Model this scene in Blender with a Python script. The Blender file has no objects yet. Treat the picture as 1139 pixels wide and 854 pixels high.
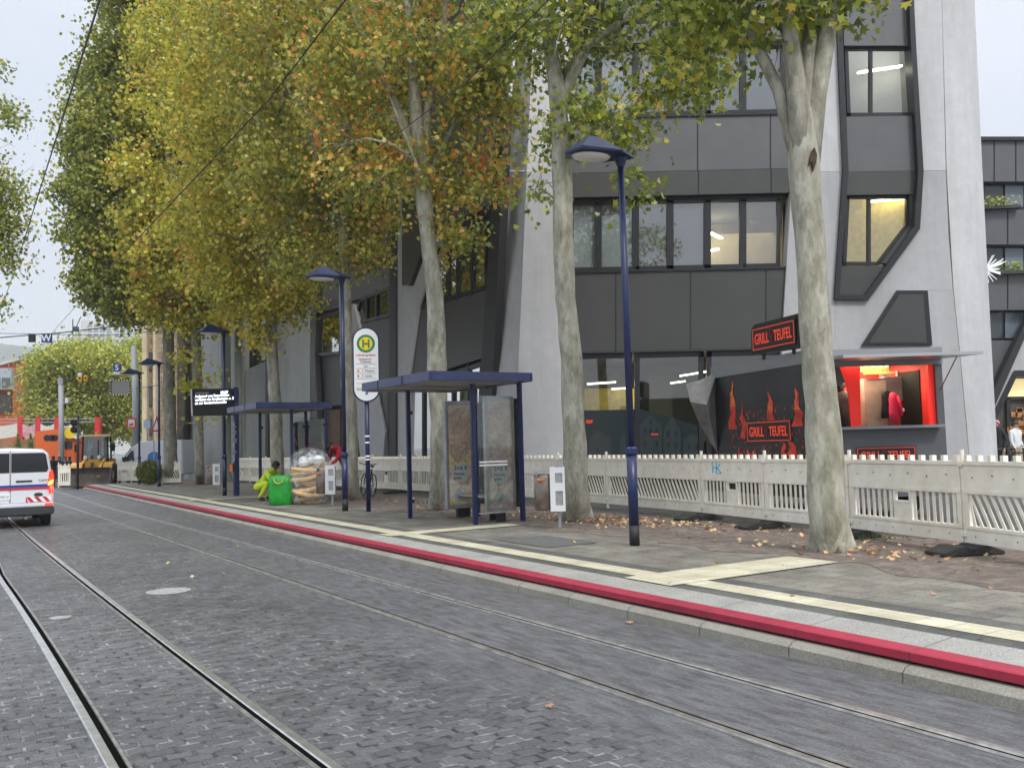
import bpy, bmesh, math, random
import numpy as np
from mathutils import Vector, Matrix
R = math.radians
C = bpy.context.scene.collection
scene = bpy.context.scene
# ------------------------------------------------------------------ camera, sky, sun, exposure
PW, PH, FPX = 1139, 854, 1000.0
PITCH = math.atan(67/1000); ROLL = R(1.6); HC = 1.72
cam = bpy.data.objects.new('camera', bpy.data.cameras.new('camera')); C.objects.link(cam)
cam.data.sensor_width = 36; cam.data.lens = 36*FPX/PW
cam.data.clip_start = 0.1; cam.data.clip_end = 6000
cam.matrix_world = Matrix.Translation((0, 0, HC)) @ Matrix.Rotation(R(90)+PITCH, 4, 'X') @ Matrix.Rotation(-ROLL, 4, 'Z')
scene.camera = cam
w = bpy.data.worlds.new('World'); scene.world = w; w.use_nodes = True
nt = w.node_tree; nt.nodes.clear()
SUN_EL, SUN_AZ = R(48), R(150)        # azimuth measured like sun_rotation (clockwise from +Y)
sky = nt.nodes.new('ShaderNodeTexSky'); sky.sky_type = 'NISHITA'; sky.sun_disc = False
sky.sun_elevation = SUN_EL; sky.sun_rotation = SUN_AZ; sky.dust_density = 3.0; sky.air_density = 1.0
tc = nt.nodes.new('ShaderNodeTexCoord'); mp = nt.nodes.new('ShaderNodeMapping'); mp.inputs['Scale'].default_value = (1, 1, 2.6)
nz = nt.nodes.new('ShaderNodeTexNoise'); nz.inputs['Scale'].default_value = 1.6; nz.inputs['Detail'].default_value = 5
rp = nt.nodes.new('ShaderNodeValToRGB')
rp.color_ramp.elements[0].position = .32; rp.color_ramp.elements[0].color = (4.5, 5.0, 5.8, 1)
rp.color_ramp.elements[1].position = .68; rp.color_ramp.elements[1].color = (6.2, 6.5, 7.0, 1)
mx = nt.nodes.new('ShaderNodeMix'); mx.data_type = 'RGBA'; mx.inputs['Factor'].default_value = .86
bg = nt.nodes.new('ShaderNodeBackground'); bg.inputs['Strength'].default_value = .12
wo = nt.nodes.new('ShaderNodeOutputWorld')
L = nt.links
L.new(tc.outputs['Generated'], mp.inputs['Vector']); L.new(mp.outputs['Vector'], nz.inputs['Vector'])
L.new(nz.outputs['Fac'], rp.inputs['Fac']); L.new(sky.outputs['Color'], mx.inputs['A']); L.new(rp.outputs['Color'], mx.inputs['B'])
# an overcast sky is brighter overhead than at the horizon
sx_ = nt.nodes.new('ShaderNodeSeparateXYZ'); er = nt.nodes.new('ShaderNodeValToRGB'); ml = nt.nodes.new('ShaderNodeMix'); ml.data_type = 'RGBA'; ml.blend_type = 'MULTIPLY'; ml.inputs['Factor'].default_value = 1
el = er.color_ramp.elements; el[0].position = 0; el[0].color = (.80, .80, .80, 1); el[1].position = 1; el[1].color = (2.75, 2.75, 2.68, 1); e2 = el.new(.42); e2.color = (.88, .88, .89, 1)
L.new(tc.outputs['Generated'], sx_.inputs[0]); L.new(sx_.outputs['Z'], er.inputs['Fac']); L.new(mx.outputs['Result'], ml.inputs['A']); L.new(er.outputs['Color'], ml.inputs['B'])
L.new(ml.outputs['Result'], bg.inputs['Color']); L.new(bg.outputs['Background'], wo.inputs['Surface'])
sd = bpy.data.lights.new('sun', 'SUN'); sd.energy = 1.5; sd.angle = R(10); sd.color = (1, .96, .9)
so = bpy.data.objects.new('sun', sd); C.objects.link(so)
sv = Vector((math.sin(SUN_AZ)*math.cos(SUN_EL), math.cos(SUN_AZ)*math.cos(SUN_EL), math.sin(SUN_EL)))
so.rotation_euler = sv.to_track_quat('Z', 'Y').to_euler(); so.location = (0, 0, 60)
vs = scene.view_settings; vs.view_transform = 'Standard'; vs.look = 'None'; vs.gamma = 1; vs.use_curve_mapping = False; vs.exposure = .60

# ------------------------------------------------------------------ surveying helpers (photo angles -> places in the world)
def ray(px, py):
    x = px-PW/2; y = -(py-PH/2); c, s = math.cos(ROLL), math.sin(ROLL)
    x, y = x*c+y*s, -x*s+y*c
    return Vector((x, FPX*math.cos(PITCH)-y*math.sin(PITCH), FPX*math.sin(PITCH)+y*math.cos(PITCH)))
CP = Vector((0, 0, HC))
def G(px, py, z=.24):
    r = ray(px, py); return CP + r*((z-HC)/r.z)
def AY(px, py, Y):
    r = ray(px, py); return CP + r*(Y/r.y)
def AP(px, py, P0, n):
    r = ray(px, py); return CP + r*((P0-CP).dot(n)/r.dot(n))
TD = Vector((-.5249, .8512, 0)); ND = Vector((.8512, .5249, 0)); UP = Vector((0, 0, 1))
SA = math.atan2(TD.y, TD.x)           # street direction angle
def S(u, v, z=0.0): return TD*u + ND*v + UP*z
# ------------------------------------------------------------------ materials
def mat(name, col=(.5, .5, .5), rough=.6, metal=0.0, var=0.0, scale=4.0, bump=0.0, bscale=30.0, spec=.5, col2=None, emit=None, estr=1.0, alpha=1.0, coat=0.0):
    m = bpy.data.materials.new(name); m.use_nodes = True
    t = m.node_tree; b = t.nodes['Principled BSDF']
    b.inputs['Base Color'].default_value = (*col, 1); b.inputs['Roughness'].default_value = rough
    b.inputs['Metallic'].default_value = metal; b.inputs['Specular IOR Level'].default_value = spec
    b.inputs['Coat Weight'].default_value = coat
    if alpha < 1: b.inputs['Alpha'].default_value = alpha
    if emit: b.inputs['Emission Color'].default_value = (*emit, 1); b.inputs['Emission Strength'].default_value = estr
    if var or col2:
        c = t.nodes.new('ShaderNodeTexCoord'); n = t.nodes.new('ShaderNodeTexNoise')
        n.inputs['Scale'].default_value = scale; n.inputs['Detail'].default_value = 8; n.inputs['Roughness'].default_value = .65
        r = t.nodes.new('ShaderNodeValToRGB')
        a = tuple(max(0, x*(1-var)) for x in col); z = col2 if col2 else tuple(min(1, x*(1+var)) for x in col)
        r.color_ramp.elements[0].position = .35; r.color_ramp.elements[0].color = (*a, 1)
        r.color_ramp.elements[1].position = .65; r.color_ramp.elements[1].color = (*z, 1)
        t.links.new(c.outputs['Object'], n.inputs['Vector']); t.links.new(n.outputs['Fac'], r.inputs['Fac'])
        t.links.new(r.outputs['Color'], b.inputs['Base Color'])
    if bump:
        c = t.nodes.new('ShaderNodeTexCoord'); n = t.nodes.new('ShaderNodeTexNoise'); n.inputs['Scale'].default_value = bscale; n.inputs['Detail'].default_value = 5
        bp = t.nodes.new('ShaderNodeBump'); bp.inputs['Strength'].default_value = bump; bp.inputs['Distance'].default_value = .02
        t.links.new(c.outputs['Object'], n.inputs['Vector']); t.links.new(n.outputs['Fac'], bp.inputs['Height']); t.links.new(bp.outputs['Normal'], b.inputs['Normal'])
    return m
def glass_mat(name, tint=(.8, .85, .85), f0=.12, rough=.02, dark=0.0):
    m = bpy.data.materials.new(name); m.use_nodes = True; t = m.node_tree; t.nodes.clear()
    o = t.nodes.new('ShaderNodeOutputMaterial'); tr = t.nodes.new('ShaderNodeBsdfTransparent'); gl = t.nodes.new('ShaderNodeBsdfGlossy')
    tr.inputs['Color'].default_value = (*tint, 1); gl.inputs['Roughness'].default_value = rough
    lw = t.nodes.new('ShaderNodeLayerWeight'); lw.inputs['Blend'].default_value = .25
    mr = t.nodes.new('ShaderNodeMapRange'); mr.inputs['To Min'].default_value = f0; mr.inputs['To Max'].default_value = 1
    ms = t.nodes.new('ShaderNodeMixShader')
    t.links.new(lw.outputs['Fresnel'], mr.inputs['Value']); t.links.new(mr.outputs['Result'], ms.inputs['Fac'])
    t.links.new(tr.outputs[0], ms.inputs[1]); t.links.new(gl.outputs[0], ms.inputs[2]); t.links.new(ms.outputs[0], o.inputs['Surface'])
    return m
class NT:
    "small node builder"
    def __init__(s, name):
        s.m = bpy.data.materials.new(name); s.m.use_nodes = True; s.t = s.m.node_tree; s.b = s.t.nodes['Principled BSDF']
    def n(s, typ, **kw):
        x = s.t.nodes.new(typ)
        for k, v in kw.items():
            if k in x.inputs.keys(): x.inputs[k].default_value = v
            else: setattr(x, k, v)
        return x
    def l(s, a, b): s.t.links.new(a, b)
    def noise(s, vec, scale, detail=6, rough=.6):
        x = s.n('ShaderNodeTexNoise'); x.inputs['Scale'].default_value = scale; x.inputs['Detail'].default_value = detail; x.inputs['Roughness'].default_value = rough
        if vec is not None: s.l(vec, x.inputs['Vector'])
        return x.outputs['Fac']
    def ramp(s, fac, stops):
        x = s.n('ShaderNodeValToRGB'); e = x.color_ramp.elements
        while len(e) < len(stops): e.new(.5)
        for q, (p, c) in zip(e, stops): q.position = p; q.color = (*c, 1) if len(c) == 3 else c
        s.l(fac, x.inputs['Fac']); return x.outputs['Color']
    def mix(s, f, a, b, mode='MIX'):
        x = s.n('ShaderNodeMix'); x.data_type = 'RGBA'; x.blend_type = mode
        for k, v in (('Factor', f), ('A', a), ('B', b)):
            if hasattr(v, 'node'): s.l(v, x.inputs[k])
            else: x.inputs[k].default_value = v if k == 'Factor' else (*v, 1)
        return x.outputs['Result']
    def math(s, op, a, b=0.0, clamp=False):
        x = s.n('ShaderNodeMath'); x.operation = op; x.use_clamp = clamp
        for i, v in enumerate((a, b)):
            if hasattr(v, 'node'): s.l(v, x.inputs[i])
            else: x.inputs[i].default_value = v
        return x.outputs[0]
    def bump(s, h, strength=.5, dist=.01):
        x = s.n('ShaderNodeBump'); x.inputs['Strength'].default_value = strength; x.inputs['Distance'].default_value = dist
        s.l(h, x.inputs['Height']); s.l(x.outputs['Normal'], s.b.inputs['Normal'])
    def street(s, scale=(1, 1, 1)):
        "object coordinates turned so that X runs along the street and Y across it"
        c = s.n('ShaderNodeTexCoord'); m = s.n('ShaderNodeMapping'); m.inputs['Rotation'].default_value = (0, 0, -SA)
        s.l(c.outputs['Object'], m.inputs['Vector'])
        m2 = s.n('ShaderNodeMapping'); m2.inputs['Scale'].default_value = scale; s.l(m.outputs['Vector'], m2.inputs['Vector'])
        return m2.outputs['Vector']
# ------------------------------------------------------------------ objects
ORG = {}
def tag(o, label=None, cat=None, group=None, kind=None):
    if label: o['label'] = label
    if cat: o['category'] = cat
    if group: o['group'] = group
    if kind: o['kind'] = kind
    return o
def empty(name, loc, label, cat, group=None, rz=0.0):
    o = bpy.data.objects.new(name, None); C.objects.link(o); o.location = loc; o.rotation_euler = (0, 0, rz); o.empty_display_size = .2
    ORG[o.name] = Vector(loc); return tag(o, label, cat, group)
def copy_tree(o, parent=None):
    c = o.copy(); C.objects.link(c)
    if parent: c.parent = parent
    for ch in o.children: copy_tree(ch, c)
    return c
class MB:
    def __init__(s): s.v = []; s.f = []; s.mi = []; s.cur = 0
    def add(s, vs, fs):
        k = len(s.v); s.v += [Vector(a) for a in vs]; s.f += [tuple(i+k for i in f) for f in fs]; s.mi += [s.cur]*len(fs)
        return s
    def box(s, c, d, rz=0.0, M=None):
        x, y, z = d[0]/2, d[1]/2, d[2]/2
        vs = [Vector((a*x, b*y, e*z)) for a in (-1, 1) for b in (-1, 1) for e in (-1, 1)]
        rot = Matrix.Rotation(rz, 3, 'Z') if M is None else M
        vs = [rot @ q + Vector(c) for q in vs]
        return s.add(vs, [(0, 1, 3, 2), (4, 6, 7, 5), (0, 4, 5, 1), (2, 3, 7, 6), (0, 2, 6, 4), (1, 5, 7, 3)])
    def slab(s, pts, ext):
        "polygon pushed along ext"
        n = len(pts); pts = [Vector(p) for p in pts]; ext = Vector(ext)
        vs = pts + [p+ext for p in pts]
        return s.add(vs, [tuple(range(n)), tuple(range(2*n-1, n-1, -1))] + [(i, i+n, (i+1) % n+n, (i+1) % n) for i in range(n)])
    def bar(s, a, b, w, h, up=UP):
        a, b = Vector(a), Vector(b); d = (b-a).normalized(); up = Vector(up)
        sd = d.cross(up)
        if sd.length < 1e-4: sd = d.cross(Vector((1, 0, 0)))
        sd.normalize(); u2 = sd.cross(d).normalized()
        q = [sd*w/2+u2*h/2, -sd*w/2+u2*h/2, -sd*w/2-u2*h/2, sd*w/2-u2*h/2]
        return s.slab([a+x for x in q], b-a)
    def tube(s, pts, rad, n=10, cap=True):
        pts = [Vector(p) for p in pts]
        if not hasattr(rad, '__len__'): rad = [rad]*len(pts)
        vs = []; ref = None
        for i, p in enumerate(pts):
            d = (pts[min(i+1, len(pts)-1)] - pts[max(i-1, 0)])
            if d.length < 1e-9: d = Vector((0, 0, 1))
            d.normalize()
            if ref is None: ref = d.orthogonal().normalized()
            ref = (ref - d*ref.dot(d)); ref = ref.normalized() if ref.length > 1e-6 else d.orthogonal().normalized()
            e = d.cross(ref)
            for k in range(n):
                a = 2*math.pi*k/n; vs.append(p + (ref*math.cos(a)+e*math.sin(a))*rad[i])
        fs = [(i*n+k, i*n+(k+1) % n, (i+1)*n+(k+1) % n, (i+1)*n+k) for i in range(len(pts)-1) for k in range(n)]
        if cap: fs += [tuple(range(n-1, -1, -1)), tuple((len(pts)-1)*n+k for k in range(n))]
        return s.add(vs, fs)
    def lathe(s, c, prof, n=20, axis='Z', sx=1, sy=1):
        c = Vector(c); vs = []
        for r, z in prof:
            for k in range(n):
                a = 2*math.pi*k/n; q = (r*math.cos(a)*sx, r*math.sin(a)*sy, z)
                if axis == 'X': q = (q[2], q[0], q[1])
                if axis == 'Y': q = (q[0], q[2], q[1])
                vs.append(c+Vector(q))
        m = len(prof)
        fs = [(i*n+k, i*n+(k+1) % n, (i+1)*n+(k+1) % n, (i+1)*n+k) for i in range(m-1) for k in range(n)]
        fs += [tuple(range(n-1, -1, -1)), tuple((m-1)*n+k for k in range(n))]
        return s.add(vs, fs)
    def build(s, name, m, parent=None, smooth=False, bevel=0.0, local=False):
        me = bpy.data.meshes.new(name); org = Vector((0, 0, 0))
        if parent is not None and not local: org = ORG.get(parent.name, org)
        vs = [v-org for v in s.v]
        me.from_pydata([tuple(v) for v in vs], [], s.f)
        ms = m if isinstance(m, (list, tuple)) else [m]
        for q in ms: me.materials.append(q)
        if len(ms) > 1: me.polygons.foreach_set('material_index', s.mi)
        bm = bmesh.new(); bm.from_mesh(me); bmesh.ops.recalc_face_normals(bm, faces=bm.faces)
        if bevel: bmesh.ops.bevel(bm, geom=list(bm.edges), offset=bevel, segments=2, affect='EDGES', clamp_overlap=True)
        bm.to_mesh(me); bm.free()
        if smooth: me.polygons.foreach_set('use_smooth', [True]*len(me.polygons))
        o = bpy.data.objects.new(name, me); C.objects.link(o)
        if parent is not None: o.parent = parent
        ORG[o.name] = org if not local else ORG.get(parent.name, org) if parent else org
        return o
def text(body, size, M, m, parent, name='lettering', bold=0.0, extr=.002, align='LEFT', sx=1.0, fit=None):
    cu = bpy.data.curves.new(name, 'FONT'); cu.body = body; cu.size = size; cu.offset = bold; cu.extrude = extr; cu.align_x = align; cu.resolution_u = 3
    t = bpy.data.objects.new(name, cu); C.objects.link(t)
    bpy.context.view_layer.update()
    me = bpy.data.meshes.new_from_object(t.evaluated_get(bpy.context.evaluated_depsgraph_get()))
    bpy.data.objects.remove(t); bpy.data.curves.remove(cu)
    org = ORG.get(parent.name, Vector((0, 0, 0)))
    if fit:
        xs_ = [v.co.x for v in me.vertices]; sx = fit/(max(xs_)-min(xs_))
    me.transform(Matrix.Translation(-org) @ M @ Matrix.Diagonal((sx, 1, 1, 1))); me.materials.clear(); me.materials.append(m); me.name = name
    o = bpy.data.objects.new(name, me); C.objects.link(o); o.parent = parent; return o
def basis(org, x, y):
    "matrix with text X along x and Y along y"
    x = Vector(x).normalized(); y = Vector(y).normalized(); z = x.cross(y).normalized(); y = z.cross(x)
    return Matrix(((x.x, y.x, z.x, org[0]), (x.y, y.y, z.y, org[1]), (x.z, y.z, z.z, org[2]), (0, 0, 0, 1)))
# ------------------------------------------------------------------ material palette
def street_mat():
    k = NT('street_setts'); v = k.street(); sep = k.n('ShaderNodeSeparateXYZ'); k.l(v, sep.inputs[0])
    wob = k.n('ShaderNodeTexNoise'); wob.inputs['Scale'].default_value = 1.3; wob.inputs['Detail'].default_value = 3; k.l(v, wob.inputs['Vector'])
    vm = k.n('ShaderNodeVectorMath'); vm.operation = 'MULTIPLY_ADD'; k.l(wob.outputs['Color'], vm.inputs[0]); vm.inputs[1].default_value = (.06, .06, 0); k.l(v, vm.inputs[2])
    rot = k.n('ShaderNodeMapping'); rot.inputs['Rotation'].default_value = (0, 0, R(90)); k.l(vm.outputs[0], rot.inputs['Vector'])
    br = k.n('ShaderNodeTexBrick'); br.offset = .5
    for n_, q in (('Scale', 1.0), ('Brick Width', .165), ('Row Height', .112), ('Mortar Size', .013), ('Mortar Smooth', .25), ('Bias', 0.0)): br.inputs[n_].default_value = q
    br.inputs['Color1'].default_value = (.078, .079, .083, 1); br.inputs['Color2'].default_value = (.125, .126, .130, 1); br.inputs['Mortar'].default_value = (.03, .03, .032, 1)
    k.l(rot.outputs['Vector'], br.inputs['Vector'])
    fine = k.noise(v, 55, 6); mid = k.noise(v, 2.2, 6); big = k.noise(v, .35, 4)
    # pale sand and glints painted into the colour of some joints
    gm = k.ramp(mid, [(.34, (.12, .12, .12)), (.60, (1, 1, 1))])
    jn = k.ramp(k.noise(v, 9, 3), [(.40, (0, 0, 0)), (.6, (1, 1, 1))])
    jf = k.math('MULTIPLY', k.math('MULTIPLY', br.outputs['Fac'], gm), jn)
    sett = k.mix(jf, br.outputs['Color'], (.30, .30, .295))
    sett = k.mix(.6, sett, k.ramp(k.noise(v, 42, 8, .8), [(.36, (.42, .42, .42)), (.62, (1.25, 1.25, 1.25))]), 'MULTIPLY')
    # streaky asphalt towards the platform
    st = k.n('ShaderNodeMapping'); st.inputs['Scale'].default_value = (1.2, 5, 1); k.l(v, st.inputs['Vector'])
    strk = k.noise(st.outputs['Vector'], 2.6, 8, .7)
    asp = k.ramp(strk, [(.36, (.072, .072, .075)), (.60, (.155, .155, .16))])
    asp = k.mix(.75, asp, k.ramp(k.noise(v, 45, 8, .8), [(.38, (.45, .45, .45)), (.62, (1.25, 1.25, 1.25))]), 'MULTIPLY')
    edge = k.math('ADD', sep.outputs['Y'], k.math('MULTIPLY', k.noise(v, .9, 5), -2.2))
    # sheet Y is minus the across-street distance
    f = k.ramp(k.math('MULTIPLY', k.math('ADD', edge, 5.2), .5, True), [(.2, (1, 1, 1)), (.6, (0, 0, 0))])
    col = k.mix(f, sett, asp)
    col = k.mix(.55, col, k.ramp(big, [(.3, (.62, .62, .62)), (.7, (1.25, 1.25, 1.25))]), 'MULTIPLY')
    k.l(col, k.b.inputs['Base Color'])
    inv = k.math('SUBTRACT', 1.0, br.outputs['Fac'])
    fs = k.n('ShaderNodeSeparateColor'); k.l(f, fs.inputs[0])
    h = k.math('MULTIPLY', inv, k.math('SUBTRACT', 1.0, fs.outputs[0]))
    h = k.math('ADD', h, k.math('MULTIPLY', fine, .55)); h = k.math('ADD', h, k.math('MULTIPLY', k.noise(v, 16, 4), .5)); k.bump(h, .9, .016)
    rr = k.ramp(k.noise(v, 3.5, 6), [(.3, (.30, .30, .30)), (.7, (.58, .58, .58))]); k.l(rr, k.b.inputs['Roughness'])
    return k.m
def paving_mat(name, c1, c2, bw=.6, rh=.4, mortar=(.05, .05, .045), ms=.006, grime=.5, rough=.8):
    k = NT(name); v = k.street(); br = k.n('ShaderNodeTexBrick')
    for n_, q in (('Scale', 1.0), ('Brick Width', bw), ('Row Height', rh), ('Mortar Size', ms), ('Mortar Smooth', .2), ('Bias', 0.0)): br.inputs[n_].default_value = q
    br.inputs['Color1'].default_value = (*c1, 1); br.inputs['Color2'].default_value = (*c2, 1); br.inputs['Mortar'].default_value = (*mortar, 1); k.l(v, br.inputs['Vector'])
    g = k.ramp(k.noise(v, 1.5, 10, .78), [(.38, (.40, .385, .36)), (.60, (1.45, 1.43, 1.36))])
    col = k.mix(grime, br.outputs['Color'], g, 'MULTIPLY')
    col = k.mix(.8, col, k.ramp(k.noise(v, 38, 8, .8), [(.38, (.5, .5, .5)), (.62, (1.3, 1.3, 1.28))]), 'MULTIPLY')
    k.l(col, k.b.inputs['Base Color']); k.b.inputs['Roughness'].default_value = rough
    k.bump(k.math('ADD', k.math('MULTIPLY', br.outputs['Fac'], -.6), k.math('MULTIPLY', k.noise(v, 60, 4), .6)), .5, .008)
    return k.m
def red_mat():
    k = NT('worn_red_edge_paint'); v = k.street()
    a = k.ramp(k.noise(v, 2.2, 8, .7), [(.32, (.22, .012, .03)), (.6, (.36, .018, .045))])
    a = k.mix(k.ramp(k.noise(v, 14, 8, .8), [(.62, (0, 0, 0)), (.68, (1, 1, 1))]), a, (.17, .13, .12))
    br = k.n('ShaderNodeTexBrick'); br.offset = 0
    for n_, q in (('Scale', 1.0), ('Brick Width', 1.0), ('Row Height', 50.0), ('Mortar Size', .005)): br.inputs[n_].default_value = q
    k.l(v, br.inputs['Vector']); a = k.mix(k.math('MULTIPLY', br.outputs['Fac'], .8), a, (.05, .02, .02))
    k.l(a, k.b.inputs['Base Color']); k.b.inputs['Roughness'].default_value = .6; k.bump(k.noise(v, 50, 5), .4, .006); return k.m
def granite_mat(name, c, var=.35):
    k = NT(name); v = k.street()
    a = k.ramp(k.noise(v, 70, 6, .8), [(.40, tuple(x*(1-var) for x in c)), (.60, tuple(x*(1+var) for x in c))])
    col = k.mix(.6, a, k.ramp(k.noise(v, 1.7, 7, .7), [(.3, (.6, .58, .53)), (.7, (1.15, 1.15, 1.15))]), 'MULTIPLY')
    br = k.n('ShaderNodeTexBrick'); br.offset = 0
    for n_, q in (('Scale', 1.0), ('Brick Width', 1.0), ('Row Height', 50.0), ('Mortar Size', .006)): br.inputs[n_].default_value = q
    k.l(v, br.inputs['Vector']); col = k.mix(br.outputs['Fac'], col, tuple(x*.3 for x in c))
    k.l(col, k.b.inputs['Base Color']); k.b.inputs['Roughness'].default_value = .75; k.bump(k.noise(v, 90, 4), .35, .006)
    return k.m
def dirt_mat():
    k = NT('bare_earth'); v = k.street()
    a = k.ramp(k.noise(v, 6, 9, .75), [(.3, (.075, .055, .042)), (.5, (.16, .125, .10)), (.7, (.29, .25, .21))])
    leaf = k.ramp(k.noise(v, 26, 4, .6), [(.55, (0, 0, 0)), (.63, (1, 1, 1))]); lm = k.ramp(k.noise(v, .8, 4), [(.4, (0, 0, 0)), (.65, (1, 1, 1))])
    col = k.mix(k.math('MULTIPLY', leaf, k.math('MULTIPLY', lm, .6)), a, (.16, .06, .035))
    k.l(col, k.b.inputs['Base Color']); k.b.inputs['Roughness'].default_value = .9; k.bump(k.noise(v, 30, 8, .7), .8, .03)
    return k.m
def tactile_mat():
    k = NT('tactile_paving'); v = k.street()
    vo = k.n('ShaderNodeTexVoronoi'); vo.inputs['Scale'].default_value = 16; vo.inputs['Randomness'].default_value = .15; k.l(v, vo.inputs['Vector'])
    d = k.ramp(vo.outputs['Distance'], [(.1, (1, 1, 1)), (.45, (0, 0, 0))])
    br = k.n('ShaderNodeTexBrick'); br.offset = 0
    for n_, q in (('Scale', 1.0), ('Brick Width', .3), ('Row Height', .3), ('Mortar Size', .004)): br.inputs[n_].default_value = q
    br.inputs['Color1'].default_value = (.47, .43, .31, 1); br.inputs['Color2'].default_value = (.58, .54, .40, 1); br.inputs['Mortar'].default_value = (.25, .23, .18, 1); k.l(v, br.inputs['Vector'])
    col = k.mix(.7, br.outputs['Color'], k.ramp(k.noise(v, 3, 8, .7), [(.3, (.62, .6, .55)), (.65, (1.08, 1.08, 1.05))]), 'MULTIPLY')
    k.l(col, k.b.inputs['Base Color']); k.b.inputs['Roughness'].default_value = .8; k.bump(d, .6, .01)
    return k.m
def concrete_mat(name, c, scale=.6):
    k = NT(name); tcn = k.n('ShaderNodeTexCoord'); v = tcn.outputs['Object']
    mp_ = k.n('ShaderNodeMapping'); mp_.inputs['Scale'].default_value = (1, 1, .35); k.l(v, mp_.inputs['Vector'])
    a = k.ramp(k.noise(mp_.outputs['Vector'], scale, 8, .65), [(.3, tuple(x*.84 for x in c)), (.7, tuple(x*1.1 for x in c))])
    col = k.mix(.5, a, k.ramp(k.noise(v, 3.2, 9, .7), [(.34, (.87, .87, .86)), (.64, (1.08, 1.08, 1.08))]), 'MULTIPLY')
    st = k.n('ShaderNodeMapping'); st.inputs['Scale'].default_value = (7, 7, .25); k.l(v, st.inputs['Vector'])
    col = k.mix(.10, col, k.ramp(k.noise(st.outputs['Vector'], 1, 5), [(.35, (.6, .59, .56)), (.6, (1.08, 1.08, 1.08))]), 'MULTIPLY')
    k.l(col, k.b.inputs['Base Color']); k.b.inputs['Roughness'].default_value = .85; k.bump(k.noise(v, 25, 6), .2, .02)
    return k.m
def bark_mat(name, dark=1.0):
    k = NT(name); tcn = k.n('ShaderNodeTexCoord'); v = tcn.outputs['Object']
    mp_ = k.n('ShaderNodeMapping'); mp_.inputs['Scale'].default_value = (1, 1, .38); k.l(v, mp_.inputs['Vector']); v2 = mp_.outputs['Vector']
    c = lambda *q: tuple(x*dark for x in q)
    a = k.ramp(k.noise(v2, 5, 6, .65), [(.28, c(.19, .18, .135)), (.42, c(.27, .26, .20)), (.54, c(.36, .345, .28)), (.68, c(.47, .455, .39))])
    vo = k.n('ShaderNodeTexVoronoi'); vo.inputs['Scale'].default_value = 13; 
    wv = k.n('ShaderNodeVectorMath'); wv.operation = 'MULTIPLY_ADD'; nn = k.n('ShaderNodeTexNoise'); nn.inputs['Scale'].default_value = 9; nn.inputs['Detail'].default_value = 4; k.l(v2, nn.inputs['Vector'])
    k.l(nn.outputs['Color'], wv.inputs[0]); wv.inputs[1].default_value = (.25, .25, .25); k.l(v2, wv.inputs[2]); k.l(wv.outputs[0], vo.inputs['Vector'])
    sc = k.n('ShaderNodeSeparateColor'); k.l(vo.outputs['Color'], sc.inputs[0])
    col = k.mix(.32, a, k.ramp(sc.outputs[0], [(.2, (.45, .47, .38)), (.24, (.8, .8, .7)), (.5, (.95, .95, .88)), (.54, (1.25, 1.25, 1.2))]), 'MULTIPLY')
    k.l(col, k.b.inputs['Base Color']); k.b.inputs['Roughness'].default_value = .85
    k.bump(k.math('ADD', k.noise(v2, 22, 8, .7), k.math('MULTIPLY', sc.outputs[0], .4)), .6, .02)
    return k.m
def leaf_mat(name, stops, trans=.42, gain=2.55):
    stops = [(p, tuple(min(.8, (x*.96+.04*(sum(c)/3))*gain) for x in c)) for p, c in stops]; k = NT(name); g = k.n('ShaderNodeNewGeometry'); tcn = k.n('ShaderNodeTexCoord')
    f = k.math('ADD', k.math('MULTIPLY', g.outputs['Random Per Island'], .75), k.math('MULTIPLY', k.math('SUBTRACT', k.noise(tcn.outputs['Object'], .7, 4, .7), .5), 1.25))
    f = k.math('ADD', f, .12, True)
    col = k.ramp(f, stops); k.l(col, k.b.inputs['Base Color']); k.b.inputs['Roughness'].default_value = .38; k.b.inputs['Specular IOR Level'].default_value = .5
    tr = k.n('ShaderNodeBsdfTranslucent'); k.l(col, tr.inputs['Color']); ms = k.n('ShaderNodeMixShader'); ms.inputs['Fac'].default_value = trans
    out = [q for q in k.t.nodes if q.type == 'OUTPUT_MATERIAL'][0]
    k.l(k.b.outputs[0], ms.inputs[1]); k.l(tr.outputs[0], ms.inputs[2]); k.l(ms.outputs[0], out.inputs['Surface'])
    return k.m
M = {}
M['street'] = street_mat()
M['paving'] = paving_mat('platform_paving', (.15, .14, .118), (.21, .195, .165), .4, .3, grime=.6)
M['darkpave'] = paving_mat('dark_paving_band', (.085, .085, .08), (.11, .11, .10), .4, .3)
M['sidewalk'] = paving_mat('sidewalk_slabs', (.06, .058, .055), (.08, .077, .073), .3, .3, grime=.5)  # base colour darkened to put ground shade behind the barrier slots
M['granite'] = granite_mat('granite_strip', (.31, .30, .275)); M['kerb'] = granite_mat('kerb_stone', (.27, .255, .215), .25)
M['red'] = red_mat()
M['gap'] = mat('joint_shadow', (.012, .012, .012), .9)
M['dirt'] = dirt_mat(); M['tactile'] = tactile_mat()
M['steel'] = mat('polished_rail_steel', (.78, .78, .78), .28, .9, var=.15, scale=9)
M['steel_dull'] = mat('worn_rail_steel', (.42, .40, .37), .38, .8, var=.3, scale=7)
M['groove'] = mat('rail_groove', (.006, .006, .006), .9, spec=0)
M['concrete'] = concrete_mat('facade_concrete', (.43, .43, .44)); M['concrete_pale'] = concrete_mat('clean_facade_concrete', (.55, .55, .56)); M['concrete_low'] = concrete_mat('plain_render', (.30, .305, .29))  # second mix is paler in its own colour: cleaner upper sections, rounded edge
M['panel'] = mat('grey_cladding', (.105, .108, .112), .42, var=.08, scale=.8, metal=.2); M['panel_dark'] = mat('dark_cladding', (.058, .058, .056), .42, var=.08, scale=.8, metal=.2)
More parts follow.
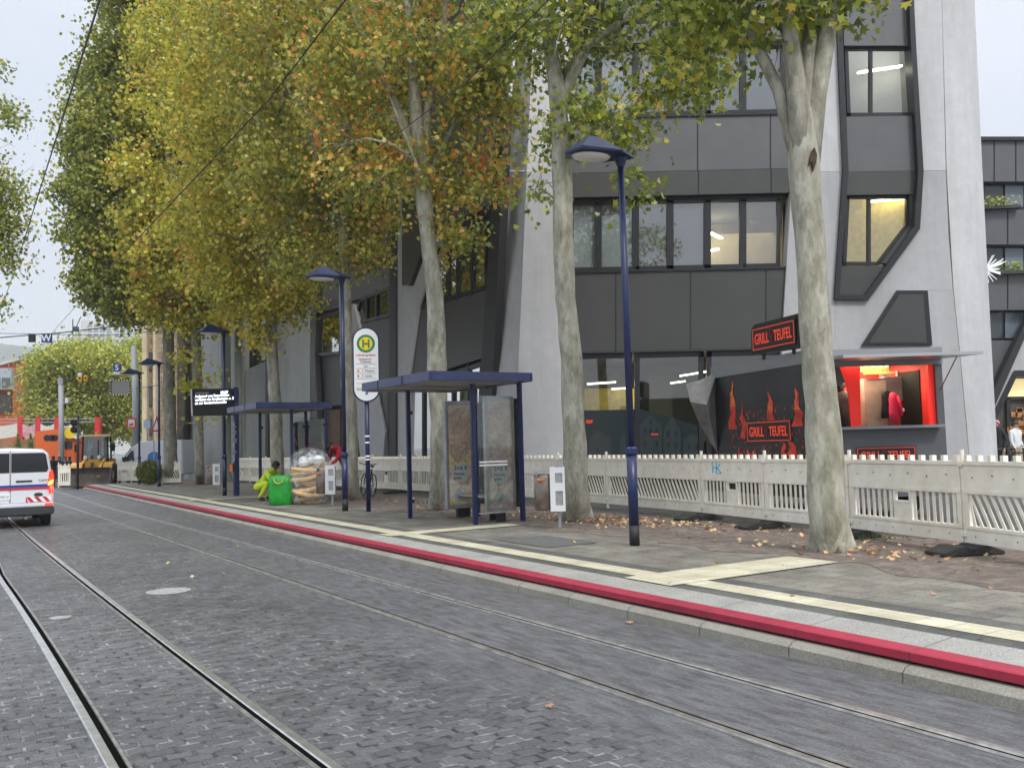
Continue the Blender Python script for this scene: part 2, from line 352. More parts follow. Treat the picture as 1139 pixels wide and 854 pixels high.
M['seam'] = mat('cladding_seam', (.012, .012, .013), .8)
M['frame'] = mat('window_frame_grey', (.026, .027, .030), .35, metal=.3)
M['black'] = mat('black_reveal', (.02, .02, .021), .5)
M['glass'] = glass_mat('window_glass', (.72, .76, .76), .22); M['glass_dark'] = glass_mat('tinted_glass', (.32, .36, .36), .14); M['glass_clear'] = glass_mat('clear_glass', (.9, .93, .92), .05)
M['blind'] = mat('roller_blind', (.50, .52, .53), .9, var=.06, scale=1.5); M['interior'] = mat('room_wall', (.42, .37, .26), .9, var=.15, scale=.7); M['ceil'] = mat('room_ceiling', (.30, .29, .25), .9)
M['strip'] = mat('ceiling_light', (1, .95, .75), .5, emit=(1, .93, .68), estr=9.0)
M['yellowroom'] = mat('yellow_curtain', (.66, .48, .08), .9, var=.25, scale=6, emit=(.6, .42, .05), estr=.3)  # weak emission puts the room lamps' light into the curtain itself
M['film'] = mat('teal_window_film', (.010, .019, .020), .3); M['film2'] = mat('house_print', (.026, .034, .035), .3)
M['blue'] = mat('blue_powder_coat', (.010, .019, .078), .35, var=.15, scale=6); M['blueroof'] = mat('blue_roof_fascia', (.018, .030, .105), .3, coat=.2, var=.2, scale=2)
M['white'] = mat('white_paint', (.78, .78, .78), .35); M['offwhite'] = mat('weathered_white', (.62, .60, .55), .6, var=.12, scale=5)
M['barrier'] = mat('weathered_barrier_plastic', (.74, .68, .56), .55, var=.0, scale=3.5, col2=(.88, .84, .74), bump=.1)
M['rubber'] = mat('black_rubber', (.022, .021, .02), .75, var=.3, scale=8, bump=.4)
M['galv'] = mat('galvanised_steel', (.42, .43, .44), .42, .7, var=.15, scale=6)
M['bark'] = bark_mat('plane_bark'); M['bark_dark'] = bark_mat('plane_bark_far', .8)
M['black_pl'] = mat('black_plastic', (.012, .012, .013), .5, spec=.2)
M['txt_white'] = mat('white_lettering', (.9, .9, .9), .5); M['txt_black'] = mat('black_lettering', (.02, .02, .02), .5); M['txt_red'] = mat('red_lettering', (.65, .05, .03), .5)
# ================================================================== THE SETTING
def struct(o): o['kind'] = 'structure'; return o
def strip(name, m, prof, u0=-4.0, u1=60.0, n=1):
    "cross-section prof [(v, z)...] swept along the street"
    b = MB(); k = len(prof)
    for i in range(n+1):
        u = u0+(u1-u0)*i/n; b.v += [S(u, v, z) for v, z in prof]
    for i in range(n):
        for j in range(k-1): b.f.append((i*k+j, i*k+j+1, (i+1)*k+j+1, (i+1)*k+j)); b.mi.append(0)
    return struct(b.build(name, m))
b = MB(); b.add([(-1500, -300, -.03), (1500, -300, -.03), (1500, 2500, -.03), (-1500, 2500, -.03)], [(0, 1, 2, 3)]); struct(b.build('ground', mat('far_ground', (.12, .12, .11), .9, var=.2, scale=.05)))
strip('street', M['street'], [(-30, 0), (5.57, 0)], -12, 115)
KU1 = 52.0
strip('kerb', M['kerb'], [(5.56, 0), (5.565, .075), (5.60, .105), (5.66, .118), (5.76, .118)], -6, KU1)
strip('kerb_joint_shadow', M['gap'], [(5.70, .115), (5.70, .140)], -6, KU1)  # black strip paints the shadow line in the joint under the red edge
strip('painted_platform_edge', M['red'], [(5.76, .138), (5.655, .138), (5.648, .144), (5.648, .200), (5.66, .208), (5.82, .212)], -6, KU1)
strip('granite_strip', M['granite'], [(5.82, .212), (6.16, .238)], -6, KU1)
strip('platform', M['paving'], [(6.16, .236), (10.4, .236)], -6, KU1)
strip('platform_band', M['darkpave'], [(6.16, .238), (6.3, .240), (6.95, .240)], -6, KU1)
strip('tactile_strip', M['tactile'], [(6.36, .245), (6.68, .245)], -6, 50)
tb = MB(); rnd = random.Random(88); NU = 320; jit = [rnd.uniform(-.10, .10) for _ in range(NU+1)]
for i in range(NU+1):
    u = -6+(KU1+6)*i/NU; e_ = 8.72+jit[i]*.7+.12*math.sin(u*1.9)+.08*math.sin(u*4.7+1)-(.35*max(0, min(1, (6.4-u)/1.2)))
    tb.v += [S(u, e_, .2402), S(u, e_+.35, .244), S(u, 12.3, .246)]
for i in range(NU): tb.f += [(i*3, i*3+1, i*3+4, i*3+3), (i*3+1, i*3+2, i*3+5, i*3+4)]; tb.mi += [0, 0]
struct(tb.build('tree_strip', M['dirt']))
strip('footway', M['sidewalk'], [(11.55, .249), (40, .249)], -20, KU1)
strip('side_street', M['sidewalk'], [(-60, .004), (60, .004)], 56, 75)
def ground_quad(name, m, us, vs, z):
    b = MB(); b.add([S(us[0], vs[0], z), S(us[1], vs[0], z), S(us[1], vs[1], z), S(us[0], vs[1], z)], [(0, 1, 2, 3)]); return struct(b.build(name, m))
for u in (7.05, 14.0, 29.2): ground_quad('tactile_crossing', M['tactile'], (u, u+.75 if u < 10 else u+.5), (6.16, 8.75), .249)
ground_quad('utility_cover', mat('cover_plate_infill', (.10, .10, .095), .8, var=.3, scale=20), (10.75, 12.2), (7.15, 8.05), .244)
# manhole covers in the street
for i, (u, v, lab) in enumerate(((12.03, 2.27, 'pale round manhole cover among the setts right of the middle rail'), (10.9, .95, 'small pale drain cover between the two rails at the left edge'))):
    mb = MB(); c = S(u, v, .003); rr_ = .27 if i == 0 else .11; mb.lathe(c, [(rr_, 0), (rr_, .005), (rr_*.9, .006), (rr_*.9, .003), (.01, .004)], 24)
    tag(mb.build('manhole_cover', mat('cast_cover', (.30, .30, .29), .6, var=.3, scale=20, bump=.5)), lab, 'manhole cover')
# rails: grooved tram rail, head and lip of steel with a dark groove between
def rail(name, samples, side, bright):
    us = np.array([TD.dot(p) for p in samples]); vv = np.array([ND.dot(p) for p in samples])
    co = np.polyfit(us, vv, 2); fn = lambda u: float(np.polyval(co, min(u, us.max())))
    us2 = [2.0+ (110-2)*(i/70)**1.6 for i in range(71)]
    def sweep(nm, m, prof):
        b = MB(); k = len(prof)
        for u in us2: b.v += [S(u, fn(u)+side*v, z) for v, z in prof]
        for i in range(len(us2)-1):
            for j in range(k-1): b.f.append((i*k+j, i*k+j+1, (i+1)*k+j+1, (i+1)*k+j)); b.mi.append(0)
        return struct(b.build(nm, m))
    sweep('rail_groove', M['groove'], [(.012, .0035), (.06, .0035)])
    sweep(name, M['steel'] if bright else M['steel_dull'], [(-.045, .002), (-.043, .012), (-.035, .015), (.012, .015), (.018, .005)])
    sweep('rail_lip', M['steel_dull'], [(.056, .004), (.058, .012), (.076, .012), (.08, .002)])
g0 = lambda l: [G(*p, 0) for p in l]
rail('rail', g0([(0, 642.5), (42, 707), (95, 790), (126, 854)]), 1, True)
rail('rail', g0([(10.5, 577.5), (56, 616), (116, 665), (182.6, 714.5), (239, 756.7), (305.5, 805.8), (368.8, 854)]), -1, True)
rail('rail', g0([(59, 558), (140, 586), (210.7, 607.4), (298.5, 637), (400, 672), (590.7, 739), (780, 804), (930, 854)]), 1, False)
rail('rail', g0([(122, 565), (175.6, 579.3), (298.5, 612.7), (400, 638), (590.7, 688), (780, 742.6), (940, 793), (1139, 839)]), -1, False)
# hills
def ridge(name, Y, pts, m, th=400):
    b = MB(); rnd = random.Random(5); P = []
    for i in range(len(pts)-1):
        for k in range(24):
            t = k/24; x = pts[i][0]*(1-t)+pts[i+1][0]*t; y = pts[i][1]*(1-t)+pts[i+1][1]*t+rnd.uniform(-.5, .5)
            P.append(AY(x, y, Y))
    n = len(P)
    for j in range(6):
        f = j/5
        b.v += [Vector((p.x, Y-th*f*.5+th*.5*0, max(-2, p.z*(1-f)**1.3 + (rnd.uniform(-3, 3) if 0 < j < 5 else 0)))) for p in P]
    for j in range(5):
        for i in range(n-1): b.f.append((j*n+i, j*n+i+1, (j+1)*n+i+1, (j+1)*n+i)); b.mi.append(0)
    b.v += [Vector((p.x, Y+th, -2)) for p in P]
    for i in range(n-1): b.f.append((i, i+1, 6*n+i+1, 6*n+i)); b.mi.append(0)
    return struct(b.build(name, m, smooth=True))
ridge('hill', 1500, [(-900, 330), (-300, 360), (-60, 378), (20, 384), (80, 392), (300, 400), (700, 402), (1400, 398), (2200, 380)], mat('wooded_hill', (.045, .07, .04), .95, var=.4, scale=.03))

# ================================================================== THE OFFICE BUILDING
bld = empty('office_building', (1.0, 25.2, .24), 'angular modern office building of pale concrete columns and dark grey cladding behind the white barriers', 'building')
FY = 25.0; NF = Vector((0, -1, 0))
def Fp(pts, off=0.0): return [AY(x, y, FY-off) for x, y in pts]
def fac(pts, m, name, off=0.0, th=.18, parent=None):
    b = MB(); b.slab(Fp(pts, off), (0, th, 0)); return b.build(name, m, parent or bld)
# a window: frame bars round the outline plus glass; mullions are pixel columns
def window(pts, cols=(), off=-.15, w=.09, P=None, nrm=None, glass='glass', rows=(), d=.10):
    cv = (lambda q, o: Fp(q, o)) if P is None else (lambda q, o: [AP(x, y, P+nrm*o, nrm) for x, y in q])
    nn = NF if P is None else nrm
    poly = cv(pts, off); b = MB(); n = len(poly); cen = sum(poly, Vector())/n
    for i in range(n):
        a, c = poly[i], poly[(i+1) % n]; dr = (c-a).normalized(); inw = dr.cross(nn); 
        if inw.dot(cen-(a+c)/2) < 0: inw = -inw
        b.slab([a, c, c+inw*w-dr*w*.0, a+inw*w], -nn*d)
    xs = [p[0] for p in pts]; ys = [p[1] for p in pts]
    for x, y0, y1 in [(q if len(q) == 3 else (q[0], min(ys), max(ys))) for q in [(c if hasattr(c, '__len__') else (c,)) for c in cols]]:
        a, c = cv([(x, y0), (x, y1)], off+.01); b.bar(a - nn*.06, c - nn*.06, w*.9, .12, nn)
    for y, x0, x1 in rows:
        a, c = cv([(x0, y), (x1, y)], off+.01); b.bar(a - nn*.06, c - nn*.06, .12, w*.9, UP)
    fr = b.build('window', M['frame'], bld)
    gp = cv(pts, off-.06); g = MB(); g.add(gp, [tuple(range(n))]); g.build('glass', M[glass], fr)
    return fr
# right facade: floors of dark cladding
def clad(x0, x1, y0, y1, m, seams=(), slope=-.022, name='cladding_panel', off=0.0):
    q = lambda x, y: (x, y+slope*(x-755))
    o = fac([q(x0, y0), q(x1, y0), q(x1, y1), q(x0, y1)], m, name, off)
    if seams:
        for s_ in seams:
            b = MB(); a, c = Fp([q(s_, y0), q(s_, y1)], off+.003); b.bar(a, c, .03, .008, NF); b.build('panel_seam', M['seam'], o)
    return o
clad(618, 917, -60, 47, M['panel'], (690, 776, 857)); clad(618, 908, 128, 190.0, M['panel'], (689, 776, 857)); clad(618, 884, 190.4, 217, M['panel_dark'], (689, 777, 858), off=.0)
clad(618, 876, 301, 389, M['panel_dark'], (685, 768, 852))
# steel sill lines
def ledge(x0, x1, y, off=.05, h=2.2, m='frame', slope=-.022):
    q = lambda x, yy: (x, yy+slope*(x-755)); b = MB(); b.slab(Fp([q(x0, y-h/2), q(x1, y-h/2), q(x1, y+h/2), q(x0, y+h/2)], off), (0, off+.3, 0)); return b.build('sill', M[m], bld)
ledge(618, 911, 128.5); ledge(618, 878, 300); ledge(618, 870, 390, .02, 2, 'black')
# window bands
q2 = lambda x, y: (x, y-.022*(x-755))
fac([q2(618, 217), q2(880, 217), q2(880, 223), q2(618, 223)], M['black'], 'window_head', -.2, .12)
for x0, x1 in ((630, 665.5), (665.6, 707), (707.1, 745.5), (745.6, 787), (787.1, 826.5), (826.6, 868)):
    window([q2(x0, 222), q2(x1, 222), q2(x1, 298.8), q2(x0, 298.8)], glass='glass', off=-.2, w=.095)
for x0, x1 in ((630, 665.5), (665.6, 707), (707.1, 745.5), (745.6, 787), (787.1, 826.5), (826.6, 872)):
    window([q2(x0, 52), q2(x1, 52), q2(x1, 127.2), q2(x0, 127.2)], glass='glass', off=-.2)
for x0, x1 in ((630, 703), (706, 783), (786, 872)):
    window([q2(x0, 391.5), q2(x1, 391.5), q2(x1, 522), q2(x0, 522)], glass='glass_dark', w=.14, off=-.12)
def back(pts, m, name, Y, th=.1, parent=None):
    b = MB(); b.slab([AY(x, y, Y) for x, y in pts], (0, th, 0)); return b.build(name, M[m] if isinstance(m, str) else m, parent or bld)
zlev = lambda y: AY(755, y, 25).z
def roombox():
    for z0, z1 in ((zlev(46), zlev(40)), (zlev(212), zlev(200)), (zlev(384), zlev(372)), (13.1, 13.3)):
        b = MB(); b.box((5.3, 29.2, (z0+z1)/2+.1), (8.8, 7.4, abs(z1-z0)+.02)); b.build('floor_slab', M['ceil'], bld)
    for z0, z1 in ((zlev(500), zlev(384)+.15), (zlev(372), zlev(212)), (zlev(200)+.2, zlev(46))):
        b = MB(); b.box((5.3, 32.8, (z0+z1)/2+.05), (8.6, .2, z1-z0-.25)); b.build('room_wall', M['interior'], bld)
roombox()
for z_, e_ in ((zlev(384), 26), (zlev(212), 60), (zlev(40), 60)):
    la_ = bpy.data.lights.new('room_lamp', 'AREA'); la_.energy = e_; la_.shape = 'RECTANGLE'; la_.size = 7; la_.size_y = 3; la_.color = (1, .88, .62)
    lo_ = bpy.data.objects.new('room_lamp', la_); C.objects.link(lo_); lo_.parent = bld; lo_.location = Vector((5.3, 28.6, z_-.25))-bld.location
# blinds pulled down behind four panes of the middle band; pale for the upper band
for x0, x1, y0, y1 in ((638, 662, 224, 297), (669, 703, 238, 297), (711, 742, 224, 297), (749, 783, 232, 297)):
    back([q2(x0, y0), q2(x1, y0), q2(x1, y1), q2(x0, y1)], 'blind', 'roller_blind', 25.36, .02)
for x0, x1 in ((642, 662), (670, 704), (712, 742), (790, 825), (831, 864)):
    back([q2(x0, 55), q2(x1, 55), q2(x1, 126), q2(x0, 126)], mat('pale_blind', (.42, .46, .48), .8, var=.05, scale=2), 'roller_blind', 25.36, .02)
back([q2(786, 221), q2(870, 221), q2(870, 300), q2(786, 300)], mat('warm_light_tint', (.66, .56, .36), .9, var=.15, scale=1.2), 'warm_tint_panel', 29.5)  # added panel, its yellow-beige puts the lit rooms' warmth into colour
back([q2(826, 222), q2(870, 222), q2(870, 246), q2(836, 250)], mat('pale_office_board', (.6, .64, .66), .8), 'pale_board', 29.0)
# ceiling lights seen through the glass
def clight(a, c, Y1, Y2, w=.12):
    b = MB(); b.bar(AY(*a, Y1), AY(*c, Y2), w, .05); b.build('ceiling_light', M['strip'], bld)
for a in (((797, 236), (822, 225), 28.2, 27), ((790, 259), (802, 265), 29, 28), ((791, 279), (799, 277), 29.2, 29), ((654, 427), (684, 425), 28, 28.4), ((681, 432.5), (700, 431.5), 30, 30.2), ((757, 418), (793, 412), 27, 27.3), ((747, 426), (761, 424), 29, 29.3)): clight(*a)
back([(650, 432), (708, 432), (708, 456), (650, 456)], 'yellowroom', 'yellow_curtain', 30.5, .05)
back([(722, 418), (748, 418), (748, 470), (722, 470)], mat('pale_partition', (.36, .35, .30), .9), 'partition', 31.0)
# teal film with old house outlines on the ground floor panes
film = fac([(630, 457), (712, 455), (783, 475), (783, 522), (630, 522)], M['film'], 'window_film', -.17, .008)
b = MB()
def house(x0, xc, x1, yb, ye, yp):
    b.slab(Fp([(x0, yb), (x0, ye), (xc, yp), (x1, ye), (x1, yb)], -.165), (0, .003, 0))
house(711, 723, 736, 520, 473, 461); house(738, 747.5, 757, 520, 478, 463); house(690, 700, 709, 520, 488, 473); house(655, 664, 680, 520, 488, 478); house(760, 770, 782, 520, 489, 482)
prt = b.build('house_print', M['film2'], film)
b = MB()
for x, y in ((716, 476), (722, 476), (729, 476), (742, 479), (751, 479), (716, 490), (729, 490), (742, 492), (751, 492), (765, 493), (773, 493), (663, 497), (699, 496), (722, 466)): b.slab(Fp([(x, y), (x+3, y), (x+3, y+6), (x, y+6)], -.160), (0, .002, 0))
b.build('house_print_window', M['film'], prt)
b = MB(); b.slab(Fp([(724, 482), (732, 482), (732, 483.6), (724, 483.6)], -.158), (0, .002, 0)); b.slab(Fp([(652, 467), (660, 467), (658, 471), (652, 471)], -.158), (0, .002, 0)); b.build('red_print', M['txt_red'], film)

# --- right concrete pier with the angular window shaft
def conc(name, m, polys, th=.35, off=0.0):
    b = MB()
    for p in polys: b.slab(Fp(p, off), (0, th, 0))
    return b.build(name, m, bld)
conc('concrete_pier', M['concrete_pale'], [
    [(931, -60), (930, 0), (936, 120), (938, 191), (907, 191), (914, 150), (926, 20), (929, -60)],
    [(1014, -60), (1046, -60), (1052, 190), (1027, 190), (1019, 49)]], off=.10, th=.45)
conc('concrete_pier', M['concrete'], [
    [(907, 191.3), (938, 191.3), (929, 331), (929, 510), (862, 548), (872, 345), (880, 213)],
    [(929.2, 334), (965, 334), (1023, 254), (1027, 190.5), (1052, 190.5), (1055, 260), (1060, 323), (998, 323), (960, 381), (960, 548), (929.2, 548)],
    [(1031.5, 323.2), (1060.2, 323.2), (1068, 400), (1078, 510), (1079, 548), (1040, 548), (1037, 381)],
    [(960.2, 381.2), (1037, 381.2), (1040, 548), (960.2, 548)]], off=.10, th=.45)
# rounded outer part of the pier, turning away to the right
b = MB(); cols = []
fl = [(-60, 1046), (0, 1048), (190, 1053), (320, 1060.5), (400, 1068.5), (470, 1075), (530, 1080)]
fr_ = [(-60, 1077), (0, 1079), (190, 1088), (320, 1094.5), (400, 1098.5), (470, 1102), (530, 1105)]
NS = 9
for (y, xl), (_, xr) in zip(fl, fr_):
    A = AY(xl, y, FY-.10); B = AY(xr, y, FY+1.1)
    for k in range(NS+1):
        a = (math.pi/2)*k/NS
        b.v.append(Vector((A.x+(B.x-A.x)*math.sin(a), A.y+(B.y-A.y)*(1-math.cos(a)), A.z+(B.z-A.z)*math.sin(a))))
    b.v.append(Vector((B.x, B.y+8, B.z)))
for i in range(len(fl)-1):
    for k in range(NS+1): b.f.append((i*(NS+2)+k, i*(NS+2)+k+1, (i+1)*(NS+2)+k+1, (i+1)*(NS+2)+k)); b.mi.append(0)
o = b.build('rounded_pier_edge', M['concrete_pale'], bld, smooth=True)
# shaft: dark frame, panels, two windows
shaft_out = [(931, -60), (930, 0), (938, 191), (928.5, 333), (966, 333.5), (1023.5, 254.5), (1027.5, 191), (1019, 49), (1014, -60)]
shaft_in = [(937, -60), (936, 0), (944, 191), (934, 327.5), (963, 327.8), (1017.5, 252), (1021.5, 191), (1013.5, 49), (1009, -60)]
b = MB(); n = len(shaft_out)
for i in range(n):
    j = (i+1) % n
    if i == n-1: continue
    b.slab(Fp([shaft_out[i], shaft_out[j], shaft_in[j], shaft_in[i]], .22), (0, .45, 0))
shaft = b.build('window_shaft_frame', M['frame'], bld)
fac([(936, -60), (1009, -60), (1012, 51), (939, 51)], M['panel'], 'cladding_panel'); fac([(941, 130), (1017, 129), (1021.5, 190), (944, 191)], M['panel'], 'cladding_panel')
fac([(944, 191.3), (1021.5, 190.3), (1021, 216), (942, 217)], M['panel_dark'], 'cladding_panel'); fac([(936, 296), (985, 296), (963, 327.8), (934, 327.5)], M['panel_dark'], 'cladding_panel')
fac([(1012, 217), (1020.5, 217), (1019, 250), (988, 293), (980, 293), (1012, 250)], M['panel_dark'], 'slanted_reveal', -.02)
window([(939.5, 52), (1012, 52), (1016, 129), (942.5, 129.5)], (969,), off=-.12, w=.1); window([(941.5, 217), (1012, 217), (1012, 250), (978, 295), (937.5, 295)], ((967, 217, 295),), off=-.12, w=.1)
back([(942, 221), (1012, 221), (1012, 250), (978, 296), (940, 296)], 'yellowroom', 'yellow_curtain', 26.6); back([(938, 50), (1013, 50), (1017, 131), (941, 131)], mat('pale_room', (.50, .50, .46), .9, var=.1, scale=.8), 'room_wall', 27.2)
clight((955, 81), (1002, 74), 26.3, 26.9); clight((970, 224), (1006, 221), 26.2, 26.5)
# dark wedge door below
b = MB(); b.slab(Fp([(959, 384), (998, 323), (1032, 323), (1037, 384)], .20), (0, .25, 0)); wd = b.build('wedge_frame', M['frame'], bld)
b = MB(); b.slab(Fp([(966, 381.5), (1000.5, 327.5), (1027, 327.5), (1031, 381.5)], .225), (0, .02, 0)); b.build('wedge_panel', M['panel_dark'], wd)
back([(871, -60), (938, -60), (938, 548), (871, 548)], 'black', 'dark_backing', 25.6, .1)
b = MB(); b.box((7.2, 33.4, 8.0), (12.4, .3, 17.0)); b.build('core_wall', M['panel_dark'], bld)
# --- corner pier between the two facades
E1 = [(598, -60), (590, 100), (586, 190)]; E2 = [(586, 190.4), (580, 330), (576, 420), (573, 548)]
def pier(e, lft, rgt, m):
    b = MB(); k = 4
    for (ex, y), (lx, _), (rx, _) in zip(e, lft, rgt):
        b.v += [AY(lx, y, 26.0), AY(ex, y, 24.55), AY(rx, y, 24.9), AY(rx, y, 25.6)]
    for i in range(len(e)-1):
        for j in range(3): b.f.append((i*4+j, i*4+j+1, i*4+4+j+1, i*4+4+j)); b.mi.append(0)
    return b.build('corner_pier', m, bld)
pier(E1, [(585, -60), (570, 100), (561, 190)], [(634, -60), (634, 100), (634, 190)], M['concrete_pale'])
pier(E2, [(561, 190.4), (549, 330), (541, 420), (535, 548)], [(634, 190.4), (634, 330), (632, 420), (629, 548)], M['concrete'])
# --- left facade, running away along the street
LD = Vector((-.5249, .8512, 0)).normalized(); LN = Vector((-LD.y, LD.x, 0)); LN = LN if LN.y < 0 else -LN   # faces the street
LP = AY(541, 420, 25.9)
def Lp(pts, off=0.0): return [AP(x, y, LP+LN*off, LN) for x, y in pts]
def lf(pts, m, name, off=0.0, th=.25):
    b = MB(); b.slab(Lp(pts, off), -LN*th); return b.build(name, M[m] if isinstance(m, str) else m, bld)
def lwin(pts, cols=(), glass='glass_dark', w=.12, off=.0): return window(pts, cols, off, w, LP, LN, glass)
# dark bar beside the corner pier
lf([(561, 120), (553, 120), (545, 250), (534, 420), (530, 548), (541, 548), (548, 420), (556, 250)], 'black', 'dark_fin', .12)
# backing wall (dark room) behind everything, set back
lf([(560, -60), (200, 100), (200, 548), (560, 548)], mat('dark_room', (.02, .02, .02), .9), 'dark_backing', -2.6, .1)
lf([(556, -40), (474, 60), (476, 262), (545, 226)], 'panel', 'cladding_panel'); 
lwin([(541.5, 243), (485, 273), (466, 344), (541, 321)], ((524, 252, 330), (508, 261, 335), (497, 266, 336)))
lf([(541, 322), (466, 345), (456, 424), (537, 398)], 'panel_dark', 'cladding_panel'); 
lwin([(536, 402), (454, 430), (452, 548), (531, 548)], ((520, 405, 548), (503, 412, 548), (488, 417, 548), (470, 424, 548)))
lf([(447, 198), (441, 198), (440, 430), (440, 548), (452, 548), (455, 425), (466, 344), (486, 268), (481, 262), (460, 318), (447, 318)], 'concrete', 'thin_concrete_strut', .06)
lf([(447, 200), (447, 314), (456, 317), (468, 283), (476, 263), (474, 60), (447, 60)], 'panel_dark', 'hexagon_panel', .10)
lf([(440, 60), (440, 548), (433, 548), (433, 60)], 'black', 'dark_fin', .14)
lwin([(433, 318), (400, 332), (392, 362), (433, 352)], ((418, 322, 356), (407, 328, 360)))
lf([(433, 230), (360, 275), (360, 345), (400, 332), (433, 318)], 'panel', 'cladding_panel')
lf([(433, 353), (395, 362), (415, 420), (428, 472), (433, 500)], 'panel_dark', 'cladding_panel')
lwin([(433, 420), (412, 428), (418, 548), (433, 548)], ((424, 424, 548),))
lf([(385, 338), (393, 338), (416, 425), (428, 480), (424, 548), (405, 548), (393, 440), (383, 380)], 'concrete', 'slanted_strut', .10)
lf([(384, 330), (346, 340), (345, 392), (347, 470), (345, 548), (352, 548), (353, 455), (350, 395), (352, 348), (384, 341)], 'panel_dark', 'portal_frame', .10)
lwin([(378, 345), (352, 352), (351, 396), (378, 394)], ())
lf([(380, 394), (351, 398), (353, 452), (380, 450)], 'panel_dark', 'cladding_panel', -.2); lf([(378, 455), (354, 457), (354, 548), (378, 548)], mat('brown_door', (.10, .06, .035), .6, var=.2, scale=3), 'entrance_door', -.3)
lf([(345, 330), (325, 336), (303, 350), (303, 540), (345, 540)], 'concrete_low', 'rendered_wall', .05)
lf([(302.5, 300), (285, 306), (285, 404), (302.5, 397)], 'glass_dark', 'dark_window', .0, .03); lf([(302.5, 398), (273, 412), (273, 545), (302.5, 545)], 'concrete_low', 'rendered_wall', .02)
lf([(298, 250), (295, 250), (295, 545), (298, 545)], 'black', 'dark_fin', .2)
lf([(272, 250), (205, 290), (205, 548), (272, 548)], 'concrete_low', 'rendered_wall', .05)
# ribbed green-grey columns before the facade
for i, (x, r_, lab) in enumerate(((252, .24, 'left wider ribbed grey-green pipe column rising behind the departure board'), (266, .17, 'right slimmer ribbed grey-green pipe column beside the second bus shelter'))):
    base = G(x, 534 if i == 0 else 536, .24); b = MB(); n = 28
    ring = [(r_*(1+.05*(k % 2))*math.cos(2*math.pi*k/n), r_*(1+.05*(k % 2))*math.sin(2*math.pi*k/n)) for k in range(n)]
    b.slab([base+Vector((p[0], p[1], 0)) for p in ring], (0, 0, 11)); b.lathe(base, [(r_*1.3, 0), (r_*1.3, .25), (r_*1.1, .3)], 20)
    tag(b.build('ribbed_column', mat('grey_green_paint', (.16, .185, .155), .6, var=.15, scale=2)), lab, 'column')
# ================================================================== BACKGROUND BUILDINGS
def rect_windows(P, parent, wins, m='glass_dark', frame='frame', depth=.15, cross=True):
    for (x0, y0, x1, y1) in wins:
        b = MB(); q = [P(x0, y0), P(x1, y0), P(x1, y1), P(x0, y1)]
        b.slab(q, (0, .1, 0)); f = b.build('window', M[frame], parent)
        cen = sum(q, Vector())/4; g = MB(); g.slab([cen+(p-cen)*.86+Vector((0, -.02, 0)) for p in q], (0, .02, 0)); g.build('pane', mats_cache(m), f)
def mats_cache(m): return M[m]
M['far_pane'] = mat('far_window_pane', (.10, .12, .13), .15); M['far_pane_blue'] = mat('sky_blue_pane', (.26, .31, .36), .2)
# right-hand neighbour
YB = 42.0
nb = empty('neighbour_building', AY(1112, 500, YB), 'dark grey building with ribbon windows and flower boxes at the right edge', 'building')
P = lambda x, y, o=0.0: AY(x, y, YB-o)
def nbp(name, m, pts, o=0.0, th=.4):
    b = MB(); b.slab([P(x, y, o) for x, y in pts], (0, th, 0)); return b.build(name, M[m] if isinstance(m, str) else m, nb)
nbp('cladding_panel', 'panel', [(1070, 156), (1300, 156), (1300, 202), (1070, 202)])
nbp('roof_edge', 'frame', [(1070, 152), (1300, 152), (1300, 156), (1070, 156)], .15)
nbp('cladding_panel', 'panel', [(1070, 234), (1300, 232), (1300, 272), (1070, 272)]); nbp('cladding_panel', 'panel', [(1070, 307), (1300, 304), (1300, 344), (1070, 345)]); nbp('cladding_panel', 'panel', [(1070, 379), (1300, 377), (1300, 520), (1070, 520)], -.05)
for y0, y1 in ((204, 232), (274, 305), (346, 378)):
    b = MB(); b.slab([P(1070, y0-2, -.5), P(1300, y0-2, -.5), P(1300, y1+2, -.5), P(1070, y1+2, -.5)], (0, .1, 0)); wn = b.build('window_band', M['frame'], nb)
    for x0 in range(1072, 1200, 23):
        b = MB(); b.add([P(x0, y0+2, -.42), P(x0+20, y0+2, -.42), P(x0+20, y1-2, -.42), P(x0, y1-2, -.42)], [(0, 1, 2, 3)]); b.build('pane', mat('band_pane', (.05, .065, .07) if (x0//23) % 2 else (.16, .20, .24), .08), wn)
for x, y0, y1 in ((1106, 156, 202), (1130, 156, 202), (1121, 232, 272), (1121, 305, 344)): b = MB(); b.bar(P(x, y0, .01), P(x, y1, .01), .05, .02, NF); b.build('panel_seam', M['seam'], nb)
nbp('slanted_band', 'black', [(1098, 450), (1139, 362), (1160, 330), (1160, 352), (1139, 378), (1102, 462)], .5)
nbp('slanted_concrete', 'concrete', [(1100, 462), (1136, 382), (1160, 350), (1200, 350), (1200, 412), (1128, 412), (1103, 470)], .45)
nbp('arch_frame', 'frame', [(1103, 464), (1128, 413), (1200, 413), (1200, 419), (1131, 419), (1105, 474), (1105, 525), (1100, 525)], .55)
b = MB(); b.slab([P(x, y, -.0) for x, y in [(1105, 474), (1131, 419), (1200, 419), (1200, 525), (1105, 525)]], (0, .05, 0)); shop = b.build('shop_interior', mat('shop_wall', (.08, .07, .055), .8, var=.5, scale=1.5), nb)
b = MB(); b.slab([P(x, y, .03) for x, y in [(1120, 441), (1130, 421), (1200, 421), (1200, 440)]], (0, .02, 0)); b.build('lit_ceiling', mat('lit_shop_ceiling', (.8, .7, .4), .8, emit=(.9, .75, .35), estr=.5), shop)
b = MB(); b.bar(P(1119, 443, .1), P(1200, 442, .1), .12, .12); b.bar(P(1121, 443, .1), P(1122, 525, .1), .16, .12, NF); b.build('shop_door_frame', M['black'], shop)
b = MB(); rnd = random.Random(3)
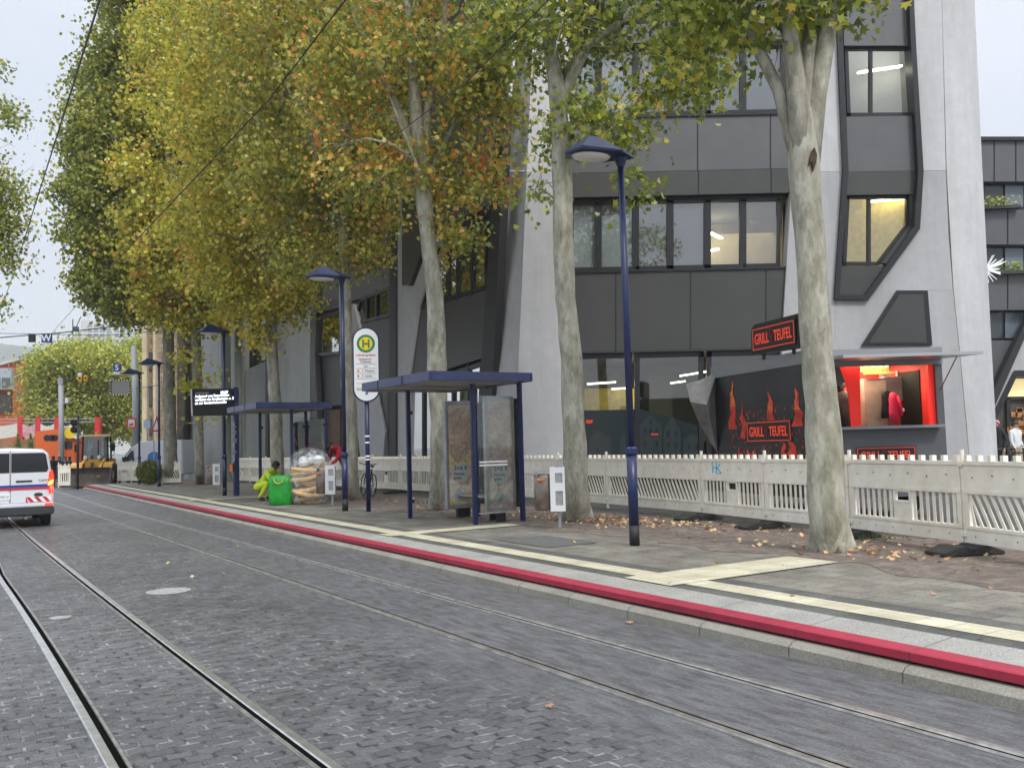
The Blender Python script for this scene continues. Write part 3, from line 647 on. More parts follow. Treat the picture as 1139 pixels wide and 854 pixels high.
for i in range(40): 
    p = P(rnd.uniform(1123, 1160), rnd.uniform(455, 482), .06+.04*(i % 5)); b.box(p, (.28, .05, .22))
b.build('goods_display', mat('orange_goods', (.45, .20, .06), .7, var=.6, scale=4), shop)
for xx, y0 in ((1108, 231), (1132, 303)):
    fb = empty('flower_box', P(xx, y0, .2), 'flower box with %s on the %s sill of the right-hand building' % (('sparse yellow-green plants', 'upper') if y0 < 250 else ('dense green and red plants', 'lower')), 'flower box')
    b = MB(); b.box(P(xx, y0, .2), (2.2, .3, .14)); b.build('planter', mat('dark_planter', (.05, .05, .05), .8), fb)
    b = MB()
    for i in range(160):
        c = P(xx, y0, .2)+Vector((rnd.gauss(0, .55), rnd.uniform(-.25, .2), rnd.uniform(.05, .5))); d = Vector((rnd.gauss(0, 1), rnd.gauss(0, 1), rnd.gauss(0, 1))).normalized(); e = d.orthogonal().normalized()
        b.add([c-d*.09, c+e*.06, c+d*.09, c-e*.06], [(0, 1, 2, 3)])
    b.build('foliage', leaf_mat('box_plants', [(.2, (.05, .09, .02)), (.5, (.16, .20, .03)), (.75, (.35, .30, .04)), (.9, (.4, .05, .03))]), fb)
# starburst lamp
c = AY(1096, 300, 30); sb = empty('starburst_ornament', c, 'white starburst light ornament sticking out beside the rounded pier', 'ornament')
b = MB(); rnd = random.Random(11)
for i in range(34):
    d = Vector((rnd.gauss(0, 1), rnd.gauss(0, .6), rnd.gauss(0, 1))).normalized(); b.tube([c, c+d*rnd.uniform(.45, .75)], [.028, .012], 5)
b.build('spikes', mat('white_ornament', (.85, .86, .86), .5, emit=(1, 1, 1), estr=.25), sb)
b = MB(); b.lathe(c, [(.02, -.1), (.1, 0), (.02, .1)], 10); b.tube([c, c+Vector((-.5, .2, 0)), c+Vector((-1.0, .6, 0))], .02, 6); b.build('hub', M['white'], sb)
# orange building far left
YO = 110.0; P = lambda x, y, o=0.0: AY(x, y, YO-o)
ob = empty('orange_building', P(10, 500), 'orange-red rendered building with a grey glazed bay at the far left', 'building')
M['orange'] = mat('orange_render', (.50, .10, .03), .8, var=.12, scale=.3)
b = MB(); b.slab([P(-160, 412), P(0, 406), P(15, 402), P(31, 397), P(31, 505), P(-160, 505)], (0, 12, 0)); b.build('wall', M['orange'], ob)
b = MB(); b.slab([P(-160, 409, .5), P(0, 403, .5), P(33, 394.5, .5), P(33, 397.5, .5), P(0, 406, .5), P(-160, 412, .5)], (0, 12.5, 0)); b.build('roof_edge', mat('pale_roof', (.5, .5, .5), .6), ob)
b = MB(); b.slab([P(-160, 413, .9), P(12, 409, .9), P(12, 433, .9), P(-160, 433, .9)], (0, 1, 0)); bay = b.build('glazed_bay', mat('pale_blue_grey', (.36, .40, .44), .5), ob)
for x0 in (-20, -9, 2):
    b = MB(); b.slab([P(x0, 420, 1.0), P(x0+9, 420, 1.0), P(x0+9, 431, 1.0), P(x0, 431, 1.0)], (0, .08, 0)); b.build('pane', M['far_pane'], bay)
b = MB(); b.slab([P(-160, 440, .4), P(12, 438, .4), P(12, 458, .4), P(-160, 458, .4)], (0, .5, 0)); b.build('arcade', mat('dark_arcade', (.05, .04, .035), .8, var=.4, scale=.6), ob)
rect_windows(lambda x, y: P(x, y, .1), ob, [(19, 435, 22, 444), (19, 414, 22, 423)], 'far_pane')
# white office block far off
YW = 190.0; P = lambda x, y, o=0.0: AY(x, y, YW-o)
wb = empty('white_office_block', P(110, 500), 'distant white office block with rows of blue windows above the trees', 'building')
b = MB(); b.slab([P(90, 356), P(152, 354), P(152, 505), P(90, 505)], (0, 16, 0)); b.build('wall', mat('white_block_wall', (.55, .56, .56), .8), wb)
b = MB(); b.slab([P(83, 374), P(90, 368), P(90, 505), P(83, 505)], (0, 12, 0)); b.build('side_wing', mat('white_wing_wall', (.46, .47, .48), .8), wb)
rect_windows(lambda x, y: P(x, y, .12), wb, [(x, y, x+5.8, y+h_) for x in (97, 104, 111, 118, 127, 134, 141) for y, h_ in ((360.2, 3), (364.6, 4.2), (370.5, 4), (377, 4))], 'far_pane_blue', 'white')
b = MB(); b.tube([P(81, 372), P(81, 355)], .12, 5); b.tube([P(83, 368), P(90, 352)], .1, 5); b.box(P(84.5, 366), (.9, .9, 1.0)); b.build('antenna', M['frame'], wb)
# old sandstone building
YS = 78.0; P = lambda x, y, o=0.0: AY(x, y, YS-o)
sb2 = empty('sandstone_building', P(180, 500), 'old sandstone building with tall narrow windows behind the white van', 'building')
def stone_mat():
    k = NT('sandstone_blocks'); tcn = k.n('ShaderNodeTexCoord'); m_ = k.n('ShaderNodeMapping'); m_.inputs['Rotation'].default_value = (R(90), 0, 0); k.l(tcn.outputs['Object'], m_.inputs['Vector'])
    br = k.n('ShaderNodeTexBrick')
    for n_, q in (('Scale', 1.0), ('Brick Width', .9), ('Row Height', .42), ('Mortar Size', .03)): br.inputs[n_].default_value = q
    br.inputs['Color1'].default_value = (.48, .38, .24, 1); br.inputs['Color2'].default_value = (.30, .23, .15, 1); br.inputs['Mortar'].default_value = (.18, .15, .11, 1); k.l(m_.outputs[0], br.inputs['Vector'])
    col = k.mix(.6, br.outputs['Color'], k.ramp(k.noise(tcn.outputs['Object'], .9, 6), [(.3, (.55, .55, .55)), (.7, (1.2, 1.2, 1.2))]), 'MULTIPLY'); k.l(col, k.b.inputs['Base Color']); k.b.inputs['Roughness'].default_value = .9; return k.m
M['stone'] = stone_mat()
b = MB(); b.slab([P(158, 300), P(226, 300), P(226, 520), P(158, 520)], (0, 14, 0)); b.build('wall', M['stone'], sb2)
b = MB(); b.slab([P(158, 300, .6), P(163, 300, .6), P(163, 520, .6), P(158, 520, .6)], (0, 1, 0)); b.slab([P(170, 300, .5), P(173, 300, .5), P(173, 520, .5), P(170, 520, .5)], (0, .6, 0)); b.build('pilaster', mat('light_sandstone', (.55, .46, .32), .9, var=.2, scale=1), sb2)
rect_windows(lambda x, y: P(x, y, .1), sb2, [(165, 392, 169, 412), (165, 430, 169, 452), (181, 392, 186, 412), (181, 430, 186, 452), (200, 392, 206, 412), (200, 432, 206, 454), (165, 466, 169, 484)], 'far_pane')
b = MB(); b.tube([AY(205, 380, 56), AY(205, 470, 56), AY(202, 480, 56), AY(199.5, 486, 56), AY(199.5, 524, 56)], .09, 8); tag(b.build('downpipe', mat('green_downpipe', (.05, .075, .06), .6)), 'dark green downpipe with an elbow left of the smooth grey wall', 'downpipe')
# low dark brick pier at the corner of the grey wall
b2 = MB(); b2.slab([AY(197, 300, 58), AY(205, 300, 58), AY(205, 470, 58), AY(202, 500, 58), AY(199, 520, 58), AY(193, 520, 58), AY(197, 480, 58)], (0, 1.2, 0)); tag(b2.build('brick_buttress', mat('dark_brown_stone', (.11, .08, .06), .9, var=.3, scale=2)), 'dark brown stone buttress at the left corner of the grey wall', 'buttress')
# ================================================================== TREES
def leafshape(near):
    if near:
        pol = [(1.0, 0), (.52, 20), (.88, 44), (.45, 66), (.66, 98), (.2, 150)]
        pts = [(r*math.sin(R(a)), r*math.cos(R(a))) for r, a in pol] + [(-r*math.sin(R(a)), r*math.cos(R(a))) for r, a in pol[:0:-1]]
        return np.array([(x, y+.1, .22*abs(x)) for x, y in pts])
    return np.array([(0, 1, 0), (.62, .45, .12), (.38, -.35, .12), (0, -.3, -.04), (-.38, -.35, .12), (-.62, .45, .12)])
def leaves(name, centres, sizes, normals_up, shape, m, parent, seed):
    rg = np.random.default_rng(seed); N = len(centres); K = len(shape)
    nrm = rg.normal(size=(N, 3)); nrm /= np.linalg.norm(nrm, axis=1)[:, None]; nrm[:, 2] = nrm[:, 2]*.7+normals_up; nrm /= np.linalg.norm(nrm, axis=1)[:, None]
    a = rg.normal(size=(N, 3)); a[:, 2] -= .5; x = np.cross(a, nrm); x /= np.linalg.norm(x, axis=1)[:, None]; y = np.cross(nrm, x)
    v = centres[:, None, :] + sizes[:, None, None]*(shape[None, :, 0:1]*x[:, None, :]+shape[None, :, 1:2]*y[:, None, :]+shape[None, :, 2:3]*nrm[:, None, :])
    v = v.reshape(-1, 3) - np.array(ORG[parent.name])
    me = bpy.data.meshes.new(name); me.vertices.add(N*K); me.vertices.foreach_set('co', v.ravel().astype(np.float32))
    me.loops.add(N*K); me.loops.foreach_set('vertex_index', np.arange(N*K, dtype=np.int32))
    me.polygons.add(N); me.polygons.foreach_set('loop_start', np.arange(0, N*K, K, dtype=np.int32)); me.polygons.foreach_set('loop_total', np.full(N, K, dtype=np.int32))
    me.update(calc_edges=True); me.materials.append(m)
    o = bpy.data.objects.new(name, me); C.objects.link(o); o.parent = parent; return o
def interp(path, z):
    for (p, r), (q, s_) in zip(path, path[1:]):
        if p.z <= z <= q.z: t = (z-p.z)/(q.z-p.z); return p.lerp(q, t), r*(1-t)+s_*t
    return path[-1]
def tree(label, base, Y, trunk_px, blobs, seed, leafm, near=True, size=.115, density=1.0, barkm='bark', limbs=(), zbare=0, group='plane trees in a row along the platform', top=None, per=46, spread=.42, nlimb=26, name='plane_tree'):
    """trunk_px: (px, py, radius m) up the stem at depth Y; blobs: (px, py, dY, rx, rz, weight) foliage masses at their places"""
    b0 = G(*base) if len(base) == 2 else Vector(base); root = empty(name, b0, label, 'tree', group)
    rg = np.random.default_rng(seed); rnd = random.Random(seed)
    path = [(b0+Vector((0, 0, -.05)), trunk_px[0][2]*1.35), (b0+Vector((0, 0, .12)), trunk_px[0][2]*1.12)]
    for x, y, r in trunk_px: path.append((AY(x, y, Y), r))
    # smooth and roughen the stem
    pts, rad = [], []
    for (p, r), (q, s_) in zip(path, path[1:]):
        n = max(1, int((q-p).length/.35))
        for i in range(n):
            t = i/n; pts.append(p.lerp(q, t)+Vector((rnd.uniform(-.012, .012), rnd.uniform(-.012, .012), 0))); rad.append((r*(1-t)+s_*t)*rnd.uniform(.955, 1.05))
    pts.append(path[-1][0]); rad.append(path[-1][1]); dd_ = (path[-1][0]-path[-2][0]).normalized()
    for f_, g_ in ((.25, .85), (.55, .62), (.9, .38), (1.2, .1)): pts.append(path[-1][0]+dd_*f_*2*path[-1][1]/.25); rad.append(path[-1][1]*g_)
    b = MB(); b.tube(pts, rad, 18); 
    # root flare
    for k in range(5):
        a = k*1.3+seed; d = Vector((math.cos(a), math.sin(a), 0)); r0 = trunk_px[0][2]
        b.tube([b0+d*r0*.75+UP*.4, b0+d*r0*.95+UP*.12, b0+d*r0*1.25-UP*.05], [r0*.2, r0*.3, r0*.25], 8)
    tr = b.build('trunk', M[barkm], root, smooth=True)
    # foliage clumps
    cl = []
    for (x, y, dY, rx, rz, wt) in blobs:
        c = AY(x, y, Y+dY)
        for _ in range(int(wt*density)):
            d = rg.normal(size=3); d /= np.linalg.norm(d); f = rg.uniform(.15, 1)**.55
            cl.append(Vector((c.x+d[0]*rx*f, c.y+d[1]*rx*f, c.z+d[2]*rz*f)))
    # limbs: explicit ones by pixels, then some reaching for clumps
    b = MB(); stem = path[2:]; ztop = stem[-1][0].z
    for L_ in limbs:
        q = [AY(x, y, Y+dy) for x, y, dy, r in L_]; b.tube(q, [r for *_, r in L_], 9)
    nodes = [AY(x, y, Y+dy) for L_ in limbs for x, y, dy, r in L_[1:]] or [stem[-1][0]]
    nodes += [p for p, r in stem[-3:]]
    sel = rnd.sample(cl, min(nlimb, len(cl)))
    for c in sel:
        s_ = min(nodes, key=lambda p: (p-c).length+max(0, p.z-c.z)*1.6)
        mid = s_.lerp(c, .5)+Vector((rnd.uniform(-.25, .25), rnd.uniform(-.25, .25), rnd.uniform(.1, .5)))
        L0 = (c-s_).length; r0 = min(.07, .016*L0+.012)
        b.tube([s_, s_.lerp(mid, .5)+Vector((rnd.uniform(-.1, .1), 0, .1)), mid, mid.lerp(c, .55)+Vector((0, 0, rnd.uniform(-.1, .15))), c], [r0, r0*.8, r0*.55, r0*.35, .007], 6)
        for _ in range(3):
            e = c+Vector((rnd.gauss(0, .45), rnd.gauss(0, .45), rnd.gauss(0, .4))); b.tube([mid.lerp(c, rnd.uniform(.2, .9)), e], [.013, .004], 4)
    b.build('limbs', M[barkm], root, smooth=True)
    P = np.array([tuple(c) for c in cl]); n = rg.poisson(per, size=len(P)); idx = np.repeat(np.arange(len(P)), n)
    sp = spread*rg.uniform(.6, 1.25, size=len(P))[idx]
    cen = P[idx]+rg.normal(size=(len(idx), 3))*np.stack([sp, sp, sp*.75], 1)
    sz = rg.uniform(.6, 1.25, size=len(idx))*size
    leaves('crown', cen, sz, .45, leafshape(near), leafm, root, seed)
    return root
GY = [(.0, (.035, .05, .012)), (.25, (.085, .10, .018)), (.45, (.15, .16, .022)), (.62, (.26, .24, .028)), (.8, (.40, .29, .03)), (.95, (.36, .15, .03))]
LM_green = leaf_mat('leaves_green_yellow', [(.0, (.03, .045, .010)), (.3, (.065, .09, .014)), (.6, (.125, .145, .018)), (.85, (.22, .21, .025)), (1.0, (.34, .25, .03))])
LM_olive = leaf_mat('leaves_dark_olive', [(.0, (.025, .035, .010)), (.35, (.055, .068, .016)), (.65, (.10, .115, .02)), (.9, (.18, .17, .028))])
LM_t7 = leaf_mat('leaves_olive_green', [(.0, (.04, .055, .012)), (.35, (.09, .11, .02)), (.65, (.16, .17, .028)), (.9, (.24, .22, .035))])
LM_yellow = leaf_mat('leaves_yellow_green', [(.0, (.07, .085, .016)), (.25, (.14, .15, .022)), (.48, (.23, .225, .028)), (.70, (.33, .28, .03)), (.86, (.36, .21, .04)), (.97, (.34, .12, .045))])
LM_rust = leaf_mat('leaves_rusty', [(.0, (.05, .065, .016)), (.3, (.11, .13, .022)), (.55, (.18, .185, .03)), (.72, (.28, .22, .035)), (.86, (.34, .16, .035)), (.98, (.30, .09, .025))])
LM_mix = leaf_mat('leaves_olive_gold', [(.0, (.05, .065, .014)), (.3, (.11, .125, .02)), (.58, (.18, .18, .026)), (.8, (.28, .23, .035)), (.97, (.33, .14, .035))])

# T1 nearest, right
tree('nearest plane tree, its mottled trunk in front of the food trailer', (924, 612), 11.56,
     [(922, 585, .245), (913, 450, .212), (905, 330, .195), (898, 230, .185), (894, 178, .20)],
     [(800, 20, .3, .75, .75, 17), (850, -10, -.3, .7, .5, 14), (905, -60, 0, .9, .6, 20), (940, -8, .4, .45, .28, 8), (780, -40, .5, 1.0, .7, 20), (800, -150, 0, 2.6, 1.3, 70), (960, -190, 0, 2.8, 1.5, 70), (765, 55, .5, .35, .4, 5), (880, 5, 0, .5, .25, 8)],
     1, LM_green, limbs=[[(893, 195, 0, .12), (866, 100, .1, .085), (836, 40, .2, .08), (815, -40, .3, .07), (760, -150, .4, .04)],
      [(894, 205, 0, .15), (886, 100, -.1, .125), (876, 20, -.2, .10), (870, -60, -.3, .08), (850, -200, 0, .05)],
      [(897, 210, 0, .15), (908, 110, .1, .135), (920, 40, .1, .12), (930, -40, .2, .09), (960, -200, .3, .05)],
      [(895, 200, .05, .14), (898, 95, .15, .12), (902, 20, .2, .10), (905, -80, .2, .07)]], per=34, spread=.27, nlimb=34, size=.10)
t1 = [o for o in C.objects if o.name == 'plane_tree'][0]
b = MB(); sc0 = [AY(x, y, 11.33) for x, y in ((903, 168), (906, 164), (909, 172), (908, 181), (905, 190), (903, 180), (900, 184), (901, 174))]; b.slab(sc0, (0, .10, 0)); b.build('bark_scar', mat('brown_scar', (.07, .045, .03), .9, var=.4, scale=9, bump=.5), t1)
# T2
tree('plane tree with a smooth pale trunk between the near litter bin and lamp post', (643, 578), 17.0,
     [(642, 560, .24), (638, 470, .215), (636, 400, .21), (628, 330, .19), (626, 230, .19), (624, 150, .185), (618, 90, .155)],
     [(610, 40, .0, 1.4, .8, 46), (690, 20, .4, 1.5, .8, 42), (760, 60, .2, 1.0, .85, 34), (655, 120, -.4, .6, .5, 14), (700, 150, -.2, .42, .35, 9), (708, 208, -.3, .12, .25, 4), (610, 150, .2, .45, .4, 9), (600, 215, .2, .28, .2, 3), (790, 100, .3, .55, .45, 11), (560, 30, 0, .7, .7, 16), (640, -60, 0, 2.6, 1.2, 100), (780, -50, 0, 1.5, 1.0, 40), (650, -230, 0, 2.8, 1.8, 90), (730, 110, .1, .5, .35, 9)],
     2, LM_green, limbs=[[(622, 130, 0, .14), (636, 85, 0, .11), (655, 50, .1, .09), (690, 25, .2, .07), (745, 22, .3, .045), (790, 60, .3, .02)],
      [(620, 110, 0, .13), (612, 60, 0, .12), (604, 0, 0, .1), (600, -120, 0, .06)], [(622, 120, .1, .12), (640, 60, .3, .1), (660, -10, .4, .09), (690, -120, .5, .05)],
      [(626, 160, 0, .05), (648, 130, -.3, .035), (690, 140, -.4, .02)]], per=29, spread=.30, nlimb=50, size=.105)
# T3
tree('plane tree with a thin bent trunk behind the near bus shelter and rusty orange leaves', (488, 566), 20.8,
     [(488, 550, .21), (489, 470, .20), (486, 410, .225), (484, 330, .20), (474, 250, .17), (470, 210, .21), (464, 150, .17), (460, 90, .12)],
     [(420, 60, 0, 1.6, 1.4, 70), (500, 90, .2, 1.5, 1.3, 66), (545, 120, .3, .9, 1.0, 34), (380, 90, -.2, 1.3, 1.4, 46), (510, 200, .1, .8, .8, 30), (500, 258, .0, .55, .35, 12), (550, 200, .2, .5, .5, 12), (450, 180, -.2, .7, .7, 18), (400, 180, 0, 1.0, 1.0, 28), (440, -40, 0, 2.6, 1.4, 110), (550, 40, 0, 1.0, 1.2, 30), (440, -200, 0, 2.8, 1.8, 100)],
     3, LM_rust, limbs=[[(468, 200, 0, .12), (450, 140, 0, .09), (425, 80, 0, .07), (395, 20, 0, .05)], [(470, 190, 0, .12), (476, 120, .1, .1), (490, 40, .2, .08), (505, -60, .3, .05)],
      [(478, 240, 0, .05), (462, 180, -.3, .045), (438, 120, -.4, .03)], [(470, 205, 0, .08), (500, 150, .2, .06), (530, 90, .2, .04)], [(462, 130, 0, .11), (455, 40, 0, .09), (450, -80, 0, .05)]], per=36, spread=.28, nlimb=46, size=.105)
# T4
tree('plane tree behind the second lamp post with gold-green leaves, trunk straight and slim', (391, 555), 26.2,
     [(391, 545, .22), (389, 470, .21), (386, 400, .20), (384, 330, .18), (382, 260, .15)],
     [(340, 120, 0, 2.6, 2.6, 150), (390, 200, .2, 1.8, 1.8, 90), (320, 220, 0, 1.8, 1.9, 80), (420, 235, .1, .9, 1.0, 26), (395, 285, 0, .8, .55, 18), (300, 30, 0, 2.5, 2.2, 120), (380, 20, 0, 2.4, 2.0, 100), (350, -90, 0, 3.0, 2.2, 120), (430, 150, 0, 1.0, 1.2, 25), (340, 290, 0, 1.2, .7, 26)],
     4, LM_mix, per=50, spread=.32, nlimb=44, size=.105)
# T5
tree('plane tree behind the second bus shelter with a yellow-green crown hanging low', (309, 548), 31.0,
     [(309, 530, .23), (307, 470, .22), (304, 420, .20), (302, 360, .18), (298, 300, .15)],
     [(260, 150, 0, 3.0, 3.4, 190), (300, 250, .3, 2.4, 2.4, 120), (230, 80, 0, 2.6, 2.8, 130), (300, 340, 0, 1.0, .8, 24), (270, 330, .2, 1.6, .7, 40), (325, 330, 0, .9, .8, 20), (240, 260, 0, 2.0, 2.2, 90), (250, -20, 0, 3.2, 3.0, 150), (290, 375, -.2, .5, .4, 7), (310, 20, 0, 3.0, 2.6, 110)],
     5, LM_yellow, per=54, spread=.36, nlimb=44, size=.112)
# T6
tree('slim plane tree with leafy shoots on its trunk just left of the departure board', (222, 538), 41.7,
     [(222, 525, .21), (221, 470, .20), (220, 420, .185), (219, 370, .17), (217, 300, .14)],
     [(210, 180, 0, 3.4, 4.2, 180), (190, 270, 0, 2.6, 2.8, 110), (220, 330, 0, 2.2, 1.2, 60), (240, 300, .5, 2.2, 2.0, 70), (215, 60, 0, 3.2, 4.0, 150), (208, 398, -.4, .35, .3, 2), (212, 432, -.4, .3, .35, 2), (232, 452, -.4, .3, .25, 1), (236, 415, -.4, .4, .3, 1), (215, -60, 0, 3.4, 3.0, 130), (175, 330, 0, 1.3, 1.0, 28), (225, 360, 0, 1.6, .5, 22)],
     6, LM_yellow, near=False, per=58, spread=.40, nlimb=40, size=.14, barkm='bark_dark')
# T7
tree('tall dark olive plane tree with the thickest far trunk, at the platform end', (190, 537), 44.7,
     [(190, 525, .34), (189, 470, .31), (188, 420, .29), (187, 370, .26), (183, 300, .2)],
     [(160, 60, 0, 2.7, 4.2, 190), (140, 150, 0, 3.2, 3.6, 200), (125, 230, 0, 2.9, 3.0, 170), (115, 295, 0, 1.9, 1.9, 80), (135, 330, 0, 1.9, 1.2, 50), (160, 350, 0, 1.6, .6, 24), (88, 215, 0, 1.2, 1.1, 26), (100, 160, 0, 1.5, 1.3, 34), (118, 90, 0, 1.6, 2.0, 50), (165, 280, 0, 2.4, 2.6, 90), (150, -40, 0, 2.4, 3.6, 150), (180, 150, 0, 2.6, 3.0, 90)],
     7, LM_t7, near=False, per=60, spread=.38, nlimb=60, size=.135, barkm='bark_dark')
# tree at the left edge
tree('plane tree across the street, only its branch tips showing at the left edge', (-150, 560), 30.0,
     [(-150, 520, .3), (-150, 400, .28), (-145, 300, .24)],
     [(-40, 190, 0, 1.2, 1.6, 50), (-20, 250, 0, 1.0, 1.2, 40), (5, 130, 0, .42, .45, 8), (5, 215, 0, .55, .7, 16), (2, 290, 0, .45, .55, 11), (-15, 340, 0, .5, .35, 8), (-110, 200, 0, 2.8, 3.5, 120), (15, 250, 0, .2, .6, 3), (0, 80, 0, .15, .2, 2)],
     8, LM_t7, per=55, spread=.34, nlimb=26, size=.10, group='trees beyond the platform')
# big trees in the distance
def fartree(label, base, Y, blobs, seed, m, size=.20, per=110, sp=.9): 
    bw = AY(base[0], base[1], Y); bw.z = .02
    return tree(label, tuple(bw), Y, [(base[0], base[1]-25, .35), (base[0], base[1]-70, .25)], blobs, seed, m, near=False, size=size, per=per, spread=sp, nlimb=14, group='trees beyond the crossing', barkm='bark_dark', name='broadleaf_tree')
LM_far = leaf_mat('leaves_far_green', [(.0, (.07, .085, .018)), (.4, (.13, .15, .025)), (.7, (.21, .215, .03)), (.95, (.30, .27, .05))])
fartree('round green-yellow tree beside the orange building', (62, 505), 92, [(66, 420, 0, 3.0, 2.8, 76), (58, 445, 0, 2.2, 2.2, 38), (78, 406, 0, 3.2, 1.8, 54), (50, 410, 0, .9, 1.1, 10), (72, 455, 0, 3.2, 2.2, 50), (48, 465, 0, 1.4, 1.2, 14)], 11, LM_far)
fartree('large green-yellow tree left of the tall grey mast', (108, 505), 96, [(105, 408, 0, 3.6, 2.2, 72), (125, 420, 0, 3.8, 3.0, 80), (100, 440, 0, 3.8, 2.8, 80), (130, 450, 0, 3.0, 2.6, 50), (85, 393, 0, 2.0, .8, 20), (115, 470, 0, 3.8, 1.6, 44)], 12, LM_far)
fartree('paler tree behind the tall grey mast, left of the sandstone building', (150, 505), 104, [(148, 406, 0, 2.2, 2.6, 40), (150, 440, 0, 2.4, 3.2, 50), (155, 470, 0, 2.2, 2.0, 30), (150, 388, 0, 1.6, 1.0, 12)], 13, LM_far)
# bush
c0 = G(166, 539, .24); bu = empty('bush', c0, 'rounded green bush between the two far lamp posts', 'bush'); b = MB()
for i in range(8): b.tube([c0, c0+Vector((math.cos(i)*.4, math.sin(i)*.4, .8))], [.03, .01], 5)
b.build('stems', M['bark_dark'], bu)
rg = np.random.default_rng(40); d = rg.normal(size=(3600, 3)); d /= np.linalg.norm(d, axis=1)[:, None]; d *= rg.uniform(.3, 1, size=(3600, 1))**.4
d[:, 0] *= .62; d[:, 1] *= .62; d[:, 2] = d[:, 2]*.6+.62; leaves('foliage', d+np.array(c0), np.full(3600, .06), .3, leafshape(False), LM_olive, bu, 41)
# fallen leaves
rg = np.random.default_rng(77); pts = []
for u, v, s_, n_ in ((7.75, 9.6, .7, 110), (13.2, 10.4, .8, 330), (18.7, 9.6, 1.0, 100), (12.0, 10.9, 1.2, 110), (9, 10.8, 1.6, 110), (5.5, 10.4, 1.5, 130), (24.8, 9.9, 1.2, 80), (15, 10, 1.2, 160)):
    for _ in range(n_):
        a, c = u+rg.normal()*s_*1.1, v+rg.normal()*s_*.45
        if 8.9 < c < 11.6: pts.append(tuple(S(a, c, .252+rg.uniform(0, .03))))
for _ in range(26): pts.append(tuple(S(rg.uniform(3, 20), rg.uniform(6.2, 8.8), .256)))
for px, py in ((610, 783), (215, 640), (265, 607), (250, 638), (318, 691), (700, 691), (170, 606), (188, 625), (690, 571), (745, 585)): pts.append(tuple(G(px, py, .02)))
pts = np.array(pts); fl_root = empty('fallen_leaf_litter', (0, 0, 0), None, None)
LM_lit = leaf_mat('dry_leaves', [(.1, (.10, .05, .03)), (.4, (.18, .085, .045)), (.6, (.26, .15, .07)), (.85, (.34, .24, .09)), (.95, (.22, .19, .04))], .1)
lit = leaves('fallen_leaves', pts, rg.uniform(.03, .065, size=len(pts)), 1.6, leafshape(True), LM_lit, fl_root, 5)
lit.parent = None; bpy.data.objects.remove(fl_root)
tag(lit, 'dry brown and yellow leaves scattered over the ground around the trunks', 'leaves', kind='stuff')
# grass tuft near the nearest trunk
b = MB(); rnd = random.Random(9)
for (x, y, n_, s_) in ((968, 600, 90, .28), (755, 576, 30, .25), (470, 560, 40, .2)):
    c = G(x, y, .24)
    for _ in range(n_):
        p = c+Vector((rnd.gauss(0, s_), rnd.gauss(0, s_*.6), 0)); a = rnd.uniform(0, 6.28); h = rnd.uniform(.05, .14); q = Vector((math.cos(a), math.sin(a), 0))
        b.add([p-q*.008, p+q*.008, p+q*.03+Vector((rnd.uniform(-.05, .05), 0, h))], [(0, 1, 2)])
tag(b.build('grass_tufts', mat('grass_blades', (.08, .12, .025), .7)), 'short green grass tufts beside the trunks and barrier', 'grass', kind='stuff')
# ================================================================== STREET LAMPS
M['lampglass'] = mat('lamp_diffuser', (.75, .74, .68), .3); M['blackband'] = mat('black_base_band', (.012, .012, .014), .6)
def lamp():
    t = empty('street_lamp', (0, 0, 0), 'x', 'street lamp', 'blue street lamps')
    b = MB(); b.lathe((0, 0, 0), [(.072, .28), (.072, 1.3)], 16); b.build('lower_pole', M['blue'], t, True, local=True)
    b = MB(); b.lathe((0, 0, 0), [(.074, -.02), (.074, .28)], 16); b.build('base_sleeve', M['blackband'], t, True, local=True)
    b = MB(); b.lathe((0, 0, 0), [(.085, 1.29), (.09, 1.31), (.09, 1.37), (.06, 1.40)], 16); b.build('collar', M['blue'], t, local=True)
    b = MB(); b.lathe((0, 0, 0), [(.052, 1.38), (.048, 5.55)], 14); b.build('pole', M['blue'], t, True, local=True)
    # hood: low pyramid reaching over the kerb side (local -x), with a pointed tail behind the pole
    b = MB(); z = 5.62
    rim = [(-.92, 0, z+.00), (-.78, -.27, z+.02), (-.12, -.26, z+.03), (.24, 0, z+.05), (-.12, .26, z+.03), (-.78, .27, z+.02)]
    top = [(-.55, -.06, z+.25), (-.38, -.06, z+.25), (-.38, .06, z+.25), (-.55, .06, z+.25)]
    b.add(rim+top, [(0, 1, 6), (1, 2, 7, 6), (2, 3, 7), (3, 8, 7), (3, 4, 8), (4, 5, 9, 8), (5, 0, 9), (0, 6, 9), (6, 7, 8, 9)])
    b.add([(p[0], p[1], p[2]-.03) for p in rim]+rim, [(0, 1, 7, 6), (1, 2, 8, 7), (2, 3, 9, 8), (3, 4, 10, 9), (4, 5, 11, 10), (5, 0, 6, 11), (5, 4, 3, 2, 1, 0)])
    h = b.build('hood', M['blue'], t, local=True)
    b = MB(); b.lathe((0, 0, 0), [(.05, 5.48), (.10, 5.62)], 8); b.build('neck', M['blue'], t, local=True)
    b = MB(); b.lathe((-.50, 0, z-.03), [(.27, 0), (.24, -.03), (.12, -.05), (.01, -.055)], 20, sx=1.15, sy=.75); b.build('diffuser', M['lampglass'], t, True, local=True)
    return t
lp = lamp(); rzl = math.atan2(ND.y, ND.x)
for i, ((x, y), lab) in enumerate((((706, 606), 'nearest blue street lamp, alone at the front edge between two trees'), ((384, 568), 'blue street lamp between the two bus shelters, beside the round stop sign'),
        ((250, 551), 'blue street lamp just behind the departure board'), ((177, 541), 'blue street lamp right of the round bush'), ((155, 538), 'farthest blue street lamp, left of the round bush'))):
    o = lp if i == 0 else copy_tree(lp); o.location = G(x, y, .24); o.rotation_euler.z = rzl-(.12 if i == 0 else 0); o['label'] = lab
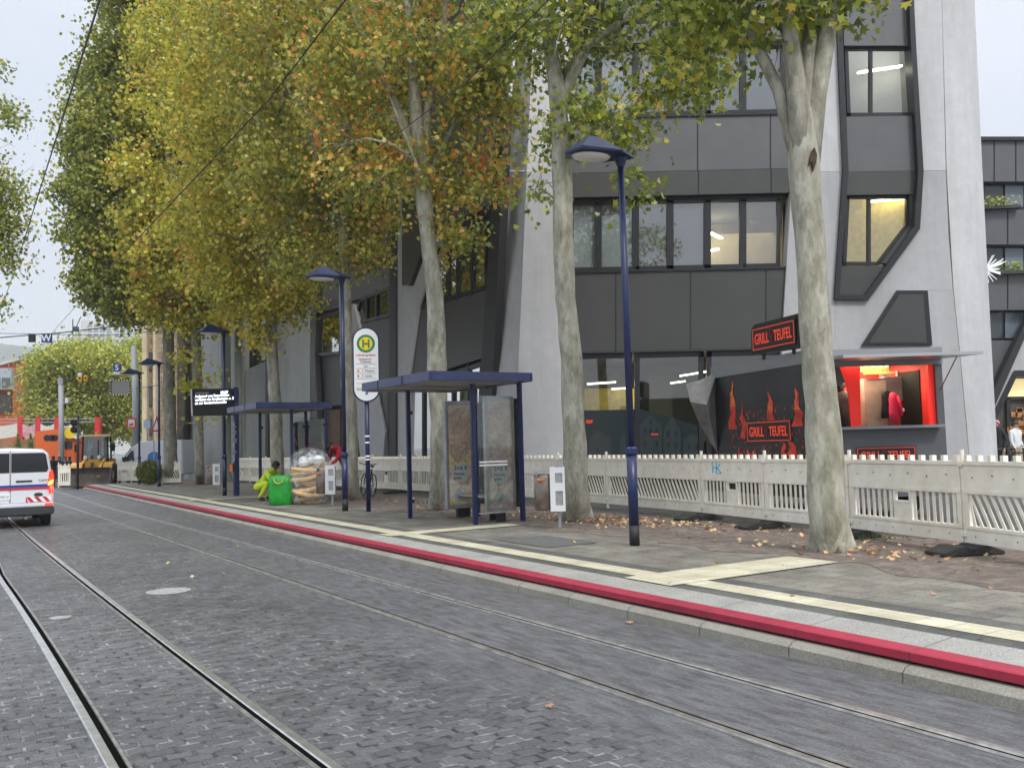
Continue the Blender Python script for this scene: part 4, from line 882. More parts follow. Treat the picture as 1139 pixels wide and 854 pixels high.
# ================================================================== DEPARTURE BOARD
p0 = G(263, 551, .24); db = empty('departure_board', p0, 'black electronic departure board with white lines of text on a thick blue post', 'departure board')
b = MB(); b.box(p0+UP*1.85, (.22, .16, 3.7), SA); b.build('post', M['blue'], db, bevel=.01)
xr, nr = Vector((1, .12, 0)).normalized(), Vector((.12, -1, 0)).normalized(); Yb = p0.y-.12
q = [AY(213.5, 432.5, Yb), AY(259, 432, Yb), AY(260, 461.5, Yb), AY(214.5, 462.5, Yb)]
b = MB(); b.slab(q, (0, .16, 0)); b.build('housing', M['black_pl'], db, bevel=.01)
b = MB(); b.slab([AY(211.8, 433, Yb+.02), AY(213.4, 432.5, Yb+.02), AY(214.4, 462.5, Yb+.02), AY(212.8, 462, Yb+.02)], (0, .12, 0)); b.build('side_plate', M['galv'], db)
M['led'] = mat('lit_display_letters', (.9, .9, .95), .5, emit=(.85, .9, 1), estr=1.3)
for s_, (x, y), sz, mm, bo in (('Aufgrund von Bauarbeiten', (217, 442.2), .118, 'led', .004), ('verkehrt die Straßenbahn n. 2', (217, 446.0), .118, 'led', .004), ('ab zur Sonderhaltestelle', (217, 449.8), .118, 'led', .004), ('Löbdergraben', (217, 438.2), .09, 'galv', 0), ('10:57', (245, 438), .13, 'led', .006)):
    text(s_, sz, basis(AY(x, y, Yb-.012), (1, 0, .022), UP), M[mm], db, 'display_text', bo, sx=.93)
b = MB(); rnd = random.Random(4)
for i in range(16):
    z = p0.z+1.2+i*.085; c = Vector((p0.x-.02, p0.y-.12, z)); b.bar(c+Vector((rnd.uniform(-.06, 0), -.0, -.05)), c+Vector((rnd.uniform(0, .08), 0, .05)), .014, .006, NF)
b.build('scribbles', M['txt_white'], db)
b = MB(); b.box(p0+Vector((-.14, -.05, .95)), (.10, .14, .24)); b.build('orange_button_box', mat('orange_plastic', (.7, .16, .02), .5), db)
# ================================================================== STOP SIGN POST
p0 = G(410, 568.5, .24); st = empty('tram_stop_sign', p0, 'tall rounded white tram stop sign with a green and yellow H on a blue post', 'stop sign')
b = MB(); b.lathe(p0, [(.055, 0), (.055, 3.0)], 14); b.build('post', M['blue'], st, True)
Ys = p0.y-.08; xs_ = Vector((.985, .17, 0)).normalized(); fn_ = Vector((.17, -.985, 0)).normalized()
cS = AY(407.3, 405.5, Ys); hw, hh_ = .285, .86
def stad(hw, hh, n=14):
    r = hw; out = [(math.cos(a)*r, hh-r+math.sin(a)*r) for a in [math.pi*k/n for k in range(n+1)]]
    return out+[(-x, -y) for x, y in out]
def sp(x, z, o=0.0): return cS+xs_*x+UP*z+fn_*o
b = MB(); b.slab([sp(x, z) for x, z in stad(hw+.035, hh_+.035)], -fn_*.10); b.build('sign_rim', M['blue'], st)
b = MB(); b.slab([sp(x, z, .012) for x, z in stad(hw, hh_)], -fn_*.008); fc = b.build('sign_face', M['white'], st)
def disc(r, z, o, m, nm):
    b = MB(); b.slab([sp(r*math.cos(2*math.pi*k/28), z+r*math.sin(2*math.pi*k/28), o) for k in range(28)], -fn_*.004); return b.build(nm, m, fc)
disc(.215, .50, .018, mat('sign_green', (.01, .22, .08), .4), 'green_ring'); disc(.155, .50, .022, mat('sign_yellow', (.85, .60, .02), .4), 'yellow_disc')
gmat = mat('sign_green_letter', (.01, .20, .07), .4)
text('H', .27, basis(sp(-.097, .405, .030), xs_, UP), gmat, fc, 'letter_h', .006)
for s_, x, z, sz, mm in (('Löbdergraben', -.24, .205, .082, 'txt_red'), ('Stadtzentrum', -.17, .115, .055, 'txt_black'), ('Teichgraben', -.15, .055, .055, 'txt_black'), ('Linie', -.06, -.055, .05, 'txt_black'), ('2  Winzerla', -.10, -.17, .06, 'txt_black'), ('5  Lobeda', -.10, -.29, .06, 'txt_black'), ('Nahverkehr', -.24, -.60, .05, 'txt_black')):
    text(s_, sz, basis(sp(x, z, .018), xs_, UP), M[mm], fc, 'sign_text')
b = MB()
for z in (.02, -.09, -.21, -.33, -.44, -.54): b.bar(sp(-.24, z, .018), sp(.24, z, .018), .004, .004, fn_)
b.build('rule_lines', M['txt_black'], fc)
b = MB(); b.box(sp(-.19, -.15, .018), (.04, .01, .04)); b.box(sp(-.19, -.27, .018), (.04, .01, .04)); b.build('red_line_marks', M['txt_red'], fc)
disc(.035, -.68, .020, mat('sign_blue_dot', (.02, .2, .4), .4), 'round_logo')
b = MB()
for z in (1.2, 1.28, 1.6, 1.75): b.lathe(p0+UP*z, [(.057, 0), (.057, .035)], 12)
b.build('stickers', M['txt_white'], st)
# ================================================================== BUS SHELTERS
def poster(kind):
    k = NT('faded_poster_'+kind); c = k.n('ShaderNodeTexCoord'); v = c.outputs['Object']
    sepx = k.n('ShaderNodeSeparateXYZ'); k.l(v, sepx.inputs[0])
    zz = k.math('ADD', k.math('MULTIPLY', sepx.outputs['Z'], .42), k.math('MULTIPLY', k.math('SUBTRACT', k.noise(v, 3.2, 6, .6), .5), .55))
    base = k.ramp(zz, [(.12, (.50, .34, .06) if kind == 'a' else (.42, .20, .26)), (.26, (.62, .58, .50)), (.36, (.34, .10, .04)), (.46, (.50, .40, .10) if kind == 'a' else (.25, .14, .16)), (.58, (.24, .14, .10)), (.72, (.50, .34, .25)), (.86, (.30, .20, .17)), (.95, (.45, .42, .36))])
    col = k.mix(.35, base, k.ramp(k.noise(v, 14, 7, .7), [(.4, (.22, .19, .17)), (.6, (.62, .58, .52))])); col = k.mix(1.0, col, (1.5, 1.45, 1.4), 'MULTIPLY'); k.l(col, k.b.inputs['Base Color']); k.b.inputs['Roughness'].default_value = .3; return k.m
PA, PB_ = poster('a'), poster('b')
M['roofunder'] = mat('shelter_ceiling', (.32, .31, .29), .7, var=.15, scale=2)
def shelter(PA=PA, PB_=PB_, posters=True):
    """local frame: x = away along the street, y = towards the buildings, origin at the near kerb-side roof corner"""
    t = empty('bus_shelter', (0, 0, 0), 'x', 'bus shelter', 'blue bus shelters on the platform')
    Lr, Wr, z0 = 3.15, 2.2, 2.66
    def bx(name, c, d, m, bev=.006, par=t):
        b = MB(); b.box(c, d); return b.build(name, M[m] if isinstance(m, str) else m, par, bevel=bev, local=True)
    b = MB()
    b.slab([(0, 0, z0), (Lr, 0, z0), (Lr, .05, z0), (0, .05, z0)], (0, 0, .17)); b.slab([(0, Wr-.05, z0), (Lr, Wr-.05, z0), (Lr, Wr, z0), (0, Wr, z0)], (0, 0, .17))
    b.slab([(0, .05, z0), (.05, .05, z0), (.05, Wr-.05, z0), (0, Wr-.05, z0)], (0, 0, .17)); b.slab([(Lr-.05, .05, z0), (Lr, .05, z0), (Lr, Wr-.05, z0), (Lr-.05, Wr-.05, z0)], (0, 0, .17))
    rf = b.build('roof', M['blueroof'], t, local=True, bevel=.01)
    bx('roof_deck', (Lr/2, Wr/2, z0+.13), (Lr-.1, Wr-.1, .07), 'galv', 0, rf)
    bx('ceiling_sheet', (Lr/2, Wr/2, z0+.04), (Lr-.104, Wr-.104, .02), 'roofunder', 0, rf)
    for x in (1.15, 2.3): bx('roof_joint', (x, -.003, z0+.085), (.02, .012, .172), 'blackband', 0, rf)
    for x in (.45, 1.75, 3.0): bx('roof_rib', (x, Wr/2, z0+.01), (.06, Wr-.11, .06), 'roofunder', 0, rf)
    for (x, y) in ((.5, 1.15), (.42, 2.15), (2.12, 2.12), (2.90, .93)):
        p = bx('post', (x, y, z0/2), (.085, .085, z0), 'blue', .012)
        for z in (.35, 2.2): bx('clamp', (x+(.0 if x < 1 else .0), y+(.065 if y < 1.5 else -.065), z), (.05, .06, .07), 'blackband', 0, p)
    # side pane at the near end and back panes
    gp = bx('side_pane', (.47, 1.63, 1.32), (.012, .82, 2.2), 'glass_clear', 0)
    for z in (1.10, 1.16): bx('warning_stripe', (.455, 1.55, z), (.004, .62, .03), 'white', 0, gp)
    bx('pane_rail', (.47, 1.63, .2), (.03, .84, .03), 'galv', 0, gp)
    bx('back_pane', (1.30, 2.14, 1.32), (1.6, .012, 2.1), 'glass_clear', 0); bx('back_pane', (2.85, 2.14, 1.32), (1.05, .012, 2.1), 'glass_clear', 0)
    if posters:
        # two showcases with faded advertising posters, edge-on frames of grey metal
        for (x, y0, y1, pm, lab) in ((.66, 1.48, 2.12, PB_, 'near showcase with a faded rose poster'), (2.20, 1.42, 2.08, PA, 'far showcase with a faded yellow-brown poster')):
            v = bx('showcase', (x, (y0+y1)/2, 1.30), (.12, y1-y0, 2.22), 'galv', .01); v['label'] = lab
            bx('poster', (x-.062, (y0+y1)/2, 1.30), (.006, y1-y0-.12, 2.04), pm, 0, v)
            b = MB()
            yc = (y0+y1)/2
            blob = [(yc+.22*math.cos(a)*(1+.15*math.sin(3*a)), .92+.20*math.sin(a)*(1+.1*math.cos(5*a))) for a in [2*math.pi*k/22 for k in range(22)]]
            b.slab([(x-.066, p[0], p[1]) for p in blob], (-.002, 0, 0)); b.slab([(x-.066, yc+.05+.14*math.cos(a), .42+.09*math.sin(a)) for a in [2*math.pi*k/16 for k in range(16)]], (-.002, 0, 0))
            b.slab([(x-.066, yc-.2, .45), (x-.066, yc-.08, .62), (x-.066, yc+.06, .5), (x-.066, yc-.1, .3)], (-.002, 0, 0))
            b.build('poster_blob', mat('poster_white', (.50, .52, .50), .4), v, local=True)
            for s_, z, sz in (('3+6 €', .98, .13), ('Monate', .88, .08), ('gratis', .80, .08)):
                text(s_, sz, Matrix(((0, 0, -1, x-.070), (1, 0, 0, yc-.17), (0, 1, 0, z), (0, 0, 0, 1))), M['txt_black'], v, 'poster_text')
            bx('showcase_foot', (x, yc, .10), (.10, .16, .2), 'blackband', 0, v)
    # bench
    s = bx('bench_seat', (1.6, 1.82, .47), (1.5, .36, .035), 'galv', .008); 
    for x in (1.0, 2.2): bx('bench_support', (x, 1.86, .235), (.05, .22, .45), 'blackband', 0, s)
    return t
rzs = SA
sh = shelter(); sh.scale = (1, -1, 1)
# mirror handled by baking: x along TD, y along +ND
def bake_flip(root):
    for o in [root]+list(root.children_recursive):
        if o.type == 'MESH':
            for v_ in o.data.vertices: v_.co.y = -v_.co.y
            o.data.flip_normals()
    root.scale = (1, 1, 1)
bake_flip(sh)
sh2 = shelter(posters=False); sh2.scale = (1, -1, 1); bake_flip(sh2)
sh.location = S(14.35, 7.12, .24); sh.rotation_euler.z = SA+.0; sh['label'] = 'nearer blue bus shelter with faded poster showcases, beside the litter bin'
sh2.location = S(24.7, 6.95, .24); sh2.rotation_euler.z = SA; sh2['label'] = 'farther blue bus shelter behind the bag of foam and green sack'
# ================================================================== LITTER BINS
def bin_():
    t = empty('litter_bin', (0, 0, 0), 'x', 'litter bin', 'steel litter bins on posts')
    b = MB(); b.box((.14, 0, .55), (.05, .05, 1.1)); b.build('post', M['galv'], t, bevel=.006, local=True)
    b = MB(); b.lathe((-.12, .02, .32), [(.15, 0), (.165, .02), (.165, .6), (.15, .62), (.14, .62)], 20, sx=1.05, sy=.9); b.build('body', mat('brushed_brown_steel', (.22, .18, .15), .35, .7, var=.4, scale=5), t, True, local=True)
    b = MB(); b.box((-.12, .02, 1.0), (.36, .32, .03)); b.box((-.24, .02, .96), (.02, .28, .08)); b.build('lid', M['galv'], t, bevel=.006, local=True)
    b = MB()
    x0, x1, z0, z1 = -.02, .24, .30, 1.06
    for q in (((x0+x1)/2, z1-.05, x1-x0, .10), ((x0+x1)/2, .72, x1-x0, .14), ((x0+x1)/2, z0+.05, x1-x0, .10), (x0+.045, .7, .09, z1-z0-.02), (x1-.02, .7, .04, z1-z0-.02)):
        b.box((q[0], -.14, q[1]), (q[2], .03+.0001*len(b.v), q[3]))
    b.build('sheet_metal_side', M['white'], t, local=True)
    b = MB(); b.box((.12, -.02, .7), (.20, .20, .66)); b.build('inner_case', M['galv'], t, local=True)
    b = MB(); b.lathe((-.2, -.13, .82), [(.04, 0), (.05, .03), (.03, .05)], 8, sx=1.3); b.build('crumpled_litter', mat('orange_litter', (.6, .18, .08), .7), t, local=True)
    return t
bn = bin_()
for i, (x, y, lab) in enumerate(((623, 587, 'steel litter bin with a white side plate beside the near bus shelter'), (370, 562, 'litter bin in front of the clear bag of foam rolls'), (243, 548, 'farthest litter bin, left of the departure board'))):
    o = bn if i == 0 else copy_tree(bn); o.location = G(x, y, .24)-Vector((.14, 0, 0)); o['label'] = lab
# ================================================================== BARRIER FENCE
def panel_obj(a, c, kind, label, ztop=1.36, zb=.36):
    a, c = Vector(a), Vector(c); L_ = (c-a).length; rz = math.atan2((c-a).y, (c-a).x); h = ztop-zb
    t = empty('plastic_barrier', (a.x, a.y, zb), label, 'barrier', 'white plastic construction barriers', rz)
    b = MB(); D_ = .045
    def bx(x0, x1, z0, z1, d=D_): b.box(((x0+x1)/2, 0, (z0+z1)/2), (x1-x0, d, z1-z0))
    e = .03; W_ = L_-.03
    bx(e, W_, .0, .17*h, .05); bx(e, W_, .17*h, .21*h, .075)                    # lower board and its rib
    bx(e, W_, .60*h, .645*h, .078); bx(e, W_, .645*h, .95*h, .05); bx(e, W_, .95*h, h, .08)   # upper board
    bx(e, e+.07, .21*h, .60*h, .06); bx(W_-.07, W_, .21*h, .60*h, .06)
    s0, s1 = e+.07, W_-.07
    if kind == 'diag':
        n = int((s1-s0)/.125); z0, z1 = .21*h, .60*h; sl = .20
        for i in range(n+2):
            x = s0-.15+(i)*.125; q = [(x, z1), (x+.055, z1), (x+.055+sl, z0), (x+sl, z0)]
            q = [(min(max(p, s0), s1), z) for p, z in q]
            if max(p[0] for p in q)-min(p[0] for p in q) < .03: continue
            b.slab([(p, -.018, z) for p, z in q], (0, .014, 0))
    else:
        n = int((s1-s0)/.115); w0 = (s0+s1)/2
        for i in range(n+1):
            x = s0+(i+.5)*(s1-s0)/(n+1)
            if kind == 'window' and abs(x-w0) < .2: continue
            b.box((x, -.01, .405*h), (.05, .014, .39*h))
        if kind == 'window':
            bx(w0-.17, w0+.17, .21*h, .43*h, .045); bx(w0-.17, w0-.13, .43*h, .60*h, .05); bx(w0+.13, w0+.17, .43*h, .60*h, .05); bx(w0-.13, w0+.13, .43*h, .46*h, .06); bx(w0-.13, w0+.13, .575*h, .60*h, .06)
    n = max(3, round(L_/.2))
    for i in range(n):
        x = (i+.5)*L_/n; b.box((x, 0, h+.035), (.055, .07, .07))
    b.cur = 1
    for i in range(max(3, round(L_/.34))):
        x = .2+i*.34
        if x < L_-.1: b.lathe((x, -.030, .80*h+(.03 if i % 2 else 0)), [(.014, -.004), (.014, .002)], 8, axis='Y'); b.lathe((x, -.030, .09*h), [(.012, -.004), (.012, .002)], 8, axis='Y')
    pb = b.build('panel', [M['barrier'], M['blackband']], t, bevel=.005, local=True)
    b = MB(); b.lathe((0, 0, -.10), [(.028, 0), (.028, h+.24)], 10); b.box((0, 0, h-.04), (.085, .095, .05)); b.box((0, 0, .1), (.085, .095, .05)); b.build('end_post', M['barrier'], t, local=True)
    return t
def foot(p, rz, label):
    t = MB(); w1, w2, h = .82, .40, .11
    prof = [(-w1/2, .0), (-w1/2, .035), (-w1*.24, h), (-.09, h), (-.07, h-.025), (.07, h-.025), (.09, h), (w1*.24, h), (w1/2, .035), (w1/2, 0)]
    t.slab([(x, -w2/2, z) for x, z in prof], (0, w2, 0))
    o = t.build('ballast_block', M['rubber'], None, bevel=.012); o.location = p; o.rotation_euler.z = rz
    tag(o, label, 'barrier foot', 'black rubber barrier feet'); return o
fpx = [(1250, 630), (1076, 607.6), (949, 589.6), (854, 584.6), (783, 576.7)]
fY = [9.0, 11.2, 13.25, 15.0, 16.8]
fp = [Vector((AY(x, y, Y).x, Y, .25)) for (x, y), Y in zip(fpx, fY)]
for u, v in ((15.9, 12.2), (18.1, 12.42), (20.3, 12.5), (22.5, 12.4), (24.7, 12.3), (26.9, 12.25), (29.1, 12.2), (31.3, 12.1), (33.5, 12.0), (35.7, 11.9), (37.9, 11.8), (40.1, 11.7), (42.3, 11.6), (44.5, 11.5)): q = S(u, v, .25); fp.append(q)
kinds = ['diag', 'window', 'slats', 'window', 'diag', 'diag', 'window', 'diag', 'window', 'slats', 'window', 'diag', 'window', 'slats', 'window', 'diag', 'slats', 'window']
labs = ['barrier panel with slanted slots at the right edge of the photo', 'dirty barrier panel with a small dark window in front of the food counter', 'short slatted barrier panel half hidden by the nearest tree trunk', 'barrier panel with a blue scribble below the flame-painted trailer side',
        'slanted-slot barrier panel just right of the near street lamp', 'slanted-slot barrier panel between the second tree and the near street lamp', 'barrier panel with a dark window behind the near litter bin', 'slanted-slot barrier panel seen through the near shelter pane', 'windowed barrier panel seen between the showcases of the near shelter',
        'slatted barrier panel behind the thin bent tree', 'windowed barrier panel left of the thin bent tree', 'slanted-slot barrier panel just right of the stop sign post', 'windowed barrier panel behind the leaning bicycle', 'slatted barrier panel behind the bent person in red', 'windowed barrier panel right behind the farther shelter', 'slanted-slot barrier panel seen through the farther shelter', 'slatted barrier panel right of the departure board post', 'farthest windowed barrier panel, by the ribbed columns']
for i in range(len(fp)-1):
    lf_ = fp[i+1]; rt = fp[i]
    panel_obj(Vector((lf_.x, lf_.y, 0)), Vector((rt.x, rt.y, 0)), kinds[i], labs[i])
    if i in (1, 2, 3, 4, 6, 8, 10, 12, 14): 
        d = (lf_-rt).normalized(); ang = math.atan2(d.y, d.x)+R(90)
        where = {1: 'the windowed panel at the right', 2: 'the nearest tree trunk, on its right side', 3: 'the nearest tree trunk, on its left side', 4: 'the blue-scribbled panel', 6: 'the second tree trunk', 8: 'the near litter bin', 10: 'the thin bent tree', 12: 'the stop sign post', 14: 'the second lamp post'}[i]
        foot(Vector((rt.x, rt.y, .25))+Vector((-.15, -.22, 0)), R(8+i*3) if i < 5 else R(20), 'black rubber barrier foot beside '+where)
b = MB(); 
for (x0, y0), (x1, y1) in (((792, 514), (793, 526)), ((793, 520), (797, 520)), ((797, 514), (797, 527)), ((801, 515), (798, 521)), ((798, 521), (802, 526)), ((802, 526), (798, 527))): b.bar(AY(x0, y0, 15.95), AY(x1, y1, 15.95), .02, .004, NF)
sc_ = b.build('blue_scribble', mat('blue_marker', (.03, .25, .4), .6), None)
sc_.parent = [o for o in C.objects if o.get('label', '').startswith('barrier panel with a blue')][0]; sc_.matrix_parent_inverse = (Matrix.Translation(sc_.parent.location) @ sc_.parent.rotation_euler.to_matrix().to_4x4()).inverted()
# ================================================================== FOOD TRAILER
FT = AY(905, 480, 15.8); TX0, TY0 = FT.x, 15.8; TX1 = AY(1052, 480, 15.8).x
TL = AY(795, 480, 19.2); zt = 3.10; zb = .62
tr = empty('food_trailer', ((TX0+TX1)/2, TY0+.9, .25), 'grey and black food trailer with its serving hatch open and a red-lit kitchen inside', 'food trailer')
M['trailer'] = mat('trailer_grey', (.10, .105, .115), .35, var=.05, scale=2); M['trailer_lt'] = mat('trailer_trim', (.26, .27, .28), .4, metal=.4)
M['redin'] = mat('red_interior', (.75, .02, .015), .5, emit=(.9, .03, .02), estr=.25)
def tbox(name, x0, x1, y0, y1, z0, z1, m, par=tr, bev=0.0):
    b = MB(); b.box(((x0+x1)/2, (y0+y1)/2, (z0+z1)/2), (x1-x0, y1-y0, z1-z0)); return b.build(name, M[m] if isinstance(m, str) else m, par, bevel=bev)
zo0, zo1 = 1.86, 2.92; xo1 = AY(1042, 440, 15.8).x; xo0 = TX0+.25; TD_ = 2.1
body = tbox('counter_wall', TX0, TX1, TY0, TY0+.06, zb, zo0, 'trailer')
tbox('end_post', xo1, TX1, TY0, TY0+.06, zo0, zo1, 'trailer'); tbox('corner_post', TX0, xo0, TY0, TY0+.06, zo0, zo1, 'trailer')
tbox('fascia', TX0-.03, TX1-.0, TY0-.04, TY0+.1, zo1, zt+.12, 'trailer_lt'); tbox('counter_shelf', xo0-.1, xo1+.02, TY0-.22, TY0+.08, zo0-.05, zo0, 'trailer_lt')
# side facing the street, running away to the left
A_ = Vector((TX0, TY0, 0)); B_ = Vector((TL.x, TL.y, 0)); sdv = (B_-A_).normalized(); sn = Vector((-sdv.y, sdv.x, 0)); sn = sn if sn.x < 0 else -sn; SL = (B_-A_).length
def sd_(s, z, o=0.0): return A_+sdv*s+UP*z+sn*o
b = MB(); b.slab([sd_(0, zb), sd_(SL, zb), sd_(SL, zt-.06), sd_(0, zt-.06)], -sn*.06); side = b.build('graphic_side', mat('black_graphic_wrap', (.018, .017, .018), .25, var=.5, scale=1.2), tr)
b = MB(); b.slab([sd_(-.03, zt-.1, .04), sd_(SL, zt-.1, .04), sd_(SL, zt+.14, .04), sd_(-.03, zt+.14, .04)], -sn*.10); b.build('side_fascia', M['trailer_lt'], tr)
b = MB(); b.slab([sd_(0, zt, -.05), sd_(SL, zt, -.05), B_+Vector((TX1-TX0, .3, zt)), Vector((TX1, TY0+.1, zt))], (0, 0, .05)); b.build('roof', M['trailer_lt'], tr)
b = MB(); b.slab([sd_(SL, zb, -.07), B_+Vector((TX1-TX0, .3, zb)), B_+Vector((TX1-TX0, .3, zt)), sd_(SL, zt, -.07)], (0, .05, 0)); b.build('back_wall', M['trailer'], tr)
b = MB(); b.slab([Vector((TX1-.03, TY0+.07, zb)), B_+Vector((TX1-TX0-.03, .25, zb)), B_+Vector((TX1-TX0-.03, .25, zt)), Vector((TX1-.03, TY0+.07, zt))], (.03, 0, 0)); b.build('right_wall', M['trailer'], tr)
b = MB(); b.slab([sd_(.1, 1.0, -.1), sd_(SL, 1.0, -.1), B_+Vector((TX1-TX0-.1, .2, 1.0)), Vector((TX1-.1, TY0+.1, 1.0))], (0, 0, .05)); b.build('floor', M['trailer'], tr)
# flames and the sign on the side
rnd = random.Random(13)
def flame(s, z, w_, h, seed):
    w_ *= 1.5
    r_ = random.Random(seed); pts = []; n = 6
    lft = [(s-w_*.5*(1-i/n)+r_.uniform(-.04, .04)+.12*w_*math.sin(i*1.7+seed), z+h*i/n) for i in range(n+1)]; rgt = [(s+w_*.5*(1-i/n)+r_.uniform(-.03, .03)+.12*w_*math.sin(i*1.7+seed), z+h*i/n) for i in range(n, -1, -1)]
    return lft+rgt[1:]
fm = {'r': mat('flame_red', (.62, .04, .015), .4, var=.5, scale=5), 'o': mat('flame_orange', (.80, .16, .04), .4, var=.4, scale=6)}
for key, fl_ in (('r', [(2.75, 1.9, .22, .95, 1), (2.35, 1.7, .16, .75, 2), (1.35, 1.9, .2, .7, 4), (1.6, 1.25, .16, .32, 5), (2.2, 1.2, .2, .32, 6), (.7, 1.3, .25, .5, 7), (.45, 1.9, .22, .7, 8), (.95, 1.25, .2, .4, 9), (2.55, 1.25, .2, .3, 19), (1.95, 1.2, .15, .35, 21)]), ('o', [(2.72, 2.35, .12, .55, 3), (1.33, 2.2, .1, .4, 10), (.47, 2.2, .1, .45, 11), (2.0, 1.25, .1, .22, 12)])):
    b = MB()
    for q in fl_: b = MB(); b.slab([sd_(s, z, .004 if key == 'r' else .008) for s, z in flame(*q)], sn*.003); b.build('flame', fm[key], side)
b = MB()
for _ in range(90): s, z = rnd.uniform(.3, 2.9), rnd.uniform(1.25, 2.3); w_ = rnd.uniform(.02, .06); b.slab([sd_(s, z, .004), sd_(s+w_, z+rnd.uniform(-.02, .02), .004), sd_(s+w_*.6, z+w_*1.2, .004)], sn*.002)
b.build('embers', fm['r'], side)
M['signred'] = mat('sign_red_letters', (.75, .07, .03), .5, emit=(.8, .06, .03), estr=.25); M['signblack'] = mat('sign_black', (.012, .010, .010), .4)
def logo(org, xd, w_, h, nrm, par, off=.014):
    "red-bordered black board lettered GRILL TEUFEL with a small trident between the words"
    xd = xd.normalized(); bd = MB(); P_ = lambda a, z, o=0.0: org+xd*a+UP*z+nrm*(off+o)
    bd.slab([P_(0, 0), P_(w_, 0), P_(w_, h), P_(0, h)], -nrm*.008); s_ = bd.build('name_board', M['signblack'], par)
    f = MB(); t_ = h*.035; m_ = h*.08
    for a, c in (((m_, m_), (w_-m_, m_)), ((w_-m_, m_), (w_-m_, h-m_)), ((w_-m_, h-m_), (m_, h-m_)), ((m_, h-m_), (m_, m_))): f.bar(P_(*a, .003), P_(*c, .003), t_, .004, nrm)
    f.build('red_border', M['signred'], s_)
    sz = h*.62
    text('GRILL', sz, basis(P_(w_*.07, h*.29, .006), xd, UP), M['signred'], s_, 'name_lettering', sz*.015, fit=w_*.34); text('TEUFEL', sz, basis(P_(w_*.53, h*.29, .006), xd, UP), M['signred'], s_, 'name_lettering', sz*.015, fit=w_*.40)
    g = MB()
    for k_ in (-1, 0, 1): g.bar(P_(w_*.475+k_*h*.09, h*.5, .006), P_(w_*.475+k_*h*.11, h*.85, .006), h*.03, .004, nrm)
    g.bar(P_(w_*.475-h*.1, h*.5, .006), P_(w_*.475+h*.1, h*.5, .006), h*.03, .004, nrm); g.bar(P_(w_*.475, h*.18, .006), P_(w_*.475, h*.5, .006), h*.03, .004, nrm)
    g.build('trident', mat('dim_red', (.25, .02, .02), .5), s_)
    return s_
# side logo: text must read left to right from the street, so it starts at the far end
logo(sd_(2.22, 1.62, 0), -sdv, 1.55, .42, sn, side)
logo(Vector((AY(952, 505, TY0).x, TY0, 1.20)), Vector((1, 0, 0)), 1.05, .30, Vector((0, -1, 0)), body)
# roof board
b = MB(); b.slab([sd_(1.72, zt+.22, .14), sd_(1.72, zt+.72, .12), sd_(1.62, zt+.80, .12), sd_(.1, zt+.80, .12), sd_(.1, zt+.18, .14)], -sn*.16); rb = b.build('roof_sign', M['signblack'], tr, bevel=.02)
logo(sd_(1.62, zt+.26, .13), -sdv, 1.45, .46, sn, rb, off=.03)
b = MB()
for s in (.4, 1.4): b.bar(sd_(s, zt+.1, .05), sd_(s, zt+.3, .05), .05, .05, sn)
b.build('sign_bracket', M['black'], rb)
# hatch raised over the counter, with gas struts
hz = zo1+.03; b = MB(); b.slab([(TX0+.05, TY0-.02, hz+.06), (TX1-.02, TY0-.02, hz+.06), (TX1-.02, TY0-1.45, hz), (TX0+.05, TY0-1.45, hz)], (0, 0, .05)); hf = b.build('raised_hatch', mat('hatch_silver', (.45, .46, .48), .3, .6), tr)
b = MB(); b.tube([(xo1+.06, TY0-.02, zo1-.45), (TX1-.1, TY0-.75, hz+.03)], .010, 6); b.build('gas_strut', mat('dull_red_strut', (.2, .03, .03), .5), hf)
# interior
tbox('red_door_frame', xo1-.09, xo1+.0, TY0+.08, TY0+.16, 1.2, zo1, 'redin'); tbox('red_header', xo0+.9, xo1-.1, TY0+1.6, TY0+1.66, 2.55, zo1+.1, 'redin')
RW0 = Vector((TX1-.03, TY0+.07, 0)); RWd = (B_+Vector((TX1-TX0-.03, .25, 0)))-RW0
def rw(name, t0, t1, z0, z1, m, off, par):
    b = MB(); b.slab([RW0+RWd*t0+UP*z0+Vector((-off, 0, 0)), RW0+RWd*t1+UP*z0+Vector((-off, 0, 0)), RW0+RWd*t1+UP*z1+Vector((-off, 0, 0)), RW0+RWd*t0+UP*z1+Vector((-off, 0, 0))], (.012, 0, 0)); return b.build(name, m, par)
rp_ = rw('red_side_lining', .03, .33, 1.1, 3.05, mat('red_lining', (.60, .025, .018), .5), .02, tr)
rd_ = rw('dark_side_door', .12, .27, 1.1, 2.86, mat('dark_side_glass', (.012, .014, .012), .4, spec=.2), .04, rp_); rw('door_trim', .27, .285, 1.1, 2.9, M['trailer_lt'], .05, rd_)
b = MB(); b.lathe(RW0+RWd*.235+UP*2.15+Vector((-.07, 0, 0)), [(.01, -.01), (.04, -.01), (.04, .01), (.01, .01)], 12, axis='X'); b.build('door_knob', M['white'], rd_)
tbox('inner_wall', xo0+.2, xo1-.1, TY0+2.0, TY0+2.05, 1.05, zt, mat('red_kitchen_wall', (.55, .03, .02), .5)); 
tbox('wall_cabinet', AY(981, 440, 16.9).x, AY(1004, 440, 16.9).x, 16.75, 17.2, 2.32, 2.78, 'trailer_lt', bev=.01); tbox('steel_cupboard', AY(955, 440, 16.9).x, AY(979, 440, 16.9).x, 16.6, 17.0, 1.1, 2.75, mat('beige_cupboard', (.30, .25, .20), .5, var=.3, scale=2), bev=.01)
b = MB(); b.slab([AY(930, 398, 16.3), AY(956, 398, 16.3), AY(958, 475, 16.3), AY(947, 475, 16.3), AY(944, 440, 16.3), AY(940, 425, 16.3)], (0, .03, 0)); b.build('red_curtain', M['redin'], tr)
